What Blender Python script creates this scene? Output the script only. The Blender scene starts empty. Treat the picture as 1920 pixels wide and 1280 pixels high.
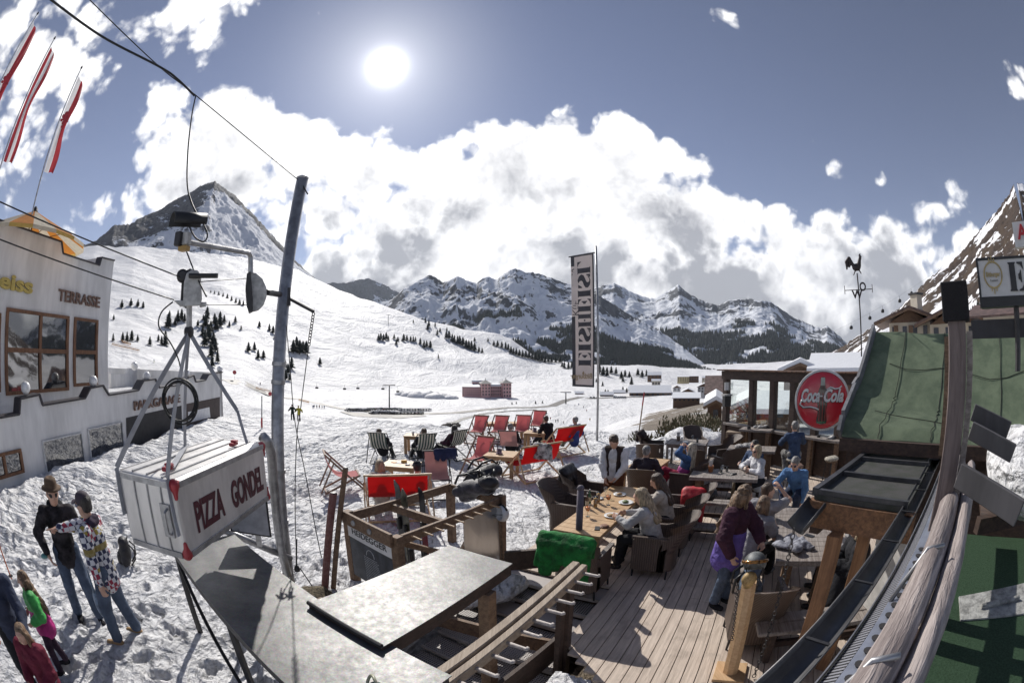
import bpy, math, random
import numpy as np
from mathutils import Vector, Matrix
random.seed(7); rng = np.random.default_rng(5)
S = bpy.context.scene; COL = S.collection
R = math.radians; V = Vector
# ---------------------------------------------------------------- camera, sky, sun, exposure
CAMZ = 3.2; PITCH = R(2.0); FPX = 840.0
cam = bpy.data.cameras.new('camera'); camo = bpy.data.objects.new('camera', cam); COL.objects.link(camo)
cam.type = 'PANO'; cam.panorama_type = 'FISHEYE_EQUISOLID'
cam.fisheye_lens = FPX/1920*36; cam.sensor_width = 36; cam.sensor_height = 24; cam.sensor_fit = 'HORIZONTAL'
cam.fisheye_fov = R(180); cam.clip_start = 0.02; cam.clip_end = 30000
camo.location = (0, 0, CAMZ); camo.rotation_euler = (R(90)+PITCH, 0, 0)
S.camera = camo
SUN_AZ, SUN_EL = R(-19.3), R(37.1)
sd = V((math.sin(SUN_AZ)*math.cos(SUN_EL), math.cos(SUN_AZ)*math.cos(SUN_EL), math.sin(SUN_EL)))
sl = bpy.data.lights.new('sun', 'SUN'); sl.energy = 3.05; sl.angle = R(0.5); sl.color = (1, .96, .9)
so = bpy.data.objects.new('sun', sl); COL.objects.link(so); so.rotation_euler = (-sd).to_track_quat('-Z', 'Y').to_euler(); so.location = (0, 0, 60)
vs = S.view_settings; vs.view_transform = 'Standard'; vs.look = 'None'; vs.gamma = 1; vs.use_curve_mapping = False; vs.exposure = 0.72
S.cycles.max_bounces = 6; S.cycles.transparent_max_bounces = 12; S.cycles.use_denoising = True
S.cycles.sample_clamp_indirect = 6

def ray(px, py):
    x, y = px-960, -(py-640); r = math.hypot(x, y); th = 2*math.asin(min(1, r/(2*FPX))); ph = math.atan2(y, x)
    c = V((math.sin(th)*math.cos(ph), math.cos(th), math.sin(th)*math.sin(ph)))
    cp, sp = math.cos(PITCH), math.sin(PITCH)
    return V((c.x, c.y*cp-c.z*sp, c.y*sp+c.z*cp))
C0 = V((0, 0, CAMZ))
def onz(px, py, z=0.0):            # the place on a level plane that a sight line meets
    d = ray(px, py); return C0+d*((z-CAMZ)/d.z)
def atr(px, py, r):                # the place at a horizontal distance
    d = ray(px, py); return C0+d*(r/math.hypot(d.x, d.y))
def onp(px, py, p0, n):            # the place on a wall plane
    d = ray(px, py); return C0+d*((V(p0)-C0).dot(V(n))/d.dot(V(n)))
def azel(px, py):
    d = ray(px, py); return math.atan2(d.x, d.y), math.asin(d.z)

class NT:                          # tiny node-tree helper
    def __init__(s, nt): s.t = nt; s.n = nt.nodes; s.l = nt.links
    def new(s, typ, props={}, **ins):
        n = s.n.new(typ)
        for k, v in props.items(): setattr(n, k, v)
        for k, v in ins.items():
            key = int(k[1:]) if k[0] == 'i' and k[1:].isdigit() else k.replace('_', ' ')
            s.set(n, key, v)
        return n
    def set(s, n, key, v):
        sock = n.inputs[key]
        if isinstance(v, bpy.types.NodeSocket): s.l.new(v, sock)
        else: sock.default_value = v
    def m(s, op, a, b=0.0, c=0.0, clamp=False):
        n = s.n.new('ShaderNodeMath'); n.operation = op; n.use_clamp = clamp
        for i, v in enumerate((a, b, c)): s.set(n, i, v)
        return n.outputs[0]
    def vm(s, op, a, b=(0, 0, 0)):
        n = s.n.new('ShaderNodeVectorMath'); n.operation = op; s.set(n, 0, a); s.set(n, 1, b); return n
    def noise(s, vec, scale, detail=4, rough=.55, dist=0.0):
        n = s.new('ShaderNodeTexNoise', Scale=scale, Detail=detail, Roughness=rough, Distortion=dist)
        if vec is not None: s.set(n, 'Vector', vec)
        return n.outputs['Fac']
    def ramp(s, fac, lo, hi, a=0.0, b=1.0, smooth=True):
        n = s.n.new('ShaderNodeMapRange'); n.interpolation_type = 'SMOOTHSTEP' if smooth else 'LINEAR'
        for k, v in zip(range(5), (fac, lo, hi, a, b)): s.set(n, k, v)
        return n.outputs[0]
    def mix(s, f, a, b, mode='MIX'):
        n = s.n.new('ShaderNodeMix'); n.data_type = 'RGBA'; n.blend_type = mode
        s.set(n, 0, f); s.set(n, 6, c4(a)); s.set(n, 7, c4(b)); return n.outputs[2]
def c4(c):
    if isinstance(c, bpy.types.NodeSocket): return c
    return tuple(c)+(1.0,) if len(c) == 3 else c

# sky: Nishita air with a cloud deck worked out on sky directions
W = bpy.data.worlds.new('World'); S.world = W; W.use_nodes = True
W.cycles.sampling_method = 'MANUAL'; W.cycles.sample_map_resolution = 256
nt = NT(W.node_tree); nt.n.clear()
sky = nt.new('ShaderNodeTexSky', dict(sky_type='NISHITA', sun_disc=False, sun_elevation=SUN_EL, sun_rotation=SUN_AZ, altitude=2000, air_density=1.0, dust_density=.6, ozone_density=1.2))
gen = nt.new('ShaderNodeTexCoord').outputs['Generated']
dirn = nt.vm('NORMALIZE', gen).outputs[0]
sep = nt.new('ShaderNodeSeparateXYZ', Vector=dirn)
def cloud_blob(px, py, rad_deg, w):
    return (ray(px, py), math.cos(R(rad_deg)), w)
BL = [(440,275,9,.9),(350,310,8,.9),(540,310,8,.9),(690,365,9,.9),(620,420,10,.9),(760,410,9,.9),(870,345,8,.9),(950,330,8,1),(1060,345,9,1),(1160,335,8,1),(1240,370,8,1),(1290,430,8,1),
      (1080,400,13,1.0),(900,440,12,.9),(1330,450,8,.9),(1420,500,9,.9),(1250,500,10,.9),(1550,540,9,.9),(1650,520,9,.7),(1750,470,7,.55),(1830,430,6,.5),(560,520,9,.8),(760,560,9,.7),(330,380,7,.55),(300,215,5,.6),
      (60,120,14,.62),(150,60,12,.6),(20,260,9,.6),(230,20,9,.45),(380,30,7,.75),(130,250,5,.4),(160,420,5,.5),(230,400,6,.5),(1570,320,2.0,.55),(1905,150,3,.5),(1810,340,4,.5),(620,30,3,.45),(420,10,6,.6),(1650,330,1.5,.5),(1350,50,3,.4)]
mask = None
for px, py, rd, w in BL:
    d = ray(px, py)
    dt = nt.vm('DOT_PRODUCT', dirn, d).outputs['Value']
    f = nt.ramp(dt, math.cos(R(rd*1.22)), math.cos(R(rd*.35)), 0, w)
    mask = f if mask is None else nt.m('MAXIMUM', mask, f)
warp = nt.new('ShaderNodeTexNoise', Vector=dirn, Scale=5.0, Detail=3.0, Roughness=.6)
wv = nt.vm('SCALE', nt.vm('SUBTRACT', warp.outputs['Color'], (.5, .5, .5)).outputs[0]); wv.inputs['Scale'].default_value = .07
p = nt.vm('ADD', dirn, wv.outputs[0]).outputs[0]
n1 = nt.noise(p, 5.0, 9, .6); n2 = nt.noise(p, 16.0, 6, .62)
dens = nt.m('ADD', mask, nt.m('MULTIPLY', nt.m('SUBTRACT', n1, .5), 1.25))
dens = nt.m('ADD', dens, nt.m('MULTIPLY', nt.m('SUBTRACT', n2, .5), .5))
vor = lambda vec, sc: nt.new('ShaderNodeTexVoronoi', dict(feature='F1'), Vector=vec, Scale=sc).outputs['Distance']
def billow(vec): return nt.m('ADD', nt.m('ADD', nt.m('MULTIPLY', vor(vec, 11.0), .52), nt.m('MULTIPLY', vor(vec, 25.0), .26)), nt.m('MULTIPLY', vor(vec, 60.0), .13))
bil = billow(p)
dens = nt.m('SUBTRACT', dens, nt.m('MULTIPLY', nt.m('SUBTRACT', bil, .34), 1.15))
lowband = nt.ramp(sep.outputs[2], .08, .24, .62, 0)
dens = nt.m('ADD', dens, lowband)
alpha = nt.ramp(dens, .31, .60)
# thickness greys the cloud bases; thin rims let the sun through
g1 = nt.noise(p, 2.9, 5, .58); 
pbase = nt.vm('ADD', p, (0, 0, .06)).outputs[0]
relief = nt.m('ADD', nt.m('SUBTRACT', nt.noise(pbase, 9.0, 6, .6), nt.noise(p, 9.0, 6, .6)), nt.m('MULTIPLY', nt.m('SUBTRACT', bil, .36), .40))
thick = nt.m('MULTIPLY', nt.ramp(dens, .50, 1.0), nt.ramp(g1, .34, .54, .15, 1.05))
elev = nt.ramp(sep.outputs[2], .20, .50, 1.05, .25)
thick = nt.m('MULTIPLY', thick, elev)
thick = nt.m('ADD', thick, nt.m('MULTIPLY', relief, 1.5), clamp=True)
ccol = nt.mix(thick, (.96, .95, .945), (.25, .253, .275))
sundot = nt.vm('DOT_PRODUCT', dirn, sd).outputs['Value']
hs = nt.new('ShaderNodeHueSaturation', Hue=.505, Saturation=.70, Value=1.0, Fac=1.0, Color=sky.outputs[0])
skc = nt.vm('MULTIPLY', hs.outputs[0], (.038, .041, .050)).outputs[0]
# air glow close round the sun (forward scattering) and the disc itself
glow = nt.m('ADD', nt.m('MULTIPLY', nt.m('POWER', nt.m('MAXIMUM', sundot, 0), 1800.0), 1.1), nt.m('MULTIPLY', nt.m('POWER', nt.m('MAXIMUM', sundot, 0), 60.0), .19))
glow = nt.m('ADD', glow, nt.m('MULTIPLY', nt.m('POWER', nt.m('MAXIMUM', sundot, 0), 320.0), .20))
glow = nt.m('ADD', glow, nt.m('MULTIPLY', nt.m('POWER', nt.m('MAXIMUM', sundot, 0), 6000.0), 6.0))
gc = nt.vm('SCALE', (1, .98, .95)); nt.set(gc, 'Scale', glow)
base = nt.vm('ADD', nt.mix(alpha, skc, ccol), gc.outputs[0]).outputs[0]
bg = nt.new('ShaderNodeBackground', Color=base, Strength=1.0)
out = nt.new('ShaderNodeOutputWorld'); nt.l.new(bg.outputs[0], out.inputs[0])

# ---------------------------------------------------------------- materials
MATS = {}
def mat(name, col, rough=.6, metal=0.0, var=.12, vscale=6.0, bump=.0, bscale=40.0, spec=.5, stretch=None, col2=None, trans=0.0, alpha=None, coat=0.0):
    if name in MATS: return MATS[name]
    m = bpy.data.materials.new(name); m.use_nodes = True; t = NT(m.node_tree); b = t.n['Principled BSDF']
    co = t.new('ShaderNodeTexCoord').outputs['Object']
    if stretch: co = t.vm('MULTIPLY', co, stretch).outputs[0]
    n = t.noise(co, vscale, 6, .62)
    f = t.ramp(n, .3, .7)
    c2 = col2 or tuple(max(0, c*(1-var*2.2)) for c in col)
    t.set(b, 'Base Color', t.mix(f, c2, tuple(min(1, c*(1+var*.5)) for c in col)))
    b.inputs['Metallic'].default_value = metal
    t.set(b, 'Roughness', t.m('ADD', rough-.06, t.m('MULTIPLY', t.noise(co, vscale*2.3, 4), .12)))
    b.inputs['Specular IOR Level'].default_value = spec
    if coat: b.inputs['Coat Weight'].default_value = coat
    if bump:
        bn = t.new('ShaderNodeBump', Strength=min(1, bump), Distance=.01*max(1, bump), Height=t.noise(co, bscale, 5, .65)); t.l.new(bn.outputs[0], b.inputs['Normal'])
    if trans:
        tr = t.new('ShaderNodeBsdfTranslucent', Color=c4(tuple(min(1, c*1.0) for c in col)))
        mx = t.new('ShaderNodeMixShader', Fac=trans); t.l.new(b.outputs[0], mx.inputs[1]); t.l.new(tr.outputs[0], mx.inputs[2])
        t.l.new(mx.outputs[0], t.n['Material Output'].inputs[0])
    MATS[name] = m; return m
def wood(name, light, dark, axis=1, scale=1.0, rough=.7, bump=.35, knots=True):
    """Planks and logs: grain lines run along local AXIS, grey weathering in patches."""
    if name in MATS: return MATS[name]
    m = bpy.data.materials.new(name); m.use_nodes = True; t = NT(m.node_tree); b = t.n['Principled BSDF']
    co = t.new('ShaderNodeTexCoord').outputs['Object']
    st = [1.0, 1.0, 1.0]; st[axis] = .07
    g = t.vm('MULTIPLY', co, tuple(st)).outputs[0]
    w = t.noise(g, 26*scale, 5, .7, .6); w2 = t.noise(g, 90*scale, 3, .6)
    f = t.m('ADD', t.m('MULTIPLY', t.ramp(w, .32, .68), .75), t.m('MULTIPLY', w2, .3), clamp=True)
    c = t.mix(f, dark, light)
    st = t.noise(co, 3.0, 4, .6); c = t.mix(t.ramp(st, .48, .72, 0, .45), c, tuple(x*.55 for x in dark))
    t.set(b, 'Base Color', c); b.inputs['Roughness'].default_value = rough
    bn = t.new('ShaderNodeBump', Strength=bump, Distance=.01, Height=f); t.l.new(bn.outputs[0], b.inputs['Normal'])
    MATS[name] = m; return m

# ---------------------------------------------------------------- objects
def tag(o, label=None, cat=None, group=None, kind=None):
    if label: o['label'] = label
    if cat: o['category'] = cat
    if group: o['group'] = group
    if kind: o['kind'] = kind
    return o
def empty(name, label=None, cat=None, loc=(0, 0, 0), rz=0.0, group=None, rot=None):
    o = bpy.data.objects.new(name, None); COL.objects.link(o); o.location = loc; o.rotation_euler = rot or (0, 0, rz); o.empty_display_size = .1
    return tag(o, label, cat, group)
def wmat(o):
    M = Matrix.Identity(4); ch = []
    while o: ch.append(o); o = o.parent
    for o in reversed(ch): M = M @ Matrix.LocRotScale(o.location, o.rotation_euler, o.scale)
    return M
CH = {}
def kid(c, p): c.parent = p; CH.setdefault(p.name, []).append(c)
class MB:
    """Collects shapes; build() links them as one mesh object."""
    def __init__(s): s.v = []; s.f = []; s.m = []; s.mi = 0
    def add(s, vs, fs, mi=None):
        o = len(s.v); s.v += [V(v) for v in vs]; s.f += [tuple(i+o for i in f) for f in fs]; s.m += [s.mi if mi is None else mi]*len(fs); return s
    def box(s, c, size, ax=None, mi=None):
        X, Y, Z = ax or (V((1, 0, 0)), V((0, 1, 0)), V((0, 0, 1))); c = V(c); a, b, h = size[0]/2, size[1]/2, size[2]/2
        vs = [c+X*i*a+Y*j*b+Z*k*h for k in (-1, 1) for j in (-1, 1) for i in (-1, 1)]
        return s.add(vs, [(0, 2, 3, 1), (4, 5, 7, 6), (0, 1, 5, 4), (2, 6, 7, 3), (0, 4, 6, 2), (1, 3, 7, 5)], mi)
    def beam(s, p, q, w, h, up=(0, 0, 1), mi=None):      # w across, h along "up"
        p, q = V(p), V(q); d = (q-p); L = d.length; d.normalize(); up = V(up)
        X = d.cross(up)
        if X.length < 1e-4: X = d.cross(V((1, 0, 0)))
        X.normalize(); Z = X.cross(d)
        return s.box((p+q)/2, (w, L, h), (X, d, Z), mi)
    def tube(s, pts, r, seg=8, mi=None, cap=True, r2=None):
        pts = [V(p) for p in pts]; n = len(pts); rings = []; prev = None
        for i, p in enumerate(pts):
            d = (pts[min(i+1, n-1)]-pts[max(i-1, 0)]).normalized()
            if prev is None:
                X = d.cross(V((0, 0, 1)));
                if X.length < .05: X = d.cross(V((1, 0, 0)))
            else: X = prev-d*prev.dot(d)
            X.normalize(); prev = X; Y = d.cross(X)
            rr = r[i] if isinstance(r, (list, tuple)) else (r if r2 is None else r+(r2-r)*i/max(1, n-1))
            rings.append([p+(X*math.cos(a)+Y*math.sin(a))*rr for a in [2*math.pi*k/seg for k in range(seg)]])
        vs = [v for ring in rings for v in ring]; fs = []
        for i in range(n-1):
            for k in range(seg):
                a, b = i*seg+k, i*seg+(k+1) % seg; fs.append((a, b, b+seg, a+seg))
        if cap: fs += [tuple(reversed(range(seg))), tuple(range((n-1)*seg, n*seg))]
        return s.add(vs, fs, mi)
    def prism(s, poly, off, mi=None):                    # polygon (3-D points) swept by vector off
        n = len(poly); a = [V(p) for p in poly]; b = [p+V(off) for p in a]
        fs = [tuple(range(n)), tuple(reversed(range(n, 2*n)))]+[((i+1) % n, i, i+n, (i+1) % n+n) for i in range(n)]
        return s.add(a+b, fs, mi)
    def lathe(s, c, prof, seg=16, axis=(0, 0, 1), mi=None):
        Z = V(axis).normalized(); X = Z.cross(V((0, 1, 0)))
        if X.length < .1: X = Z.cross(V((1, 0, 0)))
        X.normalize(); Y = Z.cross(X); c = V(c); vs = []
        for r, z in prof:
            for k in range(seg):
                a = 2*math.pi*k/seg; vs.append(c+Z*z+(X*math.cos(a)+Y*math.sin(a))*max(r, 1e-4))
        fs = []
        for i in range(len(prof)-1):
            for k in range(seg):
                a, b = i*seg+k, i*seg+(k+1) % seg; fs.append((a, b, b+seg, a+seg))
        fs += [tuple(reversed(range(seg))), tuple(range((len(prof)-1)*seg, len(prof)*seg))]
        return s.add(vs, fs, mi)
    def grid(s, P, mi=None):                             # P[i][j] points
        n, m = len(P), len(P[0]); vs = [p for r in P for p in r]
        return s.add(vs, [(i*m+j, i*m+j+1, (i+1)*m+j+1, (i+1)*m+j) for i in range(n-1) for j in range(m-1)], mi)
    def sheet(s, P, th, n=None):                         # grid with thickness along n
        P = [[V(p) for p in r] for r in P]; N, Mm = len(P), len(P[0]); n = V(n or (0, 0, 1))
        Q = [[p+n*th for p in r] for r in P]; s.grid(P); s.grid([list(reversed(r)) for r in Q])
        per = [(i, 0) for i in range(N)]+[(N-1, j) for j in range(1, Mm)]+[(i, Mm-1) for i in range(N-2, -1, -1)]+[(0, j) for j in range(Mm-2, 0, -1)]
        k = len(per); s.add([P[i][j] for i, j in per]+[Q[i][j] for i, j in per], [(a, (a+1) % k, (a+1) % k+k, a+k) for a in range(k)]); return s
    def build(s, name, m, parent=None, smooth=False, bevel=0.0, world=True, kind=None):
        me = bpy.data.meshes.new(name)
        inv = wmat(parent).inverted() if (parent is not None and world) else Matrix.Identity(4)
        me.from_pydata([inv @ v for v in s.v], [], s.f)
        for mm in (m if isinstance(m, (list, tuple)) else [m]): me.materials.append(mm)
        if any(s.m): me.polygons.foreach_set('material_index', s.m)
        if smooth:
            me.polygons.foreach_set('use_smooth', [True]*len(me.polygons))
            if smooth == 'auto':
                me.set_sharp_from_angle(angle=R(38))
        me.validate(); me.update()
        o = bpy.data.objects.new(name, me); COL.objects.link(o)
        if parent is not None: kid(o, parent)
        if bevel:
            b = o.modifiers.new('edge', 'BEVEL'); b.width = bevel; b.segments = 4 if bevel > .05 else 1; b.limit_method = 'ANGLE'; b.angle_limit = R(50)
        if kind: o['kind'] = kind
        return o
def npmesh(name, vs, fs, m, parent=None, smooth=True, mi=None):
    me = bpy.data.meshes.new(name); vs = np.asarray(vs, dtype=np.float32); fs = np.asarray(fs, dtype=np.int32)
    if parent is not None:
        inv = np.array(wmat(parent).inverted()); vs = vs @ inv[:3, :3].T.astype(np.float32)+inv[:3, 3].astype(np.float32)
    k = fs.shape[1]; me.vertices.add(len(vs)); me.vertices.foreach_set('co', vs.ravel())
    me.loops.add(len(fs)*k); me.loops.foreach_set('vertex_index', fs.ravel()); me.polygons.add(len(fs))
    me.polygons.foreach_set('loop_start', np.arange(0, len(fs)*k, k, dtype=np.int32))
    for mm in (m if isinstance(m, (list, tuple)) else [m]): me.materials.append(mm)
    if mi is not None: me.polygons.foreach_set('material_index', np.asarray(mi, dtype=np.int32))
    me.update(calc_edges=True); me.polygons.foreach_set('use_smooth', [bool(smooth)]*len(fs))
    o = bpy.data.objects.new(name, me); COL.objects.link(o)
    if parent is not None: kid(o, parent)
    return o
def copy_tree(o, parent=None, loc=None, rz=None, label=None, scale=None):
    c = o.copy(); COL.objects.link(c)
    if parent is not None: c.parent = parent; CH.setdefault(parent.name, []).append(c)
    if loc is not None: c.location = loc
    if rz is not None: c.rotation_euler = (0, 0, rz)
    if scale is not None: c.scale = scale if hasattr(scale, '__len__') else (scale,)*3
    if label: c['label'] = label
    for ch in CH.get(o.name, []): copy_tree(ch, c)
    return c
PROTO = {}
def put(key, maker, loc, rz, label, group=None, scale=None):
    """First use moves the original; later uses copy the thing and each of its parts."""
    if key not in PROTO: o = maker(); PROTO[key] = [o, False]
    o, used = PROTO[key]
    if not used:
        PROTO[key][1] = True; o.location = loc; o.rotation_euler = (0, 0, rz)
        if scale is not None: o.scale = (scale,)*3 if not hasattr(scale, '__len__') else scale
        o['label'] = label
    else: o = copy_tree(o, None, loc, rz, label, scale)
    if group: o['group'] = group
    return o
def text(body, name, m, origin, xdir, ydir, height, parent=None, depth=.01, bold=0.0, squeeze=1.0, align='LEFT', spacing=1.0, width=None, shear=0.0):
    cu = bpy.data.curves.new(name, 'FONT'); cu.body = body; cu.size = 1.0; cu.extrude = 0; cu.offset = bold; cu.align_x = align; cu.space_character = spacing; cu.shear = shear
    cu.resolution_u = 4
    tmp = bpy.data.objects.new('tmp', cu); COL.objects.link(tmp)
    dg = bpy.context.evaluated_depsgraph_get(); me = bpy.data.meshes.new_from_object(tmp.evaluated_get(dg)); bpy.data.objects.remove(tmp); bpy.data.curves.remove(cu)
    X, Y = V(xdir).normalized(), V(ydir).normalized(); N = X.cross(Y)
    xs = [v.co.x for v in me.vertices] or [0]; k = height/.7
    kx = k*squeeze if width is None else width/(max(xs)-min(xs)); x0 = 0 if width is None else min(xs)
    ori = V(origin); inv = wmat(parent).inverted() if parent is not None else Matrix.Identity(4)
    vs = [ori+X*((v.co.x-x0)*kx)+Y*(v.co.y*k) for v in me.vertices]
    mb = MB(); fs = [tuple(p.vertices) for p in me.polygons]; n = len(vs)
    ed = {}
    for f in fs:
        for a, b in zip(f, f[1:]+f[:1]): ed[(a, b)] = 1
    bd = [(a, b) for (a, b) in ed if (b, a) not in ed]
    top = [v+N*depth for v in vs]
    mb.add(top+vs, fs+[(b+0, a+0, a+n, b+n) for a, b in bd])
    bpy.data.meshes.remove(me)
    return mb.build(name, m, parent)

# ---------------------------------------------------------------- signed-distance modelling: one continuous skin over tapered limbs
def sdf(prims, vox=.018, k=.03):
    """prims: ('c',a,b,ra,rb) tapered capsule | ('e',centre,radii,basis) ellipsoid | ('-e',...) cut | ('-c',...). Returns verts, quads."""
    P = []
    for p in prims:
        if p[0][-1] == 'c': a, b = np.array(p[1], float), np.array(p[2], float); r = max(p[3], p[4]); lo, hi = np.minimum(a, b)-r, np.maximum(a, b)+r
        else: c = np.array(p[1], float); r = max(p[2]); lo, hi = c-r, c+r
        P.append((p, lo, hi))
    pos = [x for x in P if x[0][0][0] != '-']
    lo = np.min([x[1] for x in pos], 0)-2.5*vox; hi = np.max([x[2] for x in pos], 0)+2.5*vox
    n = np.ceil((hi-lo)/vox).astype(int)+1
    D = np.full(n, .5, np.float32); ax = [lo[i]+vox*np.arange(n[i]) for i in range(3)]
    for p, l, h in P:
        pad = max(k*1.2, 2*vox)+vox; i0 = np.clip(((l-pad-lo)/vox).astype(int), 0, n-1); i1 = np.clip(((h+pad-lo)/vox).astype(int)+2, 1, n)
        if np.any(i1 <= i0): continue
        X, Y, Z = np.meshgrid(*(ax[i][i0[i]:i1[i]] for i in range(3)), indexing='ij')
        if p[0][-1] == 'c':
            a, b = np.array(p[1], float), np.array(p[2], float); d = b-a; L2 = max(d@d, 1e-9)
            t = np.clip(((X-a[0])*d[0]+(Y-a[1])*d[1]+(Z-a[2])*d[2])/L2, 0, 1)
            dist = np.sqrt((X-a[0]-t*d[0])**2+(Y-a[1]-t*d[1])**2+(Z-a[2]-t*d[2])**2)-(p[3]+(p[4]-p[3])*t)
        else:
            c, r = p[1], p[2]; B = np.array(p[3]) if len(p) > 3 and p[3] is not None else np.eye(3)
            q = [(X-c[0])*B[i][0]+(Y-c[1])*B[i][1]+(Z-c[2])*B[i][2] for i in range(3)]
            g = np.sqrt(sum((q[i]/r[i])**2 for i in range(3))); g2 = np.sqrt(sum((q[i]/r[i]**2)**2 for i in range(3)))+1e-6
            dist = g*(g-1)/g2
        sub = D[i0[0]:i1[0], i0[1]:i1[1], i0[2]:i1[2]]
        if p[0][0] == '-': sub[...] = np.maximum(sub, -dist)
        else:
            hh = np.clip(.5+.5*(sub-dist)/k, 0, 1); sub[...] = sub*(1-hh)+dist*hh-k*hh*(1-hh)
    ins = D < 0
    c = [ins[i:n[0]-1+i, j:n[1]-1+j, l:n[2]-1+l] for i in (0, 1) for j in (0, 1) for l in (0, 1)]
    s = sum(x.astype(np.int8) for x in c); act = (s > 0) & (s < 8); idx = np.argwhere(act)
    ids = -np.ones(act.shape, np.int64); ids[act] = np.arange(len(idx))
    acc = np.zeros((len(idx), 3)); cnt = np.zeros(len(idx))
    corners = [(i, j, l) for i in (0, 1) for j in (0, 1) for l in (0, 1)]
    for a in corners:
        for axx in range(3):
            if a[axx]: continue
            b = list(a); b[axx] = 1; da = D[tuple((idx+a).T)]; db = D[tuple((idx+b).T)]; x = (da < 0) != (db < 0)
            t = np.where(x, da/(da-db+1e-12), 0); pt = np.array(a, float)[None]+np.eye(3)[axx][None]*t[:, None]
            acc += pt*x[:, None]; cnt += x
    vs = lo+vox*(idx+acc/np.maximum(cnt, 1)[:, None]); fs = []
    for axx in range(3):
        u, w = [(1, 2), (2, 0), (0, 1)][axx]
        sl0 = [slice(1, n[i]-1) for i in range(3)]; sl0[axx] = slice(0, n[axx]-1); sl1 = list(sl0); sl1[axx] = slice(1, n[axx])
        A, Bq = ins[tuple(sl0)], ins[tuple(sl1)]; e = np.argwhere(A != Bq)
        off = np.ones(3, int); off[axx] = 0; e = e+off; flip = ~ins[tuple(e.T)]
        eu, ew = np.eye(3, dtype=int)[u], np.eye(3, dtype=int)[w]
        q = np.stack([ids[tuple((e-eu-ew).T)], ids[tuple((e-ew).T)], ids[tuple(e.T)], ids[tuple((e-eu).T)]], 1)
        q[flip] = q[flip][:, ::-1]; fs.append(q)
    return vs, np.concatenate(fs)
def blob(name, m, prims, vox=.02, k=.03, parent=None, rough=0.0):
    vs, fs = sdf(prims, vox, k)
    if rough:
        vs = vs+rough*(fbm3(vs*9.0)[:, None]-.5)*np.array([1, 1, 1])
    return npmesh(name, vs, fs, m, parent)
# value noise
_T = rng.random((64, 64)).astype(np.float32); _T3 = rng.random((32, 32, 32)).astype(np.float32)
def vn2(x, y):
    xi, yi = np.floor(x).astype(int), np.floor(y).astype(int); fx, fy = x-xi, y-yi; fx = fx*fx*fx*(fx*(fx*6-15)+10); fy = fy*fy*fy*(fy*(fy*6-15)+10)
    g = lambda i, j: _T[(xi+i) & 63, (yi+j) & 63]
    return (g(0, 0)*(1-fx)+g(1, 0)*fx)*(1-fy)+(g(0, 1)*(1-fx)+g(1, 1)*fx)*fy
def fbm(x, y, oct=5, gain=.5, ridged=False):
    a, s, t, c, sn = 1.0, 0.0, 0.0, math.cos(.6), math.sin(.6)
    for o in range(oct):
        v = vn2(x+17*o, y+9*o)
        if ridged: v = 1-abs(2*v-1)
        s = s+a*v; t += a; a *= gain; x, y = (x*c-y*sn)*2.03, (x*sn+y*c)*2.03
    return s/t
def fbm3(p, oct=3):
    s, t, a = 0, 0, 1.0
    for o in range(oct):
        i = np.floor(p).astype(int); f = p-i; f = f*f*(3-2*f); v = 0
        for dx in (0, 1):
            for dy in (0, 1):
                for dz in (0, 1):
                    w = (f[:, 0] if dx else 1-f[:, 0])*(f[:, 1] if dy else 1-f[:, 1])*(f[:, 2] if dz else 1-f[:, 2])
                    v = v+w*_T3[(i[:, 0]+dx) & 31, (i[:, 1]+dy) & 31, (i[:, 2]+dz) & 31]
        s = s+a*v; t += a; a *= .5; p = p*2.03+3.1
    return s/t
def sm(a, b, x): t = np.clip((x-a)/(b-a), 0, 1); return t*t*(3-2*t)
# ================================================================ TERRAIN
def curve(pts):                     # pixel skyline -> elevation as a function of azimuth
    ae = sorted(azel(*p) for p in pts); return np.array([a for a, e in ae]), np.array([e for a, e in ae])
D2 = math.radians
HX, HE = curve([(0,482),(100,470),(180,457),(255,459),(330,474),(420,480),(500,490),(560,501),(580,515),(620,536),(680,557),(740,577),(800,597),(870,612),(930,623),(960,632),(985,650),(1010,668),(1075,678),(1110,684),(1150,693),(1200,705),(1240,718),(1290,728),(1340,731),(1450,722),(1560,700),(1700,680),(1900,670)])
FA = np.radians([-100,-60,-48,-35,-25,-15,0,12,20,26,34,45,60,100]); 
FR = np.array([100,120,140,170,205,240,215,225,300,360,260,160,120,100.]); FZ = np.array([-6,-8,-11,-16,-23,-30,-31,-32,-31,-30,-22,-12,-8,-6.])
RS = np.array([700,850,950,1050,1050,1000,1000,900,800,760,700,600,500,400.])
A32 = R(32); ea = V((math.sin(A32), math.cos(A32), 0)); eb = V((math.cos(A32), -math.sin(A32), 0))     # along the deck boards, and across to the right
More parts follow.
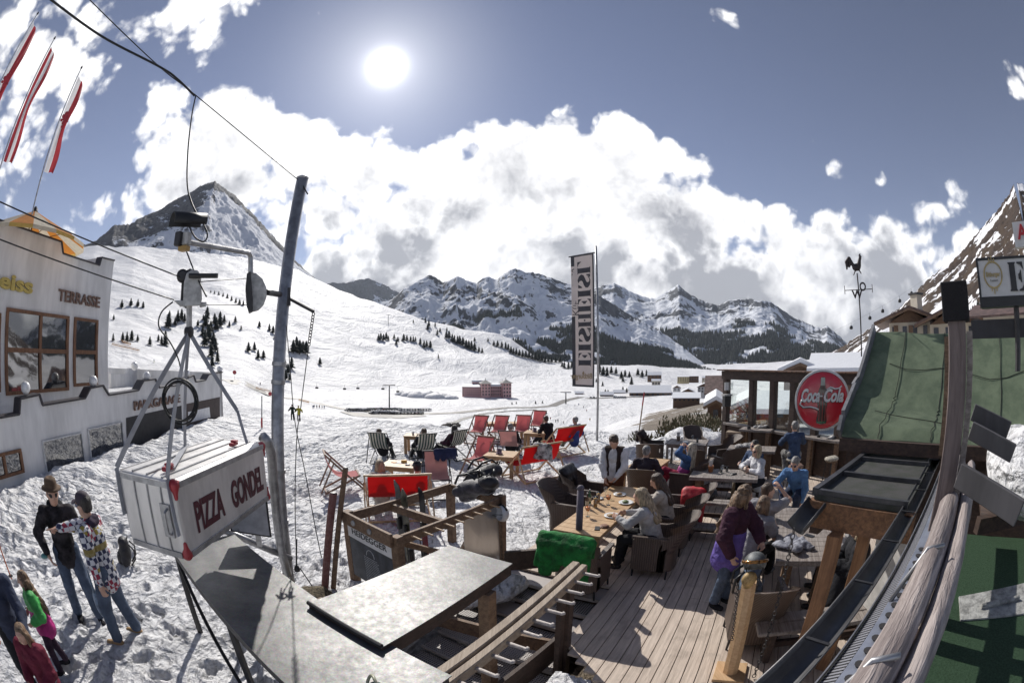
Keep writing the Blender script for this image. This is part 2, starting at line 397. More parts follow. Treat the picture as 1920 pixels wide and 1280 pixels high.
def hground(a, r, detail=True):
    rf = np.interp(a, FA, FR); zf = np.interp(a, FA, FZ); rs = np.interp(a, FA, RS); el = np.interp(a, HX, HE); zs = CAMZ+rs*np.tan(el)
    x, y = r*np.sin(a), r*np.cos(a)
    lip = np.interp(a, np.radians([-100,-45,-30,-10,5,12,18,26,60,100]), [40,40,26,20,19,19,17,15,18,18])
    t = np.clip((r-lip)/(rf-lip), 0, 1)
    zn = -.09+(zf+.09)*(1-(1-t)**1.08)
    t2 = np.clip((r-rf)/(rs-rf), 0, 1)
    flat = np.interp(a, np.radians([-60,-35,-12,0,8,20,40]), [0,.03,.30,.48,.5,.5,.1])
    t3 = np.clip((t2-flat)/(1-flat), 0, 1)
    z = zn+(zs-zf)*t3**1.22-np.clip((r-rs)/rs, 0, .12)*np.interp(a, np.radians([8, 16]), [.3, .0])*rs
    # slope relief
    und = (fbm(x/170+3, y/170, 4)-.5)*26*sm(0, .35, t3)*(1-.75*sm(.55, 1, t3)*sm(1.02, .9, t2))
    und += (fbm(x/45, y/45+7, 4)-.5)*4*sm(.0, .2, t3)*(1-.7*sm(.9, 1, t2))
    z = z+und
    if detail:
        tr = sm(60, 8, r); pist = .35+.65*sm(.45, .62, fbm(x/7+2, y/7, 3))
        z = z+tr*(((fbm(x/.55, y/.55, 4, .6)-.5)*.21+(fbm(x*5.5, y*5.5, 3, .6)-.5)*.105)*pist+(fbm(x/3.0, y/3.0, 2)-.5)*.08+(fbm(x/1.15+4, y/1.15, 3, .5, True)-.6)*.17*sm(-2.6, -4.6, x)+(fbm(x*1.9+4, y*1.9, 2)-.5)*.09*pist)
        z = z+sm(19, 60, r)*sm(500, 200, r)*(fbm(x/5, y/5, 4)-.5)*.5
        z = z+.35*np.exp(-((r-lip-.6)/1.0)**2)*sm(R(-30), R(-20), a)*sm(R(16), R(8), a)*fbm(x, y, 3)   # ploughed lip of the terrace
        # banked snow along the hotel wall, scraped heaps behind the standing men
        xw = -10.55-.193*(y-3)
        z = z+(.50*np.exp(-((x-xw-.4)/1.0)**2)*(.4+1.0*fbm(x/1.2, y/1.2, 4)))*sm(0, 2, y)*sm(22, 17, y)
        # heaps at the far corner of the deck
        for hx, hy, hr, hh in ((4.9, 14.2, 1.1, .45), (6.6, 14.9, 1.3, .5), (8.4, 15.2, 1.2, .5)):
            z = z+hh*np.exp(-((x-hx)**2+(y-hy)**2)/hr**2)*(.6+.8*fbm(x*1.5, y*1.5, 4))
    # the stair well beside the deck, and the cleared ground under the deck
    al = x*ea.x+y*ea.y; ac = x*eb.x+y*eb.y
    z = z-1.1*sm(-.95, -.75, ac+.12*al-.55)*sm(3.7, 3.4, al)
    inside = sm(-3.53, -3.38, ac)*sm(13.4, 13.2, al)*sm(3.4, 3.55, al)
    z = np.where(inside > 0, np.minimum(z, -.09-.4*inside), z)
    pit = sm(-3.66, -3.54, ac)*sm(-1.58, -1.70, ac)*sm(2.3, 2.6, al)*sm(5.62, 5.45, al); z = np.where(pit > .02, np.minimum(z, -.2-1.2*pit), z)
    return z
def gz(x, y): return float(hground(np.array([math.atan2(x, y)]), np.array([math.hypot(x, y)]), False)[0])
_rr = np.geomspace(3, 1500, 4000)
def gp(px, py, lo=3.0):              # where a sight line meets the ground
    a, e = azel(px, py); z = hground(np.full(len(_rr), a), _rr, False); el = np.arctan2(z-CAMZ, _rr)
    ok = np.where((el[1:] >= e) & (el[:-1] < e) & (_rr[1:] > lo))[0]
    i = ok[0] if len(ok) else int(np.argmin(abs(el-e))); r = _rr[i]+(_rr[i+1]-_rr[i])*min(1, max(0, (e-el[i])/(el[i+1]-el[i]+1e-9)))
    return V((r*math.sin(a), r*math.cos(a), float(np.interp(r, _rr, z))))
def polar(name, az, rr, z, mt, kind='structure', cols=None):
    n, m = z.shape; A, RR = np.meshgrid(az, rr, indexing='ij')
    vs = np.stack([RR*np.sin(A), RR*np.cos(A), z], -1).reshape(-1, 3)
    i, j = np.meshgrid(np.arange(n-1), np.arange(m-1), indexing='ij'); b = (i*m+j).ravel()
    o = npmesh(name, vs, np.stack([b, b+1, b+m+1, b+m], 1), mt); o['kind'] = kind
    if cols is not None:
        at = o.data.attributes.new('cover', 'FLOAT', 'POINT'); at.data.foreach_set('value', cols.ravel().astype(np.float32))
    return o
# snow: white ice crust, dirt where the ground shows through, glints from facets
def snow_mat():
    m = bpy.data.materials.new('trampled_snow'); m.use_nodes = True; t = NT(m.node_tree); b = t.n['Principled BSDF']
    co = t.new('ShaderNodeTexCoord').outputs['Object']; cv = t.new('ShaderNodeAttribute', dict(attribute_name='cover')).outputs['Fac']
    n = t.noise(co, .35, 6, .6); n2 = t.noise(co, 9.0, 5, .7)
    sn = t.mix(t.ramp(n2, .35, .6), (.60, .595, .60), (.84, .84, .85))
    sn = t.mix(t.ramp(n, .45, .75, 0, .35), sn, (.66, .645, .63))
    so = t.mix(t.noise(co, 1.7, 6, .7), (.07, .052, .035), (.25, .20, .145))
    e = t.m('ADD', cv, t.m('MULTIPLY', t.m('SUBTRACT', t.noise(co, .6, 7, .65), .5), .9))
    t.set(b, 'Base Color', t.mix(t.ramp(e, .42, .56), sn, so)); b.inputs['Roughness'].default_value = .62
    b.inputs['Specular IOR Level'].default_value = .25
    h = t.m('ADD', t.noise(co, 4.5, 5, .65), t.m('MULTIPLY', t.noise(co, 18, 4, .7), .45))
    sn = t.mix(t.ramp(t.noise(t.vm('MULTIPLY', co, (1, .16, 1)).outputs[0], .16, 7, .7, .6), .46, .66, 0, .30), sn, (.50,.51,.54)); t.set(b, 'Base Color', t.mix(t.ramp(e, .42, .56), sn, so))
    big = t.new('ShaderNodeBump', Strength=.9, Distance=6.0, Height=t.noise(t.vm('MULTIPLY', co, (1, .45, 1)).outputs[0], .045, 8, .66, .8))
    bn = t.new('ShaderNodeBump', Strength=.85, Distance=.09, Height=h, Normal=big.outputs[0]); t.l.new(bn.outputs[0], b.inputs['Normal'])
    return m
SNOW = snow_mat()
az = np.radians(np.arange(-98, 98.01, .24))
rr = np.concatenate([np.geomspace(.7, 32, 470), np.geomspace(32.4, 3300, 330)])
A, RR = np.meshgrid(az, rr, indexing='ij'); Z = hground(A, RR)
X, Y = RR*np.sin(A), RR*np.cos(A)
# boot prints: trails of dents with a pushed up rim
for _ in range(95):
    a0 = rng.uniform(R(-80), R(14)); r0 = rng.uniform(3.4, 17); px_, py_ = r0*math.sin(a0), r0*math.cos(a0); th = rng.uniform(0, 6.28); th2 = rng.normal(0, .12)
    for k in range(rng.integers(6, 16)):
        th += th2*.5; px_ += .62*math.sin(th); py_ += .62*math.cos(th); s_ = .12*(-1)**k; qx, qy = px_+s_*math.cos(th), py_-s_*math.sin(th)
        if qx*eb.x+qy*eb.y > -3.6 or qx < -10.2 or qy < 1: continue
        a_, r_ = math.atan2(qx, qy), math.hypot(qx, qy)
        if r_ < 2.5 or r_ > 20: continue
        i0, i1 = np.searchsorted(az, [a_-.35/r_, a_+.35/r_]); j0, j1 = np.searchsorted(rr, [r_-.35, r_+.35]); dx, dy = X[i0:i1, j0:j1]-qx, Y[i0:i1, j0:j1]-qy
        u_, v_ = dx*math.sin(th)+dy*math.cos(th), dx*math.cos(th)-dy*math.sin(th); q_ = np.sqrt((u_/.155)**2+(v_/.075)**2)
        Z[i0:i1, j0:j1] += -.06*sm(1.15, .75, q_)+.022*np.exp(-((q_-1.45)/.3)**2)
# bare soil: the slope below the deck on the right and thin tracks across the valley
def seg(X, Y, p, q, w):
    p, q = np.array(p[:2]), np.array(q[:2]); d = q-p; t = np.clip(((X-p[0])*d[0]+(Y-p[1])*d[1])/(d@d), 0, 1)
    return np.exp(-((X-p[0]-t*d[0])**2+(Y-p[1]-t*d[1])**2)/w**2)
cov = np.zeros_like(X)
for pts, w in (([(1235,788),(1290,768),(1340,748)], 9), ([(1300,800),(1345,775)], 5.0), ([(1150,806),(1225,788)], .7), ([(1125,806),(1140,800)], .5), ([(1330,760),(1400,742)], 9), ([(1160,790),(1140,797)],.4)):
    for a_, b_ in zip(pts, pts[1:]): cov = np.maximum(cov, .62*seg(X, Y, gp(*a_), gp(*b_), w))
cov = np.maximum(cov, (.60+1.1*(fbm((X*.8-Y*.5)/9, (X*.5+Y*.8)/34, 5, .6)-.5))*sm(R(15.2), R(18), A)*sm(R(32), R(27), A)*sm(24, 36, RR)*sm(330, 210, RR))
lipr = np.interp(A, np.radians([-100,-45,-30,-10,5,12,18,26,60,100]), [40,40,26,20,19,19,17,15,18,18])
cov = np.maximum(cov, .34*np.exp(-((RR-lipr-1.3)/1.0)**2)*sm(R(-32), R(-22), A)*sm(R(-2), R(-10), A))
cov = np.maximum(cov, .30*seg(X, Y, (-7, 5.2), (-1.5, .8), 1.1)*0)
cov = np.maximum(cov, .8*((X*eb.x+Y*eb.y > -3.4) & (X*ea.x+Y*ea.y < 13.2) & (X*ea.x+Y*ea.y > 3.5)))
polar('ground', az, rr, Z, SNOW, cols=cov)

# mountains: snow over rock, rock where steep
def rock_mat(name, rock, rock2, snow=(.74,.75,.78), th=.5, sc=.004, streak=.4, amt=1.0, bd=14.0, tree=None, soil=None):
    m = bpy.data.materials.new(name); m.use_nodes = True; t = NT(m.node_tree); b = t.n['Principled BSDF']
    tc = t.new('ShaderNodeTexCoord').outputs['Object']; co = t.vm('MULTIPLY', tc, (1, 1, streak)).outputs[0]
    g = t.new('ShaderNodeNewGeometry'); nz = t.new('ShaderNodeSeparateXYZ', Vector=g.outputs['Normal']).outputs[2]
    n = t.noise(co, sc, 10, .68, .3); n2 = t.noise(co, sc*6, 8, .7)
    cv = t.new('ShaderNodeAttribute', dict(attribute_name='cover')).outputs['Fac']
    f = t.m('ADD', t.m('MULTIPLY', t.m('SUBTRACT', 1.0, nz), 1.0), t.m('MULTIPLY', t.m('SUBTRACT', n, .5), 1.7*amt))
    f = t.m('ADD', f, t.m('MULTIPLY', t.m('SUBTRACT', n2, .5), .9)); f = t.m('ADD', f, cv)
    rk = t.mix(t.ramp(t.noise(co, sc*9, 6, .7), .3, .7), rock, rock2)
    if soil: rk = t.mix(t.ramp(t.noise(tc, sc*1.3, 6, .6), .42, .6), rk, soil)
    t.set(b, 'Base Color', t.mix(t.ramp(f, th-.05, th+.07), snow, rk)); b.inputs['Roughness'].default_value = .85; b.inputs['Specular IOR Level'].default_value = .1
    h = t.m('ADD', n, t.m('MULTIPLY', n2, .25))
    bn = t.new('ShaderNodeBump', Strength=.9, Distance=bd, Height=h); t.l.new(bn.outputs[0], b.inputs['Normal'])
    return m
def ridge(name, sky_px, r0, r1, zb, mt, step=.12, rows=130, amp=.2, nscale=500, power=1.1, jag=1.0, seed=0, back=.6, cover=None, azpad=.0):
    sx, se = curve(sky_px); az = np.arange(sx[0]-azpad, sx[-1]+azpad, R(step)); t = np.linspace(0, 1.35, rows)
    A, T = np.meshgrid(az, t, indexing='ij'); T6 = sm(.72, .97, T); e = np.interp(A, sx, se); e = e+jag*R(.16)*(fbm(A*190+seed, A*0+seed, 4, .6)-.5)*2*T6
    e = e-R(.5)*(1-T6)*fbm(A*40+seed, T*3, 3)
    w = (fbm(A*9+seed, A*0, 3)-.5)*.25; rt = r1*(1+w); RR = r0+(rt-r0)*np.minimum(T, 1)+(T > 1)*(T-1)*(rt-r0)*.8
    top = CAMZ+rt*np.tan(e); x, y = RR*np.sin(A), RR*np.cos(A)
    z = zb+(top-zb)*np.where(T < 1, np.minimum(T, 1)**power, 1-back*(T-1)/.35)
    wx, wy = fbm(x/nscale*.8+5, y/nscale*.8, 3)-.5, fbm(x/nscale*.8, y/nscale*.8+9, 3)-.5
    rn = .62*fbm(x/nscale*.55+seed+wx*1.6, y/nscale*.55+wy*1.6, 7, .58, True)+.38*fbm(x/nscale*1.6+wy, y/nscale*1.6-wx, 5, .6, True)-.60
    env = np.where(T < 1, np.minimum(T, 1)**.5*np.clip(1-T, 0, 1)**.40*2.3, .4*np.clip(T-1, 0, 1))
    z = z+rn*env*amp*(top-zb)
    # keep the traced skyline the highest thing seen along each sight line
    lim = CAMZ+RR*np.tan(e); d_ = .07*np.maximum(top-zb, 5)*np.clip(1.02-T, .02, 1); ex = z-lim+d_; z = np.where((T < .99) & (ex > 0), lim-d_*np.exp(-np.clip(ex, 0, None)/d_), z)
    vs = np.stack([x, y, z], -1).reshape(-1, 3); n, m = x.shape; i, j = np.meshgrid(np.arange(n-1), np.arange(m-1), indexing='ij'); b = (i*m+j).ravel()
    o = npmesh(name, vs, np.stack([b, b+1, b+m+1, b+m], 1), mt); o['kind'] = 'structure'
    c = cover(A, T, x, y, z) if cover else np.zeros_like(x)
    o.data.attributes.new('cover', 'FLOAT', 'POINT').data.foreach_set('value', c.ravel().astype(np.float32))
    return dict(az=az, t=t, x=x, y=y, z=z, A=A, T=T)
PEAK = rock_mat('peak_rock_and_snow', (.050,.050,.056), (.16,.155,.155), th=.43, sc=.006, bd=22)
def pk_cover(A, T, x, y, z):
    # the smooth snow face right of the summit stays clean; crags crowd the upper left and the crest
    a0, _ = azel(402, 341); aL, _ = azel(250, 440); aR, _ = azel(540, 470)
    u = (A-a0)
    rockL = sm(.50, .72, T)*sm(.02, -.05, u-.0*T)
    crest = sm(.86, .93, T)
    clean = sm(.0, .04, u)*sm(.9, .8, T)
    return .40*rockL+.50*crest-.34*clean+.08*sm(.3, .1, T)
ridge('mountain_peak', [(120,470),(180,452),(215,421),(222,423),(243,421),(265,408),(300,394),(330,374),(355,361),(385,345),(402,340),(420,351),(440,366),(470,397),(500,428),(530,462),(545,480),(575,508),(610,540),(650,565)], 1150, 2300, 120, PEAK, step=.1, rows=150, amp=.20, nscale=330, power=1.05, seed=3, cover=pk_cover)
RANGE = rock_mat('range_rock_and_snow', (.035,.04,.048), (.11,.115,.13), snow=(.76,.78,.82), th=.445, sc=.0045, bd=30)
def fr_cover(A, T, x, y, z): return .07+.22*sm(.45, .9, T)-.10*sm(.5, .2, T)+1.0*(fbm(x/520, y/520+z/260, 5, .6)-.5)
farR = ridge('far_mountains', [(590,540),(620,529),(650,530),(665,524),(690,521),(720,532),(745,546),(780,552)], 5200, 6500, 0, RANGE, amp=.15, nscale=700, seed=9, cover=fr_cover)
back = ridge('back_mountain_range', [(1040,560),(1090,545),(1130,536),(1150,531),(1170,540),(1200,554),(1230,560),(1250,546),(1272,534),(1290,549),(1320,565),(1345,573),(1368,563),(1400,560),(1440,565),(1455,571),(1480,590),(1510,605),(1540,616),(1550,610),(1565,622),(1590,645),(1640,660),(1700,680)], 2900, 5200, -75, RANGE, amp=.22, nscale=520, power=1.0, seed=21, rows=170, cover=fr_cover)
frontR = ridge('middle_mountain_range', [(640,600),(690,580),(735,560),(760,541),(790,522),(806,515),(820,521),(830,529),(845,524),(858,517),(875,526),(893,531),(905,521),(918,520),(930,526),(945,512),(965,503),(985,510),(1010,512),(1050,527),(1085,536),(1130,558),(1180,590),(1240,622),(1290,657),(1330,690),(1370,716)], 1900, 3100, -75, RANGE, amp=.26, nscale=330, power=1.0, seed=33, rows=190, cover=fr_cover)
STEEP = rock_mat('steep_grass_slope', (.035,.028,.024), (.085,.062,.05), snow=(.78,.78,.80), th=.40, sc=.012, streak=1.0, bd=4.0, amt=.8, soil=(.075,.055,.04))
def st_cover(A, T, x, y, z):
    # snow lies in long gullies that run down the fall line to the left
    q = T*2.6-(A-R(60))*2.2; g = fbm(q*7+1, (A*3+T*1.3)*3.0, 5, .6)
    return .45-1.2*sm(.55, .66, g)*sm(.25, .5, T)-.45*sm(.2, .05, T)+.1*sm(.9, 1, T)
steep = ridge('steep_mountain', [(1540,668),(1580,650),(1600,634),(1622,622),(1650,600),(1690,575),(1715,548),(1740,524),(1770,500),(1800,473),(1826,443),(1850,414),(1875,386),(1890,366),(1900,344),(1906,340),(1920,344)]+[(1919,420)], 95, 760, -26, STEEP, step=.12, rows=130, amp=.10, nscale=90, power=1.15, seed=41, cover=st_cover, azpad=0)

# ---------------------------------------------------------------- conifers
BARK = mat('conifer_bark', (.06,.045,.035), .9, bump=.5); NEEDLE = mat('conifer_needles', (.040,.050,.040), .85, var=.3, vscale=1.2)
def conifer_mesh(seed, tiers=9, n=11):
    rnd = random.Random(seed); mb = MB()
    for i in range(tiers):
        f = i/tiers; z0 = .12+.80*f; rad = .235*(1-f)**.75*rnd.uniform(.85, 1.15)+.02
        for k in range(n):
            a = 2*math.pi*(k+rnd.random()*.8)/n; r = rad*rnd.uniform(.65, 1.15); dz = -.055*rnd.uniform(.4, 1.3); w = r*.42
            d = V((math.cos(a), math.sin(a), 0)); s = V((-d.y, d.x, 0)); tp = V((0, 0, z0+.10*rnd.uniform(.8, 1.2)))
            mb.add([tp, d*r*.6+s*w+V((0, 0, z0+dz*.3)), d*r+V((0, 0, z0+dz)), d*r*.6-s*w+V((0, 0, z0+dz*.3))], [(0, 1, 2), (0, 2, 3)])
    return mb
TREES = []
def make_conifer(seed):
    o = empty('conifer_tree', cat='tree'); MB().tube([(0, 0, -.06), (0, 0, .5), (0, 0, .97)], [.022, .014, .003], 5).build('trunk', BARK, o)
    mb = conifer_mesh(seed); mb.build('crown', NEEDLE, o); return o
def tree_at(px, py, hpx, label, group, lo=60, wide=1.0):
    p = gp(px, py, lo); dist = (p-C0).length; h = hpx/FPX*dist; k = random.randrange(4)
    s = h*1.0; put('conifer%d' % k, lambda: make_conifer(k+1), p, random.uniform(0, 6.3), label, group, (s*wide*random.uniform(1.2, 1.75), s*wide*random.uniform(1.2, 1.75), s))
G_ = 'conifers scattered on the ski slope'
cl = [
 ('dark conifer in the row beside the hotel corner on the snowy slope', [(212,640,14),(230,640,16),(238,642,18),(247,640,19),(258,640,12),(213,600,10),(228,577,14),(245,574,14),(258,575,13),(268,577,11)]),
 ('dark conifer in the clump behind the gondola hanger', [(316,615,28),(310,648,26),(328,610,14),(333,605,22),(340,600,20),(346,604,16),(303,647,16),(281,648,16),(297,640,12),(318,590,8)]),
 ('tall conifer in the long dark clump right of the hanger straps', [(371,612,12),(381,600,10),(385,612,22),(388,600,24),(392,640,30),(384,650,30),(402,608,20),(405,618,22),(412,612,26),(400,650,26),(396,670,26),(408,680,22),(398,688,20),(390,632,22),(404,660,24),(420,605,14),(430,612,10),(441,605,12),(395,622,20),(380,630,20)]),
 ('small conifer in the long line along the snow ridge', [(395,549,5),(402,551,6),(410,553,7),(418,556,7),(426,560,9),(434,564,9),(442,568,10),(449,571,10),(456,573,10),(465,570,4)]),
 ('lone conifer casting its shadow on the piste left of the pole', [(466,660,18),(477,658,16),(484,673,17),(494,672,15),(486,614,12),(505,620,13),(512,625,14),(452,618,8),(515,636,9)]),
 ('conifer in the dense group right of the metal pole', [(550,662,24),(556,660,28),(562,664,26),(568,662,22),(574,664,24),(534,690,18),(540,700,18),(547,692,22),(536,712,18),(543,714,14),(600,684,14)]),
 ('conifer in the first dark clump of the middle piste', [(710,638,12),(714,637,13),(719,639,13),(724,637,14),(728,639,10)]),
 ('conifer in the second dark clump of the middle piste', [(739,636,10),(743,646,11),(746,640,9),(757,640,14),(763,638,10),(770,640,10),(775,641,11),(779,640,9),(788,645,12),(795,652,14),(800,650,12),(807,652,13),(802,618,11),(804,612,13),(816,612,8),(798,605,7),(775,605,6)]),
 ('conifer in the thick row climbing the middle of the ski slope', [(837,635,15),(842,634,14),(848,640,14),(852,642,14),(858,645,16),(862,646,17),(868,648,16),(874,652,15),(879,654,16),(884,656,17),(890,658,16),(898,660,10),(904,662,10),(820,628,10),(825,622,8),(838,620,7),(915,640,7),(890,640,8)]),
 ('conifer in the belt at the lower end of the ski slope', [(926,648,10),(933,650,12),(941,652,12),(948,654,13),(953,656,12),(958,662,13),(963,664,12),(968,666,14),(974,668,13),(980,670,14),(986,671,14),(992,672,15),(998,674,14),(1004,676,16),(1010,677,16),(1016,678,15),(1022,680,14),(1028,680,13),(1034,680,12),(1042,680,12),(1050,680,12)]),
 ('conifer near the foot of the banner on the sunny knoll', [(1058,690,12),(1066,692,14),(1072,690,13),(1054,688,10),(1124,700,18),(1131,704,17),(1138,706,18),(1146,700,14),(1155,702,14),(1165,710,14),(1172,706,13),(1180,708,12),(1168,716,11),(1184,722,16),(1196,704,13),(1204,708,14),(1212,706,13),(1220,712,13),(1232,714,12),(1130,724,9),(1140,738,8),(1168,732,8),(1175,736,9),(1118,716,7)]),
 ('little lone conifer on the flat valley snow', [(822,672,8),(960,758,5),(968,757,5),(1004,757,6),(1017,756,5),(1190,730,6),(1135,735,6)]),
]
for lab, pts in cl:
    g = 'conifers: '+lab
    for x_, y_, h_ in pts: tree_at(x_, y_, h_*1.12, lab, g)
# far forest on the ranges: nobody could count it
def forest(D, n, lo, hi, hgt, thr, seed, name, amin=-9, amax=9, rows=None):
    r_ = np.random.default_rng(seed); na, nt_ = D['x'].shape; i = r_.integers(0, na-1, n*4); tt = r_.random(n*4)
    u = (lo+(hi-lo)*tt); j = np.clip((u/1.35*(nt_-1)).astype(int), 0, nt_-2); fi, fj = r_.random(n*4), r_.random(n*4)
    g = lambda K: (K[i, j]*(1-fi)+K[i+1, j]*fi)*(1-fj)+(K[i, j+1]*(1-fi)+K[i+1, j+1]*fi)*fj
    x, y, z = g(D['x']), g(D['y']), g(D['z']); m = fbm(x/330+seed, y/330+z/160, 5, .62)
    ok = (m+.36*(1-tt)**.8 > thr+.1) & (D['A'][i, j] > amin) & (D['A'][i, j] < amax); x, y, z = x[ok][:n], y[ok][:n], z[ok][:n]
    k = len(x); h = hgt*r_.uniform(.6, 1.25, k); w = h*.26; vs = np.zeros((k, 5, 3)); ph = r_.random(k)*6.3
    for q in range(4): vs[:, q] = np.stack([x+w*np.cos(ph+q*1.571), y+w*np.sin(ph+q*1.571), z-2], 1)
    vs[:, 4] = np.stack([x, y, z+h], 1); b = np.arange(k)[:, None, None]*5
    f = (np.array([[0, 1, 4], [1, 2, 4], [2, 3, 4], [3, 0, 4]])[None]+b).reshape(-1, 3)
    o = npmesh(name, vs.reshape(-1, 3), f, NEEDLE, smooth=False); o['kind'] = 'stuff'; return o
forest(frontR, 12000, .02, .50, 24, .57, 3, 'forest'); forest(back, 11000, .0, .48, 38, .56, 5, 'forest')
forest(steep, 2200, .18, .97, 4.5, .70, 8, 'forest')
# ================================================================ MATERIALS shared
STUCCO = mat('white_render', (.70,.69,.68), .85, var=.10, vscale=1.6, bump=.25, bscale=60, stretch=(1, 1, .25))
COPING = mat('dark_coping', (.045,.04,.045), .5, var=.1)
BROWNF = wood('brown_window_wood', (.23,.115,.06), (.12,.055,.03), axis=2)
WOODL = wood('pale_weathered_wood', (.42,.34,.26), (.24,.18,.13)); WOODG = wood('grey_weathered_wood', (.36,.32,.29), (.15,.12,.105))
WOODB = wood('brown_timber', (.26,.165,.10), (.105,.062,.038)); WOODO = wood('fresh_pine', (.62,.42,.24), (.46,.28,.14), rough=.55)
WOODD = wood('dark_stained_timber', (.085,.052,.038), (.035,.022,.018)); WOODR = wood('red_flaking_wood', (.26,.14,.12), (.16,.045,.04))
STEEL = mat('galvanised_steel', (.42,.42,.43), .45, .75, var=.16, vscale=9, bump=.1); DSTEEL = mat('dark_steel', (.06,.058,.06), .5, .6, var=.15)
ALU = mat('scuffed_aluminium', (.70,.68,.66), .42, .5, var=.10, vscale=4.5, bump=.06, bscale=25, stretch=(1, 1, .35)); BLACK = mat('black_plastic', (.018,.018,.02), .4); WHITEP = mat('white_paint', (.74,.74,.74), .5, var=.06)
RUBBER = mat('black_cable', (.014,.014,.015), .55); REDP = mat('red_plastic', (.42,.035,.045), .4, var=.15); MAROON = mat('maroon_lettering', (.085,.012,.022), .5, var=.12)
GREYP = mat('old_white_enamel', (.50,.49,.475), .5, .2, var=.18, vscale=14, bump=.1)
def glass_dark():
    m = bpy.data.materials.new('dark_window_glass'); m.use_nodes = True; t = NT(m.node_tree); b = t.n['Principled BSDF']
    co = t.new('ShaderNodeTexCoord').outputs['Object']; b.inputs['Base Color'].default_value = (.02, .022, .026, 1); b.inputs['Roughness'].default_value = .03; b.inputs['Specular IOR Level'].default_value = 1.0; b.inputs['Coat Weight'].default_value = 1.0; b.inputs['IOR'].default_value = 1.9
    bn = t.new('ShaderNodeBump', Strength=.12, Distance=.02, Height=t.noise(co, 1.4, 2)); t.l.new(bn.outputs[0], b.inputs['Normal']); return m
GLASSD = glass_dark()
def glass_clear(name='clear_glass', tint=(.93, .97, .95), gloss=.10):
    m = bpy.data.materials.new(name); m.use_nodes = True; t = NT(m.node_tree); o = t.n['Material Output']; t.n.remove(t.n['Principled BSDF'])
    tr = t.new('ShaderNodeBsdfTransparent', Color=c4(tint)); gl = t.new('ShaderNodeBsdfGlossy', Color=(1, 1, 1, 1), Roughness=.02)
    lw = t.new('ShaderNodeLayerWeight', Blend=.25).outputs['Fresnel']; f = t.m('MAXIMUM', lw, gloss)
    mx = t.new('ShaderNodeMixShader', Fac=f); t.l.new(tr.outputs[0], mx.inputs[1]); t.l.new(gl.outputs[0], mx.inputs[2]); t.l.new(mx.outputs[0], o.inputs[0]); return m
GLASS = glass_clear()
# ================================================================ HOTEL on the left
FN = V((1, .193, 0)).normalized(); FW = V((-.193, 1, 0)).normalized()        # facade normal (towards the camera) and direction along the wall
F0 = V((-10.7, 3, 0)); F1 = F0-FN*1.2
def fw(px, py, base=F0, off=0.0): return onp(px, py, base+FN*off, FN)
hotel = empty('hotel_building', 'white rendered hotel with stepped parapets and brown framed windows left of the snow', 'building', F0)
top = [fw(x, y) for x, y in [(35,776),(72,760),(76,743),(78,746)]]
prof = [(0,783),(35,777),(37,748),(73,740),(79,760),(158,747),(168,728),(192,723),(203,741),(258,732),(268,714),(290,711),(298,727),(336,722),(344,712),(362,704),(366,716),(384,713),(390,702),(416,698)]
P = [fw(*q) for q in prof]; p_in = F0-FW*5; p_in.z = P[0].z; zb = -1.2
poly = [V((p_in.x, p_in.y, zb)), V((P[-1].x, P[-1].y, zb))]+P[::-1]+[p_in]
MB().prism(poly, -FN*.28).build('parapet_wall', STUCCO, hotel)
mb = MB()
L = [p_in]+P
for a, b in zip(L, L[1:]): mb.beam(a+FN*.03-FN*.14+V((0, 0, .012)), b+FN*.03-FN*.14+V((0, 0, .012)), .36, .05)
mb.build('coping', COPING, hotel)
# garage end return wall, roof slab behind the parapet
e = P[-1]; MB().prism([V((e.x, e.y, zb)), V((e.x, e.y, e.z)), V((e.x, e.y, e.z))-FN*8, V((e.x, e.y, zb))-FN*8], -FW*.25).build('end_wall', STUCCO, hotel)
a0 = F0-FW*5-FN*.3; b0 = V((e.x, e.y, 0))-FN*.3
MB().prism([V((a0.x, a0.y, 1.45)), V((b0.x, b0.y, 1.45)), V((b0.x, b0.y, 1.45))-FN*9, V((a0.x, a0.y, 1.45))-FN*9], (0, 0, .08)).build('terrace_floor', SNOW, hotel)
up = [fw(x, y, F1) for x, y in [(0,414),(115,454),(118,476),(186,498),(190,483),(214,489)]]
u0 = F1-FW*6; u0.z = up[0].z; ul = up[-1]
poly = [V((u0.x, u0.y, 1.4)), V((ul.x, ul.y, 1.4))]+up[::-1]+[u0]
MB().prism(poly, -FN*9).build('upper_block', STUCCO, hotel)
mb = MB(); L = [u0]+up
for a, b in zip(L, L[1:]): mb.beam(a-FN*.1+V((0, 0, .01)), b-FN*.1+V((0, 0, .01)), .3, .045)
mb.build('coping', COPING, hotel)
